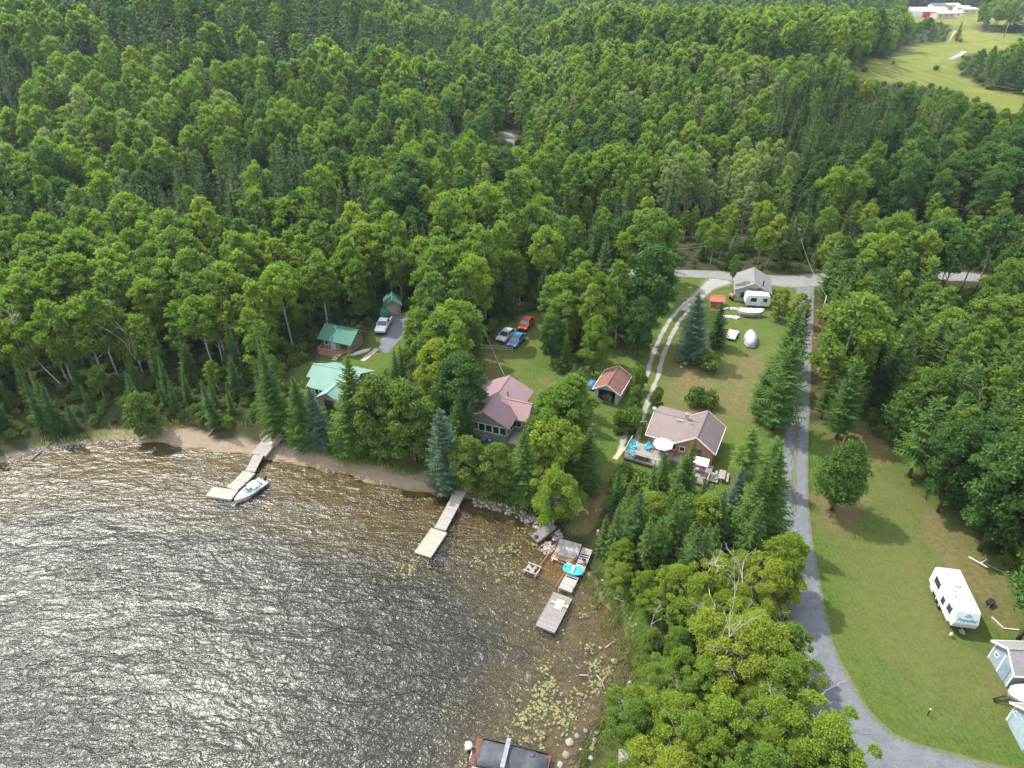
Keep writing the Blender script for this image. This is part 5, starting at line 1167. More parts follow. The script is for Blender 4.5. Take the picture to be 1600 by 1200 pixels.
bt = thing('covered_boat', 'small boat under a blue tarpaulin beneath the spreading pine', 'boat', G(893, 655), R(-20)); hull(3.6, 1.4, .6).build('hull', plain('grey_aluminium', (.4, .42, .44), .4), bt)
mb = MB(); mb.prism([(-.7, .55), (.7, .55), (.1, .95), (-.1, .95)], -1.7, 1.7, 'x'); mb.build('tarpaulin', plain('blue_tarp_bright', (.03, .16, .40), .5), bt)

# ---- grey cabin, camper, boat, little red shed
gz = H1(*W(HB7, 3, 1)[:2]); b = thing('grey_cabin', 'weathered grey cabin with a grey shingle roof at the gravel road', 'cabin', (HB7[0], HB7[1], gz), HB7[2])
gable_walls(0, 6.2, 0, 7.4, -.4, 2.4, 3.9, 'y').build('wall', boards('grey_plaster', (.30, .30, .29), (.36, .36, .35), .5, 'z', joint=.02), b)
gable_roof(0, 6.2, 0, 7.4, 2.45, 4.0, 'y', ov=.4).build('roof', shingles('grey_shingles', (.13, .13, .13), (.20, .195, .19)), b)
window(b, (1.6, 0, 1.4), 1.1, .95, 'f', plain('dark_frame', (.10, .09, .08))); window(b, (4.3, 0, 2.7), .9, .7, 'f', plain('brown_frame', (.18, .10, .06))); mb = MB(); mb.box(2.2, 3.8, -.05, 0, 2.5, 2.9); mb.build('patched_board', WOODB, b)
mb = MB(); mb.cyl(4.8, 1.0, 3.2, 4.3, .12, 8); mb.build('chimney', BLK, b)
x, y, z = G(1150, 470)
fb = thing('fuel_tank', 'rusty brown fuel tank leaning at the corner of the grey cabin', 'tank', (x - .8, y + .4, z), .3); mb = MB(); mb.tube([(0, -.6, .9), (0, -.55, .9), (0, .55, .9), (0, .6, .9)], [.25, .42, .42, .25], 14); mb.build('tank', plain('rust', (.30, .13, .07)), fb); mb = MB(); [mb.box(-.3, .3, yy - .04, yy + .04, 0, .5) for yy in (-.4, .4)]; mb.build('stand', BLK, fb)
def wheel_at(root, x, y, z, r, w=.2, axis='x', rim=None):
    a = (x - w/2, y, z) if axis == 'x' else (x, y - w/2, z); c = (x + w/2, y, z) if axis == 'x' else (x, y + w/2, z)
    mb = MB(); mb.tube([a, c], r, 16); o = mb.build('wheel', BLK, root); q = .02
    a = (x - w/2 - q, y, z) if axis == 'x' else (x, y - w/2 - q, z); c = (x + w/2 + q, y, z) if axis == 'x' else (x, y + w/2 + q, z)
    mb = MB(); mb.tube([a, c], r*.55, 12); mb.build('rim', rim or CHR, o); return o
x, y, z = G(1183, 481); cp = thing('camper_trailer', 'small white camper trailer parked in front of the grey cabin', 'camper trailer', (x, y + .8, z), R(-7))
mb = MB(); mb.prism([(-2.1, .5), (2.1, .5), (2.3, 1.2), (2.0, 2.5), (1.6, 2.65), (-1.9, 2.65), (-2.25, 2.2), (-2.3, 1.0)], -1.05, 1.05, 'y'); mb.build('body', WH, cp, .06)
window(cp, (-.9, -1.06, 1.75), .9, .55, 'f', BLK); window(cp, (1.2, -1.06, 1.75), .6, .5, 'f', BLK, bars=0); mb = MB(); mb.box(.1, .8, -.35, .35, 2.65, 2.85); mb.build('roof_vent', WH, cp); door(cp, (.3, -1.05, .55), .6, 1.75, 'f', TRIM)
for s_ in (-1, 1): wheel_at(cp, 0, s_ * .95, .33, .33, axis='y')
mb = MB(); mb.bar((-2.1, 0, .5), (-3.1, 0, .5), .1); mb.build('tow_bar', BLK, cp)
x, y, z = G(1172, 494); bo = thing('shrouded_boat', 'long white shrink wrapped boat beside the camper trailer', 'boat', (x, y + .2, z + .25), R(-4)); hull(4.8, 1.9, .9).build('hull', WH, bo)
mb = MB(); n = 9; vs = []
for i in range(n):
    t = -1 + 2*i/(n-1); w = .95 * (1 - abs(t)**2.4)**.6 + .03; vs += [(2.4*t, -w, .85), (2.4*t, -w*.4, 1.15 + .12*math.sin(i*1.7)), (2.4*t, 0, 1.3 + .1*math.sin(i*2.1)), (2.4*t, w*.4, 1.12), (2.4*t, w, .85)]
mb.add(vs, [(i*5+j, (i+1)*5+j, (i+1)*5+j+1, i*5+j+1) for i in range(n-1) for j in range(4)]); mb.build('shrink_wrap', plain('shrink_wrap', (.55, .56, .58), .5), bo); mb = MB(); mb.box(-1.9, 1.9, -.5, .5, -.22, .0); mb.build('cradle', WOODG, bo)
x, y, z = G(1172, 533); bo = thing('tarped_boat', 'boat bundled in a pale silver tarpaulin standing alone on the grass', 'boat', (x, y, z), R(75)); rr = random.Random(9)
mb = MB(); n = 13; m_ = 9; vs = []
for i in range(n):
    t = i/(n-1); w = 1.15 * math.sin(math.pi * min(1, .12 + .80*t))**.7; hh = 1.5 * math.sin(math.pi * min(1, .15 + .72*t))**.6
    for j in range(m_): a = math.pi * j/(m_-1); q = 1 + .10*(rr.random()-.5); vs.append((-2.5 + 5*t, -w*math.cos(a)*q, .12 + hh*math.sin(a)**.8*q))
mb.add(vs, [(i*m_+j, (i+1)*m_+j, (i+1)*m_+j+1, i*m_+j+1) for i in range(n-1) for j in range(m_-1)] + [tuple(range(m_)), tuple(range((n-1)*m_, n*m_))[::-1]], 0, True); mb.build('tarpaulin', plain('silver_tarp', (.34, .36, .40), .45, var=.3, scale=2), bo)
mb = MB(); mb.box(-2.0, 2.2, -.5, .5, .0, .2); mb.bar((2.2, 0, .3), (3.2, 0, .3), .08); mb.build('trailer_frame', CHR, bo)
for s_ in (-1, 1): wheel_at(bo, -.5, s_*1.0, .3, .3, axis='y')
x, y, z = G(1118, 480); b = thing('red_roofed_shed', 'tiny brown shed with a faded red roof beside the gravel track', 'shed', (x - 1.0, y, z), R(-10))
gable_walls(0, 2.2, 0, 1.9, -.2, 1.5, 2.0, 'x').build('wall', boards('rust_planks', (.30, .13, .08), (.38, .19, .13), .14, 'x'), b); gable_roof(0, 2.2, 0, 1.9, 1.5, 2.05, 'x', ov=.25).build('roof', metalroof('faded_red_roof', (.55, .12, .09), .25, 'x'), b); door(b, (.7, 0, .05), .6, 1.3, 'f', WOODB)
for i, (u, v, l, w, c, a, lb) in enumerate([(1130, 484, 2.6, .5, (.5, .55, .55), .5, 'long pale plank lying on weeds in front of the red roofed shed'), (1148, 484, 1.8, .8, (.52, .48, .36), -.4, 'tan board lying in the weeds before the shrouded boat'), (1137, 496, 2.2, .9, (.62, .62, .55), .1, 'white scrap sheet on the grass edge'), (1150, 497, 1.2, .9, (.6, .6, .6), .8, 'crumpled white scrap beside the tan board')]):
    x, y, z = G(u, v); q = thing('scrap_board', lb, 'scrap', (x, y, z + .05), a, 'scrap boards by the grey cabin'); mb = MB(); mb.box(-l/2, l/2, -w/2, w/2, 0, .12); mb.box(-l/2 + .3, l/2 - .5, -w/2 + .1, w/2 - .2, .12, .22 + .1*i % .2); mb.build('board', plain('scrap_%d' % i, c, .6), q)
x, y, z = G(1143, 526); q = thing('flat_trailer', 'grey plywood platform trailer beside the dark spruce', 'trailer', (x, y, z + .05), R(62)); mb = MB(); mb.box(-1.7, 1.7, -.85, .85, .35, .45); mb.build('bed', plain('grey_plywood', (.40, .36, .30)), q)
for s_ in (-1, 1): wheel_at(q, 0, s_*.95, .25, .25, axis='y')
mb = MB(); mb.bar((1.7, 0, .35), (2.5, 0, .3), .08); mb.build('tow_bar', BLK, q)
for i, (u, v, r_, c, lb) in enumerate([(1062, 563, .55, (.50, .26, .14), 'orange-brown boulder on the grass at the foot of the blue-green spruce'), (1064, 574, .25, (.5, .46, .4), 'small pale stone below the orange-brown boulder')]):
    x, y, z = G(u, v); mb = MB(); mb.ball((0, 0, r_*.35), r_, 9, 6, sz=.6, jit=.35, rnd=rr); o = mb.build('boulder', plain('stone_%d' % i, c, .9)); o.location = (x, y, z); tag(o, lb, 'boulder')

# ---- travel trailer
x0, y0 = 44.0, 43.9; gz = H1(45, 46.5); rv = thing('travel_trailer', 'long white travel trailer with teal lettering parked on the right lawn', 'travel trailer', (45.35, 46.75, gz), R(-10))
mb = MB(); mb.prism([(-3.05, .95), (-3.25, 1.7), (-2.75, 2.92), (2.9, 2.92), (3.15, 2.6), (3.2, .6), (-2.2, .6), (-2.5, .95)], -1.15, 1.15, 'x'); bd = mb.build('body', plain('trailer_white', (.60, .61, .61), .35, var=.06), rv, .07)
mb = MB(); mb.box(-1.1, 1.1, -2.72, 2.88, 2.925, 2.95); mb.build('roof_sheet', plain('trailer_roof', (.46, .44, .43), .8, var=.12, scale=1.5), rv)
mb = MB(); mb.prism([(-.35, 2.95), (.35, 2.95), (.3, 3.2), (-.3, 3.22)], .35, 1.25, 'y'); mb.build('air_conditioner', WH, rv, .05)
for (vx, vy) in ((-.35, 2.3), (.15, -.6)): mb = MB(); mb.box(vx-.2, vx+.2, vy-.2, vy+.2, 2.95, 3.06); mb.build('roof_vent', WH, rv)
for (vx, vy) in ((-.6, -1.0), (-.45, -.3)): mb = MB(); mb.cyl(vx, vy, 2.95, 3.08, .05, 8); mb.build('vent_pipe', plain('dark_pipe', (.06, .05, .05)), rv)
BLKF = plain('black_frame', (.03, .03, .03))
for (wy, wl_, zc) in ((1.6, 1.0, 2.0), (-.45, .5, 1.6), (-1.75, .7, 2.05)): window(rv, (-1.15, wy, zc), wl_, .55, 'l', BLKF, bars=0)
window(rv, (1.15, 1.2, 2.0), 1.2, .6, 'r', BLKF); door(rv, (-1.15, -1.1, .75), .62, 1.85, 'l', TRIM)
st_ = MB(); [st_.box(-1.175, -1.151, a, c, z0, z0 + .06) for z0 in (1.25,) for a, c in ((-2.4, -1.5), (-.7, 2.9))]; st_.build('stripe', TEAL, rv)
ln = MB()
for k in range(5): ln.box(-1.165, -1.151, -2.6 + k * 1.2, -2.57 + k*1.2, .65, 2.85)
ln.build('seam', CHR, rv)
aw = MB(); aw.tube([(-1.28, -2.2, 2.72), (-1.28, 2.6, 2.72)], .07, 10); aw.build('rolled_awning', WH, rv)
for (wy) in (.0, .85): wheel_at(rv, -1.02, wy, .35, .35, .22); wheel_at(rv, 1.02, wy, .35, .35, .22)
mb = MB(); mb.box(-1.25, -1.15, 1.6, 2.4, .45, .95); mb.build('propane_box', WH, rv); mb = MB(); [mb.box(a - .05, a + .05, -2.5, -2.4, 0, .95) for a in (-.8, .8)]; mb.box(-.25, .25, -3.5, -3.0, .5, .62); mb.bar((0, -2.7, .8), (0, -3.6, .55), .12); mb.build('hitch', CHR, rv)
# word on the front cap, set on the sloping face
def lettering(txt, size, loc, rot, m, parent, name='lettering', bold=.02):
    cu = bpy.data.curves.new(name, 'FONT'); cu.body = txt; cu.size = size; cu.align_x = 'CENTER'; cu.align_y = 'CENTER'; cu.extrude = .006; cu.offset = bold * size; cu.shear = .25; cu.materials.append(m)
    tmp = bpy.data.objects.new('text', cu); COL.objects.link(tmp); bpy.context.view_layer.update()
    me = bpy.data.meshes.new_from_object(tmp.evaluated_get(bpy.context.evaluated_depsgraph_get())); bpy.data.objects.remove(tmp)
    me.materials.clear(); me.materials.append(m); o = link(name, me, parent); o.location = loc; o.rotation_euler = rot; return o
TEALL = plain('teal_print', (.02, .26, .28), .5)
tilt = math.atan2(.5, 1.22)
lettering('Prowler', .56, (0, -3.13, 2.08), (R(90) - tilt, 0, 0), TEALL, rv)
em = MB(); 
for (a, c) in (((-.32, 0), (.05, .16)), ((.05, .16), (.34, .06)), ((-.2, .1), (.2, .22)), ((-.1, 0), (.28, .0))): em.bar((a[0], -2.97 + .41*a[1], 2.45 + a[1]), (c[0], -2.97 + .41*c[1], 2.45 + c[1]), .04, .06)
em.build('emblem', TEALL, rv)
mb = MB(); mb.tube([(-.05, 0, 0), (.05, 0, 0)], .3, 12)
cyl_ = thing('propane_tank', 'tan tank standing at the front corner of the travel trailer', 'tank', (43.7, 43.4, gz)); mb = MB(); mb.tube([(0,0,0), (0,0,.05), (0,0,.5), (0,0,.6)], [.1, .17, .17, .06], 10); mb.build('tank', plain('tan_tank', (.45, .40, .28)), cyl_); mb = MB(); mb.cyl(0, 0, .6, .68, .05, 8); mb.build('valve', CHR, cyl_)

# ---- blue-grey garages and the boat between them
BLUG = boards('blue_grey_siding', (.25, .32, .36), (.29, .36, .41), .13, 'z', joint=.14)
def blue_garage(x, y, rz, wd, ln_, lb, zr_=3.9):
    g = H1(x + 1, y + wd/2); r = thing('blue_garage', lb, 'garage', (x, y, g), rz)
    gable_walls(0, ln_, 0, wd, -.3, 2.3, zr_ - .1, 'x').build('wall', BLUG, r); gable_roof(0, ln_, 0, wd, 2.35, zr_, 'x', ov=.3).build('roof', shingles('slate_shingles', (.17, .17, .175), (.26, .25, .25)), r)
    fascia(r, 0, ln_, 0, wd, 2.35, zr_, 'x', .3, WH); mb = MB(); [mb.box(-.05, 0, a - .08, a + .08, -.2, 2.3) for a in (.08, wd - .08, wd*.52)]; mb.box(-.05, 0, 0, wd, -.25, -.05); mb.build('corner_trim', WH, r)
    return r
r = blue_garage(46.0, 37.9, R(-2), 3.2, 6.0, 'small blue-grey garage with slate shingles between the travel trailer and the white boat', 3.5)
door(r, (0, 1.05, .0), .95, 1.95, 'l', plain('slate_blue_door', (.20, .27, .33))); window(r, (0, 2.5, 1.3), .4, .3, 'l', bars=0)
r = blue_garage(43.7, 31.4, R(-6), 3.4, 6.0, 'blue-grey garage with a big roller door at the lawn corner', 3.9)
mb = MB(); mb.box(-.07, 0, .5, 2.9, -.05, 2.05); [mb.box(-.085, -.07, .5, 2.9, .38 + .42*k, .41 + .42*k) for k in range(4)]; mb.build('garage_door', plain('garage_door_blue', (.30, .38, .42), .5), r); window(r, (0, 2.95, 1.7), .25, .25, 'l', bars=0)
g = H1(46, 36.3); wbt = thing('white_trailered_boat', 'white covered boat on a trailer between the two blue-grey garages', 'boat', (47.4, 36.4, g + .45), R(178))
hull(5.4, 2.0, .9).build('hull', WH, wbt); mb = MB(); n = 9; vs = []
for i in range(n):
    t = -1 + 2*i/(n-1); w = 1.0 * (1 - abs(t)**2.6)**.6 + .03; vs += [(2.7*t, -w, .84), (2.7*t, -w*.5, 1.02), (2.7*t, 0, 1.1), (2.7*t, w*.5, 1.02), (2.7*t, w, .84)]
mb.add(vs, [(i*5+j, (i+1)*5+j, (i+1)*5+j+1, i*5+j+1) for i in range(n-1) for j in range(4)]); mb.build('cover', plain('white_canvas', (.75, .74, .72), .8), wbt)
mb = MB(); mb.bar((2.0, -.4, -.1), (3.6, 0, -.1), .1); mb.bar((2.0, .4, -.1), (3.6, 0, -.1), .1); mb.tube([(3.4, 0, -.42), (3.4, 0, 0)], .05, 8); mb.bar((3.3, .12, -.38), (3.5, .12, -.38), .04, .2); mb.build('trailer_tongue', BLK, wbt)
for s_ in (-1, 1): wheel_at(wbt, -.8, s_*.95, -.15, .3, axis='y')

# ---- vehicles
def vehicle(kind, name, label, u, v, rz, paint, cat):
    x, y, z = G(u, v); r = thing(name, label, cat, (x, y, z), rz)
    Lc, Wc = (5.3, 1.9) if kind == 'pickup' else (4.5, 1.78)
    hoods = {'car': [(-2.2, .35), (-2.25, .75), (-1.9, .92), (-.1, .95), (2.15, .98), (2.25, .7), (2.2, .35)], 'pickup': [(-2.6, .45), (-2.65, .95), (-2.3, 1.12), (-.9, 1.15), (2.6, 1.12), (2.65, .6), (2.6, .45)]}[kind]
    mb = MB(); mb.prism([(a, c) for a, c in hoods], -Wc/2, Wc/2, 'y'); bdy = mb.build('body', paint, r, .09)
    if kind == 'car': cab = [(-1.15, .93), (-.45, 1.42), (1.1, 1.45), (1.85, .97)]; rf = (-.42, 1.08, 1.43)
    else: cab = [(-1.15, 1.13), (-.6, 1.72), (.75, 1.74), (.95, 1.13)]; rf = (-.55, .72, 1.72)
    mb = MB(); w0, w1 = Wc/2 - .06, Wc/2 - .22
    mb.hexa([(cab[0][0], -w0, cab[0][1]), (cab[3][0], -w0, cab[3][1]), (cab[3][0], w0, cab[3][1]), (cab[0][0], w0, cab[0][1]), (cab[1][0], -w1, cab[1][1]), (cab[2][0], -w1, cab[2][1]), (cab[2][0], w1, cab[2][1]), (cab[1][0], w1, cab[1][1])]); mb.build('window_glass', GLASS, r)
    mb = MB(); mb.box(rf[0], rf[1], -w1 - .03, w1 + .03, rf[2], rf[2] + .05)
    for s_ in (-1, 1):
        mb.bar((cab[0][0], s_*w0, cab[0][1]), (cab[1][0], s_*w1, cab[1][1]), .06); mb.bar((cab[3][0], s_*w0, cab[3][1]), (cab[2][0], s_*w1, cab[2][1]), .08); mb.bar(((cab[1][0]+cab[2][0])/2, s_*w1, cab[1][1]), ((cab[0][0]+cab[3][0])/2 - .1, s_*(w0+.01), cab[0][1]), .08, .05)
    mb.build('roof', paint, r)
    if kind == 'pickup':
        mb = MB(); mb.box(1.05, 2.5, -.72, .72, 1.1, 1.16); mb.build('cargo_bed', BLK, r)
    for wx in ((-1.4, 1.4) if kind == 'car' else (-1.7, 1.65)):
        for s_ in (-1, 1): wheel_at(r, wx, s_*(Wc/2 - .12), .33, .33, .22, 'y')
    for s_ in (-1, 1): mb = MB(); mb.box(hoods[1][0] - .03, hoods[1][0] + .08, s_*.62 - .17, s_*.62 + .17, hoods[1][1] - .12, hoods[1][1] + .04); mb.build('headlight', plain('lamp_glass', (.7, .7, .7), .15), r)
    for s_ in (-1, 1): mb = MB(); mb.box(Lc/2 - .08, Lc/2 + .02, s_*.75 - .1, s_*.75 + .1, .7, .9); mb.build('tail_light', plain('red_lamp', (.4, .02, .02), .3), r)
    mb = MB(); mb.box(hoods[0][0] - .06, hoods[0][0] + .02, -Wc/2 + .1, Wc/2 - .1, .38, .56); mb.build('bumper', BLK, r)
    for s_ in (-1, 1): mb = MB(); mb.box(cab[0][0] + .3, cab[0][0] + .45, s_*(Wc/2 + .02) - .06, s_*(Wc/2 + .02) + .06, cab[0][1] + .05, cab[0][1] + .18); mb.build('side_mirror', paint, r)
    return r
def carpaint(n, c): return plain(n, c, .25, .0, .04, 1., .8)
vehicle('pickup', 'parked_pickup', 'silver-white pickup parked on the gravel beside the green roofed cabin', 600, 513, R(84), carpaint('paint_white', (.62, .64, .66)), 'pickup')
vehicle('car', 'parked_car', 'silver grey car parked under the trees beside the blue car', 791, 528, R(62), carpaint('paint_silver', (.42, .42, .43)), 'car')
vehicle('car', 'parked_car', 'blue car with pale bonnet parked on the grass between the other two cars', 807, 536, R(66), carpaint('paint_blue', (.05, .15, .32)), 'car')
vehicle('car', 'parked_car', 'red car parked farthest back under the tree edge', 822, 510, R(70), carpaint('paint_red', (.55, .05, .03)), 'car')
mb = MB(); x, y, z = G(777, 548); q = thing('rail_fence', 'low weathered rail fence below the parked silver car', 'fence', (x, y, z), R(-10))
for k in range(2): mb = MB(); mb.bar((-2.6, 0, .45 + .4*k), (2.6, 0, .45 + .4*k), .06, .18); mb.build('rail', WOODG, q)
for k in range(4): mb = MB(); mb.box(-2.6 + k*1.73 - .07, -2.6 + k*1.73 + .07, -.07, .07, 0, 1.0); mb.build('post', WOODG, q)
x, y, z = G(882, 537); q = thing('garden_shelter', 'small turquoise canopy behind the dull green tree', 'canopy', (x, y, z), R(-15)); mb = MB(); mb.prism([(-1.2, 1.9), (1.2, 1.9), (0, 2.5)], -1.0, 1.0, 'y'); mb.build('canopy', plain('sea_green_canvas', (.10, .42, .36), .7), q)
for sx in (-1.1, 1.1):
    for sy in (-.9, .9): mb = MB(); mb.box(sx - .03, sx + .03, sy - .03, sy + .03, 0, 1.9); mb.build('post', CHR, q)
# ------------------------------------------------------------------ docks
def section(root, name, a, b, w, z, m, th=.22, dirn='across', floats=True, gapn=None, lip=False):
    """a plank section between ground points a and b (world), as a part of root placed at the world origin"""
    ax, ay = a; bx_, by_ = b; L_ = math.hypot(bx_-ax, by_-ay); rz = math.atan2(by_-ay, bx_-ax)
    za, zb_ = z if isinstance(z, tuple) else (z, z); rnd = random.Random(int(L_*100)); mb = MB(); n = max(3, int(L_ / .15)); k_ = L_ / n
    mb.v = []
    for i in range(n):
        x0 = i*k_ + .008; x1 = (i+1)*k_ - .008; e = .03 * rnd.random(); zz = za + (zb_-za)*(i+.5)/n + .006*rnd.random()
        if rnd.random() < (gapn or 0): continue
        mb.box(x0, x1, -w/2 - e, w/2 + .03*rnd.random(), zz - .04, zz)
    mb.bar((0, -w/2 + .05, za - .04 - th/2), (L_, -w/2 + .05, zb_ - .04 - th/2), .07, th); mb.bar((0, w/2 - .05, za - .04 - th/2), (L_, w/2 - .05, zb_ - .04 - th/2), .07, th)
    mb.box(.0, .07, -w/2 + .09, w/2 - .09, za - .04 - th, za - .045); mb.box(L_ - .07, L_, -w/2 + .09, w/2 - .09, zb_ - .04 - th, zb_ - .045)
    if lip: mb.box(-.05, L_, -w/2 - .05, -w/2 - .0, za - .15, za + .03); mb.box(-.05, L_, w/2, w/2 + .05, za - .15, za + .03); mb.box(-.06, 0, -w/2 - .05, w/2 + .05, za - .15, za + .03)
    o = mb.build(name, m, root); o.location = (ax - root.location.x, ay - root.location.y, -root.location.z); o.rotation_euler = (0, 0, rz); return o
def posts(root, pts, z0, z1, r=.07, m=None, name='post'):
    for (x, y) in pts: mb = MB(); mb.tube([(x - root.location.x, y - root.location.y, z0), (x - root.location.x, y - root.location.y, z1)], r, 8); mb.build(name, m or WOODG, root)
def mid(p, q): return ((p[0]+q[0])/2, (p[1]+q[1])/2)
U2 = lambda u, v, z: U(u, v, z)
# left dock: stairs, landing, ramp and three floats
d = thing('long_dock', 'long grey dock with stairs and landing reaching from the sandy beach to the moored runabout', 'dock', (*U2(380, 740, 0), 0))
a1, a2 = mid(U2(397, 710, .9), U2(411, 712, .9)), mid(U2(411, 690, 1.2), U2(427, 692, 1.2)); a3 = mid(U2(420, 677, 1.5), U2(438, 681, 1.5))
section(d, 'landing', a1, a2, 2.2, (.95, 1.15), DECKW, .3); section(d, 'landing', a2, a3, 2.5, (1.15, 1.3), DECKW, .3)
g1 = mid(U2(383, 736, .45), U2(398, 737, .45)); section(d, 'ramp', g1, a1, 1.35, (.42, .95), DECKY, .18)
f1 = mid(U2(380, 736, .35), U2(399, 739, .35)); f2 = mid(U2(365, 750, .35), U2(388, 752, .35)); f3 = mid(U2(353, 762, .35), U2(370, 765, .35)); f4 = mid(U2(323, 774, .35), U2(331, 761, .35)); f5 = mid(U2(362, 780, .35), U2(370, 766, .35))
section(d, 'float', f2, f1, 1.75, .36, DECKY, .3, lip=True); section(d, 'float', f3, (f2[0] - .03, f2[1] - .03), 1.75, .34, DECKN, .3); section(d, 'float', f5, f4, 1.7, .33, DECKN, .34, lip=True)
posts(d, [a1, (a2[0] + 1.1, a2[1] - .2), (a2[0] - 1.1, a2[1] + .3), (a3[0] + 1.1, a3[1])], -.5, 1.15)
mb = MB(); 
for s_, q in ((-1.2, 0), (1.2, 0)):
    p0 = Vector((a2[0] - d.location.x, a2[1] - d.location.y, 0)); p1 = Vector((a3[0] - d.location.x, a3[1] - d.location.y, 0)); dr = (p1 - p0).normalized(); sd_ = Vector((-dr.y, dr.x, 0)) * s_
    mb.bar(p0 + sd_ + Vector((0, 0, 1.75)), p1 + sd_ + Vector((0, 0, 2.1)), .05, .5); [mb.bar(p0.lerp(p1, t) + sd_ + Vector((0, 0, .6)), p0.lerp(p1, t) + sd_ + Vector((0, 0, 2.15)), .09) for t in (0, .5, 1)]
mb.build('railing', WOODG, d)
s0 = Vector((*a3, 1.3)); s1 = Vector((*U2(445, 662, 2.4), 2.6)); mb = MB(); dr = (s1 - s0); sdv = Vector((-dr.y, dr.x, 0)).normalized() * .65
for k in range(8):
    c = s0 + dr * (k + .5) / 8 - Vector((d.location.x, d.location.y, 0)); e = Vector((dr.x, dr.y, 0)).normalized() * .17; mb.slab([c - sdv - e, c + sdv - e, c + sdv + e, c - sdv + e], .05)
o_ = Vector((d.location.x, d.location.y, .1)); mb.bar(s0 - sdv - o_, s1 - sdv - o_, .06, .25); mb.bar(s0 + sdv - o_, s1 + sdv - o_, .06, .25); mb.build('stairs', WOODG, d)
x, y = U2(425, 694, 1.3); yb = thing('yellow_tub', 'small yellow tub standing on the landing of the long dock', 'tub', (x, y, 1.22), .4); mb = MB(); mb.tube([(0,0,0), (0,0,.35)], [.2, .26], 12); mb.build('tub', plain('yellow_plastic', (.65, .52, .05), .4), yb); mb = MB(); mb.box(-.3, .05, -.2, .2, .35, .42); mb.build('lid', WH, yb)
# runabout beside it
def runabout(name, label, x, y, rz, Lh=4.6, Wd=1.75):
    r = thing(name, label, 'motorboat', (x, y, .02), rz); n = 11; m_ = 8; vs = []
    def sect(t, k): # t 0 stern .. 1 bow
        w = Wd/2 * (1 if t < .45 else max(.02, 1 - ((t-.45)/.55)**2.1)); sh = .52 + .18*t*t; kl = -.18 + .5*max(0, t-.72)/.28*.75
        return w, sh, kl
    for i in range(n):
        t = i/(n-1); w, sh, kl = sect(t, 0)
        for s, zz in ((-1, sh), (-.94, sh*.55), (-.78, .05 + kl*.3), (0, kl), (.78, .05 + kl*.3), (.94, sh*.55), (1, sh)): vs.append((-Lh/2 + Lh*t, w*s, zz))
    fs = [(i*7+j, (i+1)*7+j, (i+1)*7+j+1, i*7+j+1) for i in range(n-1) for j in range(6)] + [tuple(range(6, -1, -1))]
    mb = MB(); mb.add(vs, fs, 0, False); mb.build('hull', plain('boat_white', (.72, .73, .74), .3), r)
    mb = MB(); vs = []
    for i in range(n): t = i/(n-1); w, sh, kl = sect(t, 0); vs += [(-Lh/2 + Lh*t, -w*.93, sh*.62), (-Lh/2 + Lh*t, -w*1.015, sh*.62), (-Lh/2 + Lh*t, -w*1.02, sh*.42), (-Lh/2 + Lh*t, -w*.9, sh*.42)]
    mb.add(vs, [(i*4+1, (i+1)*4+1, (i+1)*4+2, i*4+2) for i in range(n-1)]); vs = [(a, -b_, c) for a, b_, c in vs]; mb.add(vs, [(i*4+1, (i+1)*4+1, (i+1)*4+2, i*4+2) for i in range(n-1)]); mb.build('hull_stripe', plain('navy_stripe', (.03, .04, .07), .3), r)
    mb = MB(); k0 = 6; top = []
    for i in range(k0, n): t = i/(n-1); w, sh, kl = sect(t, 0); top += [(-Lh/2 + Lh*t, -w, sh + .01), (-Lh/2 + Lh*t, 0, sh + .09), (-Lh/2 + Lh*t, w, sh + .01)]
    q = n - k0; mb.add(top, [(i*3+j, (i+1)*3+j, (i+1)*3+j+1, i*3+j+1) for i in range(q-1) for j in range(2)])
    for i in range(k0):
        t0, t1 = i/(n-1), (i+1)/(n-1); w0, s0_, _ = sect(t0, 0); w1, s1_, _ = sect(t1, 0)
        for s in (-1, 1): mb.slab([(-Lh/2+Lh*t0, s*w0, s0_+.015), (-Lh/2+Lh*t1, s*w1, s1_+.015), (-Lh/2+Lh*t1, s*(w1-.16), s1_+.015), (-Lh/2+Lh*t0, s*(w0-.16), s0_+.015)], .05)
    mb.build('foredeck', plain('boat_white', (.72, .73, .74), .3), r)
    mb = MB(); mb.box(-Lh/2 + .05, .1, -Wd/2 + .14, Wd/2 - .14, .1, .16); mb.build('floor', plain('boat_carpet', (.22, .22, .24), .95), r)
    ws = MB(); xx = Lh * .08; ws.add([(xx, -.72, .6), (xx + .35, -.42, .62), (xx + .35, .42, .62), (xx, .72, .6), (xx - .3, -.68, 1.0), (xx + .1, -.36, 1.02), (xx + .1, .36, 1.02), (xx - .3, .68, 1.0)], [(0,1,5,4), (1,2,6,5), (2,3,7,6)])
    so2 = ws.build('windscreen', plain('tinted_screen', (.16, .28, .28), .1), r); q_ = so2.modifiers.new('t', 'SOLIDIFY'); q_.thickness = .015
    for s in (-1, 1): mb = MB(); mb.box(-.55, -.1, s*.42 - .22, s*.42 + .22, .16, .5); mb.box(-.62, -.52, s*.42 - .22, s*.42 + .22, .16, .85); mb.build('seat', WH, r)
    mb = MB(); mb.box(-Lh/2 + .1, -Lh/2 + .55, -.6, .6, .16, .48); mb.build('bench', plain('grey_vinyl', (.35, .35, .37)), r)
    mb = MB(); mb.prism([(-.18, .35), (.18, .35), (.16, .85), (-.14, .9)], -.16, .16, 'y'); o = mb.build('outboard_motor', BLK, r, .04); o.location = (-Lh/2 - .25, 0, 0)
    mb = MB(); mb.bar((-Lh/2 - .2, 0, .4), (-Lh/2 - .25, 0, -.4), .12); mb.build('motor_leg', BLK, r)
    return r
bx0 = U2(370, 778, .4); bx1 = U2(402, 755, .4); c = mid(bx0, bx1)
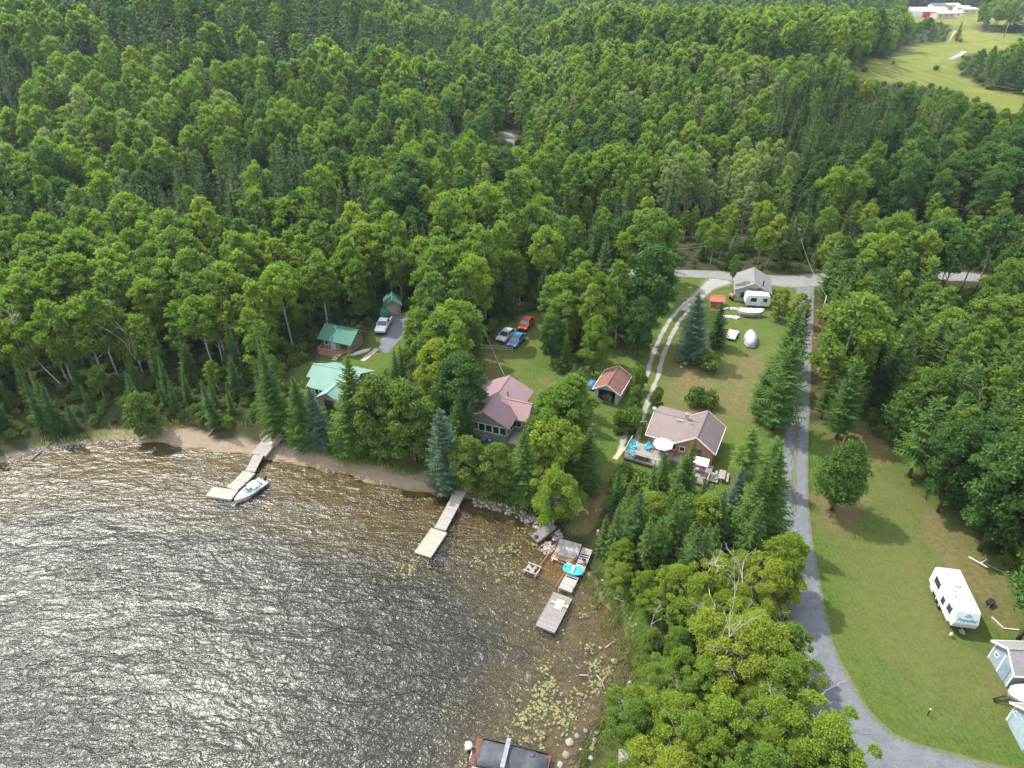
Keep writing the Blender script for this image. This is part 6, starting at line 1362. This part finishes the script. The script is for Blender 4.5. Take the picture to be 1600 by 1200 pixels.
rb = runabout('runabout', 'white runabout with tinted windscreen moored at the outer float of the long dock', c[0] + .35, c[1] - .1, math.atan2(bx0[1]-bx1[1], bx0[0]-bx1[0]), 4.7)
mb = MB(); 
for i in range(5): pass
cvr = MB(); cvr.prism([(-.72, .95), (-.35, 1.18), (.35, 1.18), (.72, .95), (.35, 1.14), (-.35, 1.14)], -1.2, -.1, 'x'); cvr.build('sun_top', plain('cream_canvas', (.62, .58, .50), .8), rb)
mb = MB(); [mb.bar((xx, s*.72, .55), (xx, s*.7, .97), .03) for xx in (-1.1, -.2) for s in (-1, 1)]; mb.build('top_frame', CHR, rb)
# middle dock
d = thing('narrow_dock', 'straight grey dock with a pale end float below the mauve roofed house', 'dock', (*U2(700, 800, 0), 0))
b1, b2 = mid(U2(678, 824, .45), U2(697, 829, .45)), mid(U2(716, 756, 1.0), U2(733, 760, 1.0))
m1 = (b1[0] + (b2[0]-b1[0])*.5, b1[1] + (b2[1]-b1[1])*.5 + .0)
section(d, 'walkway', b1, m1, 1.45, (.42, .7), DECKY, .18); section(d, 'walkway', m1, b2, 1.5, (.72, 1.0), DECKY, .18)
c1, c2 = mid(U2(647, 862, .38), U2(674, 870, .38)), mid(U2(674, 824, .38), U2(699, 832, .38)); section(d, 'float', c1, (c2[0] - .02, c2[1] - .05), 2.05, .36, DECKN, .34, lip=True)
posts(d, [(b1[0] + .6, b1[1] + .5), m1, (m1[0] + .75, m1[1]), (b2[0] + .7, b2[1] - .4)], -1.2, .5)
mb = MB(); mb.box(-.3, .3, -.25, .25, 0, .12); o = mb.build('red_marker', plain('faded_red', (.5, .12, .08)), d); p = U2(655, 850, .4); o.location = (p[0] - d.location.x, p[1] - d.location.y, .37); o.scale = (.5, .5, .3)
p = U2(716, 748, 1.6); section(d, 'landing', (b2[0] - .1, b2[1] + .1), (b2[0] + .5, b2[1] + 1.4), 1.7, 1.12, DECKW, .2)
# right group
d = thing('grounded_dock', 'short dark dock section resting on the bank beside the rock pile', 'dock', (*U2(850, 830, .3), 0)); a, b_ = mid(U2(827, 838, .4), U2(843, 846, .4)), mid(U2(857, 817, .9), U2(872, 820, .9)); section(d, 'walkway', a, b_, 1.3, (.42, .95), boards('dark_dock_boards', (.15, .14, .14), (.24, .22, .21), .16, 'x', joint=.1), .3)
mb = MB(); mb.tube([(-.28, 0, .0), (-.28, 0, .18)], .24, 12); o = mb.build('tyre_bumper', BLK, d); o.location = (a[0] - d.location.x + .5, a[1] - d.location.y + .2, .42)
rp = thing('boat_ramp', 'wide plank boat ramp running down from the bank into the water', 'ramp', (*U2(880, 870, 0), 0))
ra, rb_, rc, rd = U2(836, 896, -.25), U2(872, 914, -.25), U2(884, 836, .55), U2(858, 862, .2)
M_RAMP = boards('ramp_planks', (.24, .15, .08), (.36, .25, .14), .17, 'x'); a, b_ = mid(U2(838, 898, -.2), U2(873, 913, -.2)), mid(U2(864, 864, .18), U2(903, 874, .18))
section(rp, 'submerged_planks', a, b_, 2.9, (-.35, .1), M_RAMP, .1)
c_ = mid(U2(873, 842, .6), U2(912, 856, .6)); 
section(rp, 'concrete_slab', b_, (c_[0], c_[1] + .3), 2.7, (.12, .62), CONC, .12)
rl = MB(); p0 = Vector((*U2(836, 893, 0), -.1)) - rp.location; p1 = Vector((*U2(872, 846, .5), .6)) - rp.location; rl.bar(p0, p1, .1, .12); rl.build('rail', plain('rusty_rail', (.22, .10, .06)), rp)
rl = MB(); p0 = Vector((*U2(868, 916, 0), -.05)) - rp.location; p1 = Vector((*U2(902, 868, .4), .4)) - rp.location; rl.bar(p0, p1, .1, .12); rl.build('rail', plain('rusty_rail', (.22, .10, .06)), rp)
x, y = U2(878, 878, .3); rk = thing('boat_roller', 'pale timber roller frame lying across the boat ramp', 'roller frame', (x, y, .3), R(-25)); mb = MB(); mb.bar((-1.3, 0, .05), (1.3, 0, .05), .12); mb.bar((-1.1, -.4, .05), (-1.1, .4, .05), .1); mb.build('frame', plain('pink_timber', (.48, .36, .28)), rk); mb = MB(); mb.tube([(-.5, 0, .17), (.5, 0, .17)], .08, 10); mb.build('roller', BLK, rk)
cb = thing('dock_crib', 'square timber crib filled with rocks standing in the water beside the boat ramp', 'crib', (*U2(832, 889, .2), 0), R(-28))
mb = MB()
for k in range(4):
    z = -.35 + .2*k
    if k % 2: [mb.bar((-.85, s*.6, z), (.85, s*.6, z), .16) for s in (-1, 1)]
    else: [mb.bar((s*.68, -.8, z), (s*.68, .8, z), .16) for s in (-1, 1)]
mb.build('frame', WOODG, cb); rr = random.Random(3); mb = MB(); [mb.ball((rr.uniform(-.45, .45), rr.uniform(-.4, .4), .05), .24, 7, 5, jit=.4, rnd=rr) for k in range(9)]; mb.build('stone_fill', plain('crib_stone', (.30, .24, .22), .9), cb)
d = thing('broken_dock', 'broken up grey dock sections along the reeds behind the teal pedal boat', 'dock', (*U2(905, 880, .3), 0)); a, b_ = mid(U2(895, 893, .5), U2(911, 898, .5)), mid(U2(910, 855, .7), U2(926, 860, .7)); section(d, 'walkway', a, b_, 1.15, (.48, .75), DECKY, .2, gapn=.08)
a, b_ = mid(U2(873, 918, .4), U2(893, 925, .4)), mid(U2(884, 896, .5), U2(906, 901, .5)); section(d, 'walkway', a, b_, 1.5, (.35, .45), DECKY, .3, gapn=.1); posts(d, [(a[0] - .7, a[1]), (a[0] + .8, a[1] + .1), b_], -1, .65)
x, y = U2(912, 879, .8); dr = thing('steel_drum', 'grey steel drum standing on the broken dock sections', 'drum', (x, y, .62)); mb = MB(); mb.tube([(0,0,0), (0,0,.6)], .27, 14); mb.build('drum', plain('drum_grey', (.25, .26, .28), .5), dr); mb = MB(); mb.tube([(0,0,.6), (0,0,.62)], .24, 14); mb.build('lid', BLK, dr)
d = thing('drifting_float', 'large dark planked float lying farthest out beyond the boat ramp', 'raft', (*U2(866, 955, 0), 0)); a, b_ = mid(U2(838, 976, .35), U2(866, 988, .35)), mid(U2(866, 924, .35), U2(893, 936, .35)); section(d, 'float', a, b_, 2.1, .33, boards('mauve_grey_boards', (.19, .17, .165), (.29, .26, .25), .15, 'x', joint=.12), .36, lip=True)
x, y = U2(874, 944, .4); q = thing('plywood_sheet', 'tan plywood sheet and plank lying on the large dark float', 'plywood', (x, y, .37), R(65)); mb = MB(); mb.box(-.7, .6, -.45, .4, 0, .06); mb.build('sheet', plain('tan_plywood', (.46, .41, .28)), q); mb = MB(); mb.box(-.15, .1, -1.0, .9, .065, .12); mb.build('plank', WOODY, q)
# teal pedal boat
x, y = U2(895, 890, .8); pb = thing('pedal_boat', 'teal two seat pedal boat pulled up on the broken dock', 'pedal boat', (x, y, .55), R(-22)); n = 12
mb = MB()
for sx in (-.42, .42):
    mb.prism([(-.30, .0), (.30, .0), (.38, .30), (-.38, .30)], 0, 0, 'x') if False else None
prof = [(1.15*math.cos(6.283*i/20)*1.0, .68*math.copysign(abs(math.sin(6.283*i/20))**.7, math.sin(6.283*i/20))) for i in range(20)]
vs = [(a*.85, c*.82, 0) for a, c in prof] + [(a, c, .28) for a, c in prof] + [(a*.86, c*.8, .30) for a, c in prof] + [(a*.78, c*.68, .12) for a, c in prof]
mb.add(vs, [(k*20+i, k*20+(i+1)%20, (k+1)*20+(i+1)%20, (k+1)*20+i) for k in range(3) for i in range(20)] + [tuple(range(19, -1, -1)), tuple(range(60, 80))]); mb.build('hull', TEAL, pb)
mb = MB(); mb.box(-.14, .14, -.5, .5, .13, .36); mb.build('console', WH, pb)
for sx in (-.55, .55): mb = MB(); mb.box(sx - .2, sx + .2, -.3, .1, .13, .25); mb.box(sx - .2, sx + .2, .1, .2, .13, .5); mb.build('seat', plain('aqua_plastic', (.10, .50, .50), .4), pb)
# hillside boat near the bank
x, y, z = G(905, 775); q = thing('upturned_dinghy', 'pale dinghy and dark boards stacked on the path above the grounded dock', 'boat', (x, y, z), R(62)); hull(3.2, 1.2, .5, flip=True).build('hull', plain('pale_aluminium', (.48, .50, .54), .4), q)
q = thing('board_stack', 'stack of dark weathered boards beside the pale dinghy', 'boards', (x + .95, y + .3, z), R(62)); [ (lambda mb_: (mb_.box(-1.3, 1.2, -.4 + .2*k, -.25 + .2*k, .05 + .1*(k%2), .2 + .1*(k%2)), mb_.build('board', WOODG, q)))(MB()) for k in range(4)]
# orange and white lawn object by the path
x, y, z = G(934, 836); q = thing('garden_ornament', 'white and orange ornament standing in the bushes above the boat ramp', 'ornament', (x, y, z)); mb = MB(); mb.tube([(0,0,0), (0,0,.4), (0,0,.6)], [.22, .2, .1], 10); mb.build('base', plain('faded_orange', (.5, .22, .12)), q); mb = MB(); mb.ball((0,0,.72), .18, 9, 6); mb.build('head', WH, q)
x, y = U2(117, 815, 0); q = thing('mooring_buoy', 'tiny white mooring buoy floating off the far beach', 'buoy', (x, y, 0)); mb = MB(); mb.ball((0,0,.08), .17, 10, 6); mb.build('float', WH, q); mb = MB(); mb.tube([(0,0,.2), (0,0,.32)], .03, 6); mb.build('ring', BLK, q)
# small dock at the bottom and pontoon boat
d = thing('reed_dock', 'small grey dock half hidden among the thicket at the water edge', 'dock', (*U2(982, 1190, .4), 0)); section(d, 'walkway', U2(982, 1230, .4), U2(982, 1172, .4), 1.7, .42, DECKY, .25)
d = thing('boat_slip_dock', 'weathered dock corner beside the covered pontoon boat', 'dock', (*U2(745, 1200, .4), 0)); section(d, 'float', U2(745, 1192, .4), U2(790, 1245, .4), 2.0, .42, DECKN, .25)
p0, p1 = U2(733, 1172, .5), U2(862, 1203, .5); c = mid(p0, p1); pr_ = math.atan2(p1[1]-p0[1], p1[0]-p0[0])
pn = thing('pontoon_boat', 'pontoon boat under a black cover with a white outboard motor and rust red deck ends', 'pontoon boat', (c[0], c[1], 0), pr_)
for s in (-1, 1): mb = MB(); mb.tube([(-3.2, s*.85, .12), (-2.9, s*.85, .12), (2.7, s*.85, .12), (3.3, s*.85, .3)], [.25, .3, .3, .05], 12); mb.build('pontoon', plain('alu', (.5, .5, .52), .35, .6), pn)
mb = MB(); mb.box(-3.3, 3.4, -1.22, 1.22, .42, .52); mb.build('deck', plain('rust_red_carpet', (.13, .06, .042), .95), pn)
FAB = plain('black_cover', (.055, .06, .07), .7, var=.35, scale=1.2); mb = MB(); rr = random.Random(5); nx_, ny_ = 16, 9; vs = []
for i in range(nx_):
    for j in range(ny_):
        x = -2.75 + 5.95*i/(nx_-1); s = -1 + 2*j/(ny_-1); edge = min(1, (i)/1.5, (nx_-1-i)/2.2) ; w = 1.2 * (1 if i < nx_-4 else 1 - .10*(i-(nx_-4)))
        vs.append((x, s*w, .56 + (.62 + .12*math.cos(x*2.3)) * max(0, 1 - abs(s)**3.5) * (.15 + .85*edge) + .03*rr.random()))
mb.add(vs, [(i*ny_+j, (i+1)*ny_+j, (i+1)*ny_+j+1, i*ny_+j+1) for i in range(nx_-1) for j in range(ny_-1)], 0, True); cv_ = mb.build('cover', FAB, pn)
mb = MB(); mb.box(-2.7, 3.15, -1.23, -1.17, .5, .75); mb.box(-2.7, 3.15, 1.17, 1.23, .5, .75); mb.box(-2.76, -2.7, -1.2, 1.2, .5, .7); mb.build('fence_panel', BLK, pn)
mb = MB(); mb.box(-.55, -.15, -1.35, 1.25, 1.5, 1.62); mb.build('folded_sun_top', plain('grey_canvas', (.20, .21, .23), .8), pn, .04)
mb = MB(); [mb.tube([(-2.1, s*1.22, .6), (-1.2, s*1.26, 1.3), (-.35, s*1.25, 1.55), (.8, s*1.22, .7)], .035, 6) for s in (-1, 1)]; mb.build('top_frame', BLK, pn)
mb = MB(); mb.tube([(1.9, .5, 1.05), (1.9, .5, 1.22)], [.3, .22], 12); mb.build('cover_peak', FAB, pn)
mb = MB(); mb.ball((-3.75, .15, .95), .36, 12, 8, sz=.9); mb.build('outboard_motor', WH, pn); mb = MB(); mb.box(-3.85, -3.65, .05, .25, -.3, .7); mb.bar((-3.7, .15, .6), (-3.25, .15, .55), .1); mb.build('motor_leg', BLK, pn); mb = MB(); mb.box(-4.02, -3.8, -.1, .05, .5, .66); mb.build('yellow_decal', plain('yellow_decal', (.6, .6, .05)), pn)
mb = MB(); mb.bar((-3.3, -1.0, .52), (-3.3, -1.0, 1.1), .05); mb.bar((-3.3, -.4, .52), (-3.3, -.4, 1.1), .05); mb.bar((-3.3, -1.0, 1.1), (-3.3, -.4, 1.1), .05); mb.build('boarding_ladder', WH, pn)

# ---- poles and lines
def pole(u, vb, vt, lb, arm=True, rz=.3):
    x, y, z, h = hgt(u, vb, vt); r = thing('utility_pole', lb, 'utility pole', (x, y, z), rz, 'utility poles of the road'); mb = MB(); mb.tube([(0,0,-.3), (0,0,h)], [.16, .10], 9); mb.build('post', plain('pole_wood', (.34, .31, .28), .9), r)
    if arm:
        mb = MB(); mb.box(-1.0, 1.0, -.06, .06, h - .75, h - .62); mb.build('crossarm', plain('pole_wood', (.34, .31, .28), .9), r); mb = MB(); [mb.tube([(s, 0, h - .62), (s, 0, h - .42)], .05, 6) for s in (-.9, 0, .9)]; mb.build('insulator', WH, r)
    return (x, y, z + h)
P1 = pole(752, 546, 497, 'grey utility pole standing beside the yard of the mauve roofed house', False)
P2 = pole(1238, 392, 348, 'utility pole with transformer at the forest edge behind the grey cabin'); x, y, z = P2; tr_ = thing('pole_transformer', 'grey transformer can hanging on the pole behind the grey cabin', 'transformer', (x + .35, y - .15, z - 2.2)); mb = MB(); mb.tube([(0,0,0), (0,0,.9)], .28, 12); mb.build('tank', plain('transformer_grey', (.5, .52, .54), .5), tr_); mb = MB(); mb.tube([(0,0,.9), (0,0,1.1)], .06, 6); mb.build('bushing', BLK, tr_)
P3 = pole(1277, 314, 264, 'utility pole farther up the cut line in the forest'); P4 = pole(1280, 505, 462, 'short pale pole leaning beside the driveway top', False)
def wire(a, b_, lb, sag=1.0, r=.03, name='power_line'):
    a = Vector(a); b_ = Vector(b_); mb = MB(); mb.tube([a.lerp(b_, t) - Vector((0, 0, sag*4*t*(1-t))) for t in [i/14 for i in range(15)]], r, 5); o = mb.build(name, plain('wire_grey', (.22, .22, .22), .6), None); return tag(o, lb, 'cable')
wire((P1[0], P1[1], P1[2] - .3), W(HB2, .5, -1.5, 5.9), 'service cable from the grey pole down to the mauve metal roof', .5, .035)
wire((P2[0] - .9, P2[1], P2[2] - .4), (*U(985, 385, 9)[:2], 9), 'power line running along the forest edge above the gravel road', 1.6, .03); wire((P2[0], P2[1], P2[2] - .4), (*U(985, 392, 8)[:2], 8), 'lower power line strung along the forest edge above the gravel road', 1.6, .03)
wire((P2[0] + .9, P2[1], P2[2] - .4), (P3[0] + .9, P3[1], P3[2] - .4), 'power line climbing from the transformer pole into the cut line', 1.2, .03)
wire((P4[0], P4[1], P4[2] - .1), (P2[0], P2[1], P2[2] - 1), 'slack cable between the leaning pole and the transformer pole', 1.2, .03)
x, y, z = G(1317, 692); q = thing('marker_post', 'yellow marker post between the thin pine and the round pine', 'post', (x, y, z)); mb = MB(); mb.box(-.07, .07, -.07, .07, 0, 1.6); mb.build('post', plain('yellow_paint', (.55, .42, .08)), q); mb = MB(); mb.box(-.08, .08, -.08, .08, 1.6, 1.66); mb.build('cap', WH, q)
x, y, z = G(1449, 1117); q = thing('water_standpipe', 'little white topped standpipe in a bare patch of the right lawn', 'standpipe', (x, y, z)); mb = MB(); mb.tube([(0,0,0), (0,0,.8)], .05, 8); mb.build('pipe', BLK, q); mb = MB(); mb.ball((0,0,.85), .09, 8, 5); mb.build('cap', WH, q)
x, y, z = G(1532, 885); q = thing('fallen_pole', 'broken white pole propped at the forest edge behind the travel trailer', 'pole', (x, y, z)); mb = MB(); mb.bar((-.6, 1.3, .1), (.3, -.6, .5), .1); mb.bar((.0, .2, .3), (.9, .6, .5), .08); mb.build('pole', WH, q); mb = MB(); mb.bar((.3, .2, .4), (1.9, -1.3, .3), .05); mb.build('rope', WOODG, q)
x, y, z = G(1570, 975); q = thing('timber_border', 'low timber border around bare soil beside the blue-grey garage', 'garden border', (x, y, z)); mb = MB(); mb.bar((-.9, .8, .08), (-.5, -.6, .08), .14); mb.bar((-.5, -.6, .08), (.9, -.8, .08), .14); mb.build('timber', plain('pale_timber', (.42, .38, .30)), q)
x, y, z = G(1545, 945); q = thing('wheelbarrow', 'dark wheelbarrow left at the wood edge behind the travel trailer', 'wheelbarrow', (x, y, z), .5); mb = MB(); mb.prism([(-.5, .55), (.5, .55), (.3, .25), (-.3, .25)], -.3, .3, 'y'); mb.build('tray', BLK, q); wheel_at(q, .45, 0, .2, .2, .08, 'y'); mb = MB(); [mb.bar((-.9, s*.28, .5), (.4, s*.1, .22), .04) for s in (-1, 1)]; mb.build('handle', WOODG, q)

# ---- shore stones, floating leaves, reeds, driftwood
rr = random.Random(21)
for i, (u, v, r_, w_d) in enumerate([(890, 1160, .42, 'pale'), (885, 1180, .4, 'tan'), (902, 1150, .28, 'small grey'), (875, 1195, .33, 'round grey'), (960, 1033, .4, 'pale grey'), (915, 1142, .25, 'little pale'), (938, 1012, .22, 'small tan'), (925, 1170, .3, 'flat tan')]):
    x, y = U(u, v, 0); z = H1(x, y); mb = MB(); mb.ball((0, 0, 0), r_, 9, 6, sz=.6, jit=.35, rnd=rr); o = mb.build('boulder', plain('shore_stone_%d' % (i % 3), [(.26, .23, .20), (.21, .17, .13), (.17, .16, .15)][i % 3], .9)); o.location = (x, y, max(z, -.12) + r_*.15); tag(o, w_d + ' boulder in the reedy shallows near the pontoon boat' if v > 1100 else w_d + ' boulder in the reedy shallows off the thicket', 'boulder', 'boulders in the reedy shallows')
def rockpile(name, lb, pts, n, r0, r1, cols):
    x0, y0, z0 = G(*pts[0]); mb = MB(); poly = [G(*p)[:2] for p in pts]; xs = [p[0] for p in poly]; ys = [p[1] for p in poly]; k = 0
    while k < n:
        x = rr.uniform(min(xs), max(xs)); y = rr.uniform(min(ys), max(ys))
        if not bool(pip(np.array([x]), np.array([y]), poly)[0]): continue
        r_ = rr.uniform(r0, r1); mb.ball((x - x0, y - y0, max(H1(x, y), -.1) - z0 + r_*.2), r_, 7, 5, m=rr.randrange(len(cols)), sz=.7, jit=.4, rnd=rr); k += 1
    o = mb.build(name, cols, None); o.location = (x0, y0, z0); return o
SC_ = [plain('rock_a', (.24, .20, .185), .9), plain('rock_b', (.17, .135, .125), .9), plain('rock_c', (.32, .29, .27), .9)]
tag(rockpile('rock_pile', '', [(845, 852), (862, 845), (870, 860), (852, 868), (843, 862)], 60, .12, .26, SC_), kind='stuff'); tag(rockpile('rock_pile', '', [(860, 832), (875, 828), (880, 838), (866, 846)], 40, .1, .24, SC_), kind='stuff')
tag(rockpile('shore_rocks', '', [(5, 728), (60, 700), (130, 688), (225, 682), (235, 690), (130, 699), (60, 712), (5, 738)], 240, .07, .18, SC_), kind='stuff')
tag(rockpile('shore_rocks', '', [(735, 775), (800, 790), (835, 808), (850, 828), (838, 826), (800, 806), (740, 790)], 160, .10, .28, SC_), kind='stuff')
tag(rockpile('shore_rocks', '', [(930, 900), (955, 930), (985, 985), (990, 1050), (965, 1110), (910, 1165), (895, 1195), (925, 1190), (985, 1110), (1000, 1040), (1000, 980), (960, 910)], 40, .08, .24, SC_), kind='stuff')
M_LOG = bark_mat('driftwood', (.36, .31, .26), (.22, .18, .15))
for i, (a, b_, r_, lb) in enumerate([((50, 720), (82, 690), .12, 'pale driftwood trunk lying from the rocky shore to the bushes'), ((325, 682), (340, 662), .10, 'dark log slanting across the sandy beach'), ((960, 935), (985, 950), .08, 'short bleached log among the reeds'), ((932, 1058), (945, 1080), .07, 'brown log floating in the weeds off the thicket'), ((905, 1060), (925, 1063), .07, 'thin log lying flat among the floating leaves'), ((945, 1015), (963, 1003), .07, 'bent brown branch in the reedy shallows')]):
    A = G(*a); B = G(*b_); mb = MB(); A = Vector((A[0], A[1], max(A[2], 0) + .1)); B = Vector((B[0], B[1], max(B[2], 0) + .12)); C_ = A.lerp(B, .5) + Vector((.1, .1, .06)); mb.tube([Vector((0,0,0)), C_ - A, B - A], [r_, r_*.85, r_*.5], 7); mb.tube([C_ - A, C_ - A + Vector((.4, .3, .35))], [r_*.4, r_*.1], 5); o = mb.build('driftwood_log', M_LOG); o.location = A; tag(o, lb, 'log')
# lily pads
def pads(name, patches, cols, n, r0, r1):
    rs = np.random.RandomState(n); V = []; F = []; M = []
    for (u, v, ru, k) in patches:
        cx, cy = U(u, v, 0); ex, ey = U(u + ru, v, 0); R_ = abs(ex - cx)
        for _ in range(int(k * .45)):
            a = rs.rand()*6.283; q = R_ * abs(rs.randn()) * .8; x, y = cx + q*math.cos(a), cy + q*math.sin(a)*1.2; r_ = rs.uniform(r0, r1); b = len(V); a0 = rs.rand()*6.28; t_ = rs.rand()*.5
            V.append((x, y, .022)); N_ = 9
            for i in range(N_): th = a0 + .25 + (6.283 - .5)*i/(N_-1); V.append((x + r_*math.cos(th), y + r_*math.sin(th), .024 + .02*t_*rs.rand()))
            for i in range(N_-1): F.append((b, b+1+i, b+2+i)); M.append(int(rs.randint(len(cols))))
    me = bpy.data.meshes.new(name); me.from_pydata(V, [], F); [me.materials.append(c) for c in cols]; me.polygons.foreach_set('material_index', M); return tag(link(name, me), kind='stuff')
PC = [plain('pad_green', (.075, .13, .035), .4), plain('pad_yellow', (.18, .19, .05), .4), plain('pad_lime', (.11, .165, .05), .4), plain('pad_brown', (.24, .14, .06), .6)]
pads('lily_pads', [(780, 857, 14, 45), (800, 850, 10, 35), (820, 832, 16, 50), (745, 873, 10, 40), (806, 862, 9, 25), (833, 852, 10, 25), (640, 886, 14, 40), (640, 900, 12, 20), (668, 884, 8, 10), (775, 890, 22, 30), (800, 895, 18, 50), (778, 905, 10, 14), (880, 985, 14, 12), (810, 975, 12, 10), (765, 857, 6, 10), (620, 888, 8, 16), (855, 1045, 14, 50), (850, 1085, 24, 120), (870, 1110, 22, 120), (835, 1105, 26, 140), (815, 1125, 22, 110), (860, 1070, 18, 70), (880, 1128, 18, 70), (845, 1150, 20, 70), (925, 1040, 16, 90), (935, 1070, 16, 90), (920, 1010, 12, 40), (905, 1085, 16, 60), (950, 1050, 12, 60), (895, 1120, 16, 70), (910, 960, 10, 20), (820, 1155, 10, 25), (925, 945, 9, 15)], PC, 7, .07, .14)
# reeds: blades in the marshy margin
def reeds(name, polys, dens, h0, h1, m, seed):
    rs = np.random.RandomState(seed); P = []
    for poly, k in polys:
        W_ = np.array([U(u, v, .2) for u, v in poly]); x0, y0 = W_.min(0); x1, y1 = W_.max(0); n = int((x1-x0)*(y1-y0)*dens*k); x = rs.uniform(x0, x1, n); y = rs.uniform(y0, y1, n); ok = pip(x, y, [tuple(p) for p in W_]) & (vnoise(x, y, 1.1, 3.) + .6*rs.randn(n) > -.25); P.append(np.stack([x[ok], y[ok]], 1))
    P = np.concatenate(P); n = len(P); z = np.maximum(height(P[:,0], P[:,1]), -.35); h = rs.uniform(h0, h1, n); a = rs.rand(n)*6.283; w = rs.uniform(.02, .05, n); ln = rs.randn(n, 2)*.30
    dx, dy = np.cos(a)*w, np.sin(a)*w; V = np.zeros((n, 4, 3)); V[:,0] = np.stack([P[:,0]-dx, P[:,1]-dy, z], 1); V[:,1] = np.stack([P[:,0]+dx, P[:,1]+dy, z], 1)
    V[:,2] = np.stack([P[:,0]+ln[:,0]*h+dx*.3, P[:,1]+ln[:,1]*h+dy*.3, z+h], 1); V[:,3] = np.stack([P[:,0]+ln[:,0]*h-dx*.3, P[:,1]+ln[:,1]*h-dy*.3, z+h], 1)
    return tag(link(name, leafmesh(name, V.reshape(-1, 3), m, rs)), kind='stuff')
M_REED = leaf_mat('reed_blades', [(.12, .17, .04), (.20, .21, .07)], trans=.25); M_RDRY = leaf_mat('dry_reed_blades', [(.24, .20, .10), (.30, .25, .13)], trans=.2); M_GRASSL = leaf_mat('tall_grass_blades', [(.14, .22, .035), (.20, .26, .05)], trans=.4)
reeds('reeds', [([(905, 900), (940, 890), (975, 950), (1000, 1000), (1000, 1060), (985, 1120), (945, 1175), (925, 1200), (900, 1200), (930, 1130), (950, 1070), (955, 1010), (930, 960)], 1.0), ([(735, 772), (790, 775), (835, 800), (852, 822), (830, 812), (790, 796), (745, 792)], .8)], 26, .5, 1.3, M_REED, 1)
reeds('dry_reeds', [([(890, 960), (925, 920), (960, 960), (985, 1010), (985, 1060), (950, 1130), (905, 1190), (880, 1195), (930, 1110), (940, 1050), (925, 1000)], 1.)], 16, .3, .8, M_RDRY, 2)
reeds('tall_grass', [([(925, 850), (955, 800), (985, 790), (1010, 900), (1010, 1100), (960, 1220), (930, 1220), (985, 1100), (995, 1000), (960, 920)], 1.0), ([(60, 690), (130, 680), (235, 668), (300, 660), (400, 668), (400, 676), (300, 668), (235, 682), (130, 690), (60, 700)], .6), ([(450, 690), (560, 715), (690, 755), (700, 765), (560, 730), (450, 700)], .8), ([(880, 800), (905, 800), (900, 840), (880, 825)], .6), ([(1222, 640), (1232, 640), (1234, 900), (1222, 900)], .15), ([(1262, 700), (1268, 700), (1275, 980), (1262, 980)], .15)], 30, .3, .9, M_GRASSL, 3)

# ---- the far hamlet across the meadow
def far_house(u, v, wd, dp, h, wall, roof, lb, rz=0., cat='house', name='far_house'):
    x, y, z = G(u, v); r = thing(name, lb, cat, (x, y, z), rz); hr = h + dp*.13
    gable_walls(-wd/2, wd/2, 0, dp, -2, h, hr, 'x').build('wall', wall, r); gable_roof(-wd/2, wd/2, 0, dp, h + .1, hr + .15, 'x', ov=.5, th=.25).build('roof', roof, r)
    for k in range(max(2, int(wd / 5))): window(r, (-wd/2 + (k+.5)*wd/max(2, int(wd/5)), 0, h*.55), 1.3, 1.2, 'f', bars=0)
    return r
WR = plain('pale_roof', (.36, .37, .40), .7); RW = plain('red_wall', (.55, .03, .05), .6); BRW = plain('tan_wall', (.48, .38, .30), .8); DKR = plain('dark_roof', (.10, .11, .14), .8); WW = plain('white_wall', (.68, .68, .66), .7)
r = far_house(1448, 27, 36, 20, 4.6, WW, WR, 'long hall with red and white walls beyond the far meadow', R(-3), 'hall', 'far_hall'); mb = MB(); mb.box(-4, 18.2, -.4, -.02, -1, 4.6); mb.build('red_cladding', RW, r); mb = MB(); mb.box(-18.4, -5, -.3, -.02, -1, 4.5); mb.build('white_cladding', WW, r)
far_house(1477, 29, 16, 10, 4, BRW, plain('tan_roof', (.45, .36, .28), .8), 'tan roofed house right beside the long red and white hall', R(8)); far_house(1490, 27, 14, 9, 3.5, WW, WR, 'low white house in front of the far hamlet'); far_house(1469, 17, 16, 10, 5, WW, DKR, 'white house with a dark roof behind the long hall')
far_house(1489, 17, 14, 10, 5, BRW, plain('tan_roof', (.45, .36, .28), .8), 'tan house at the centre of the far hamlet', R(12)); far_house(1504, 20, 12, 9, 4.5, WW, WR, 'white house beside the tan houses of the far hamlet', R(-8)); far_house(1514, 22, 12, 9, 4, BRW, plain('rose_roof', (.5, .38, .34), .8), 'rose roofed house at the meadow end of the far hamlet')
far_house(1560, 17, 14, 9, 4, WW, plain('rose_roof', (.5, .38, .34), .8), 'lone pale house among the far trees right of the hamlet')
x, y, z = G(1478, 72); q = thing('field_pole', 'white leaning pole standing in the far meadow', 'pole', (x, y, z)); mb = MB(); mb.tube([(0,0,0), (3,0,9)], [.3, .25], 6); mb.build('post', WH, q); mb = MB(); mb.box(2.0, 4.0, -.1, .1, 8.4, 8.7); mb.build('crossarm', WH, q)
x, y, z = G(1568, 60); q = thing('field_pole', 'grey pole standing in the meadow by the right hand trees', 'pole', (x, y, z)); mb = MB(); mb.tube([(0,0,0), (0,0,10)], [.25, .2], 6); mb.build('post', WOODG, q); mb = MB(); mb.box(-1.0, 1.0, -.1, .1, 9.0, 9.3); mb.build('crossarm', WOODG, q)

# ---- air
hz = MB(); hz.box(-1500, 1500, -60, 1900, -6, 290); hm = mat('haze'); t = NT(hm)
pv = t.n('ShaderNodeVolumePrincipled', {'Color': (.70, .84, 1.0, 1), 'Density': .00011, 'Anisotropy': .3}); t.t.links.new(pv.outputs[0], t.n('ShaderNodeOutputMaterial').inputs['Volume'])
tag(hz.build('haze', hm), kind='stuff')
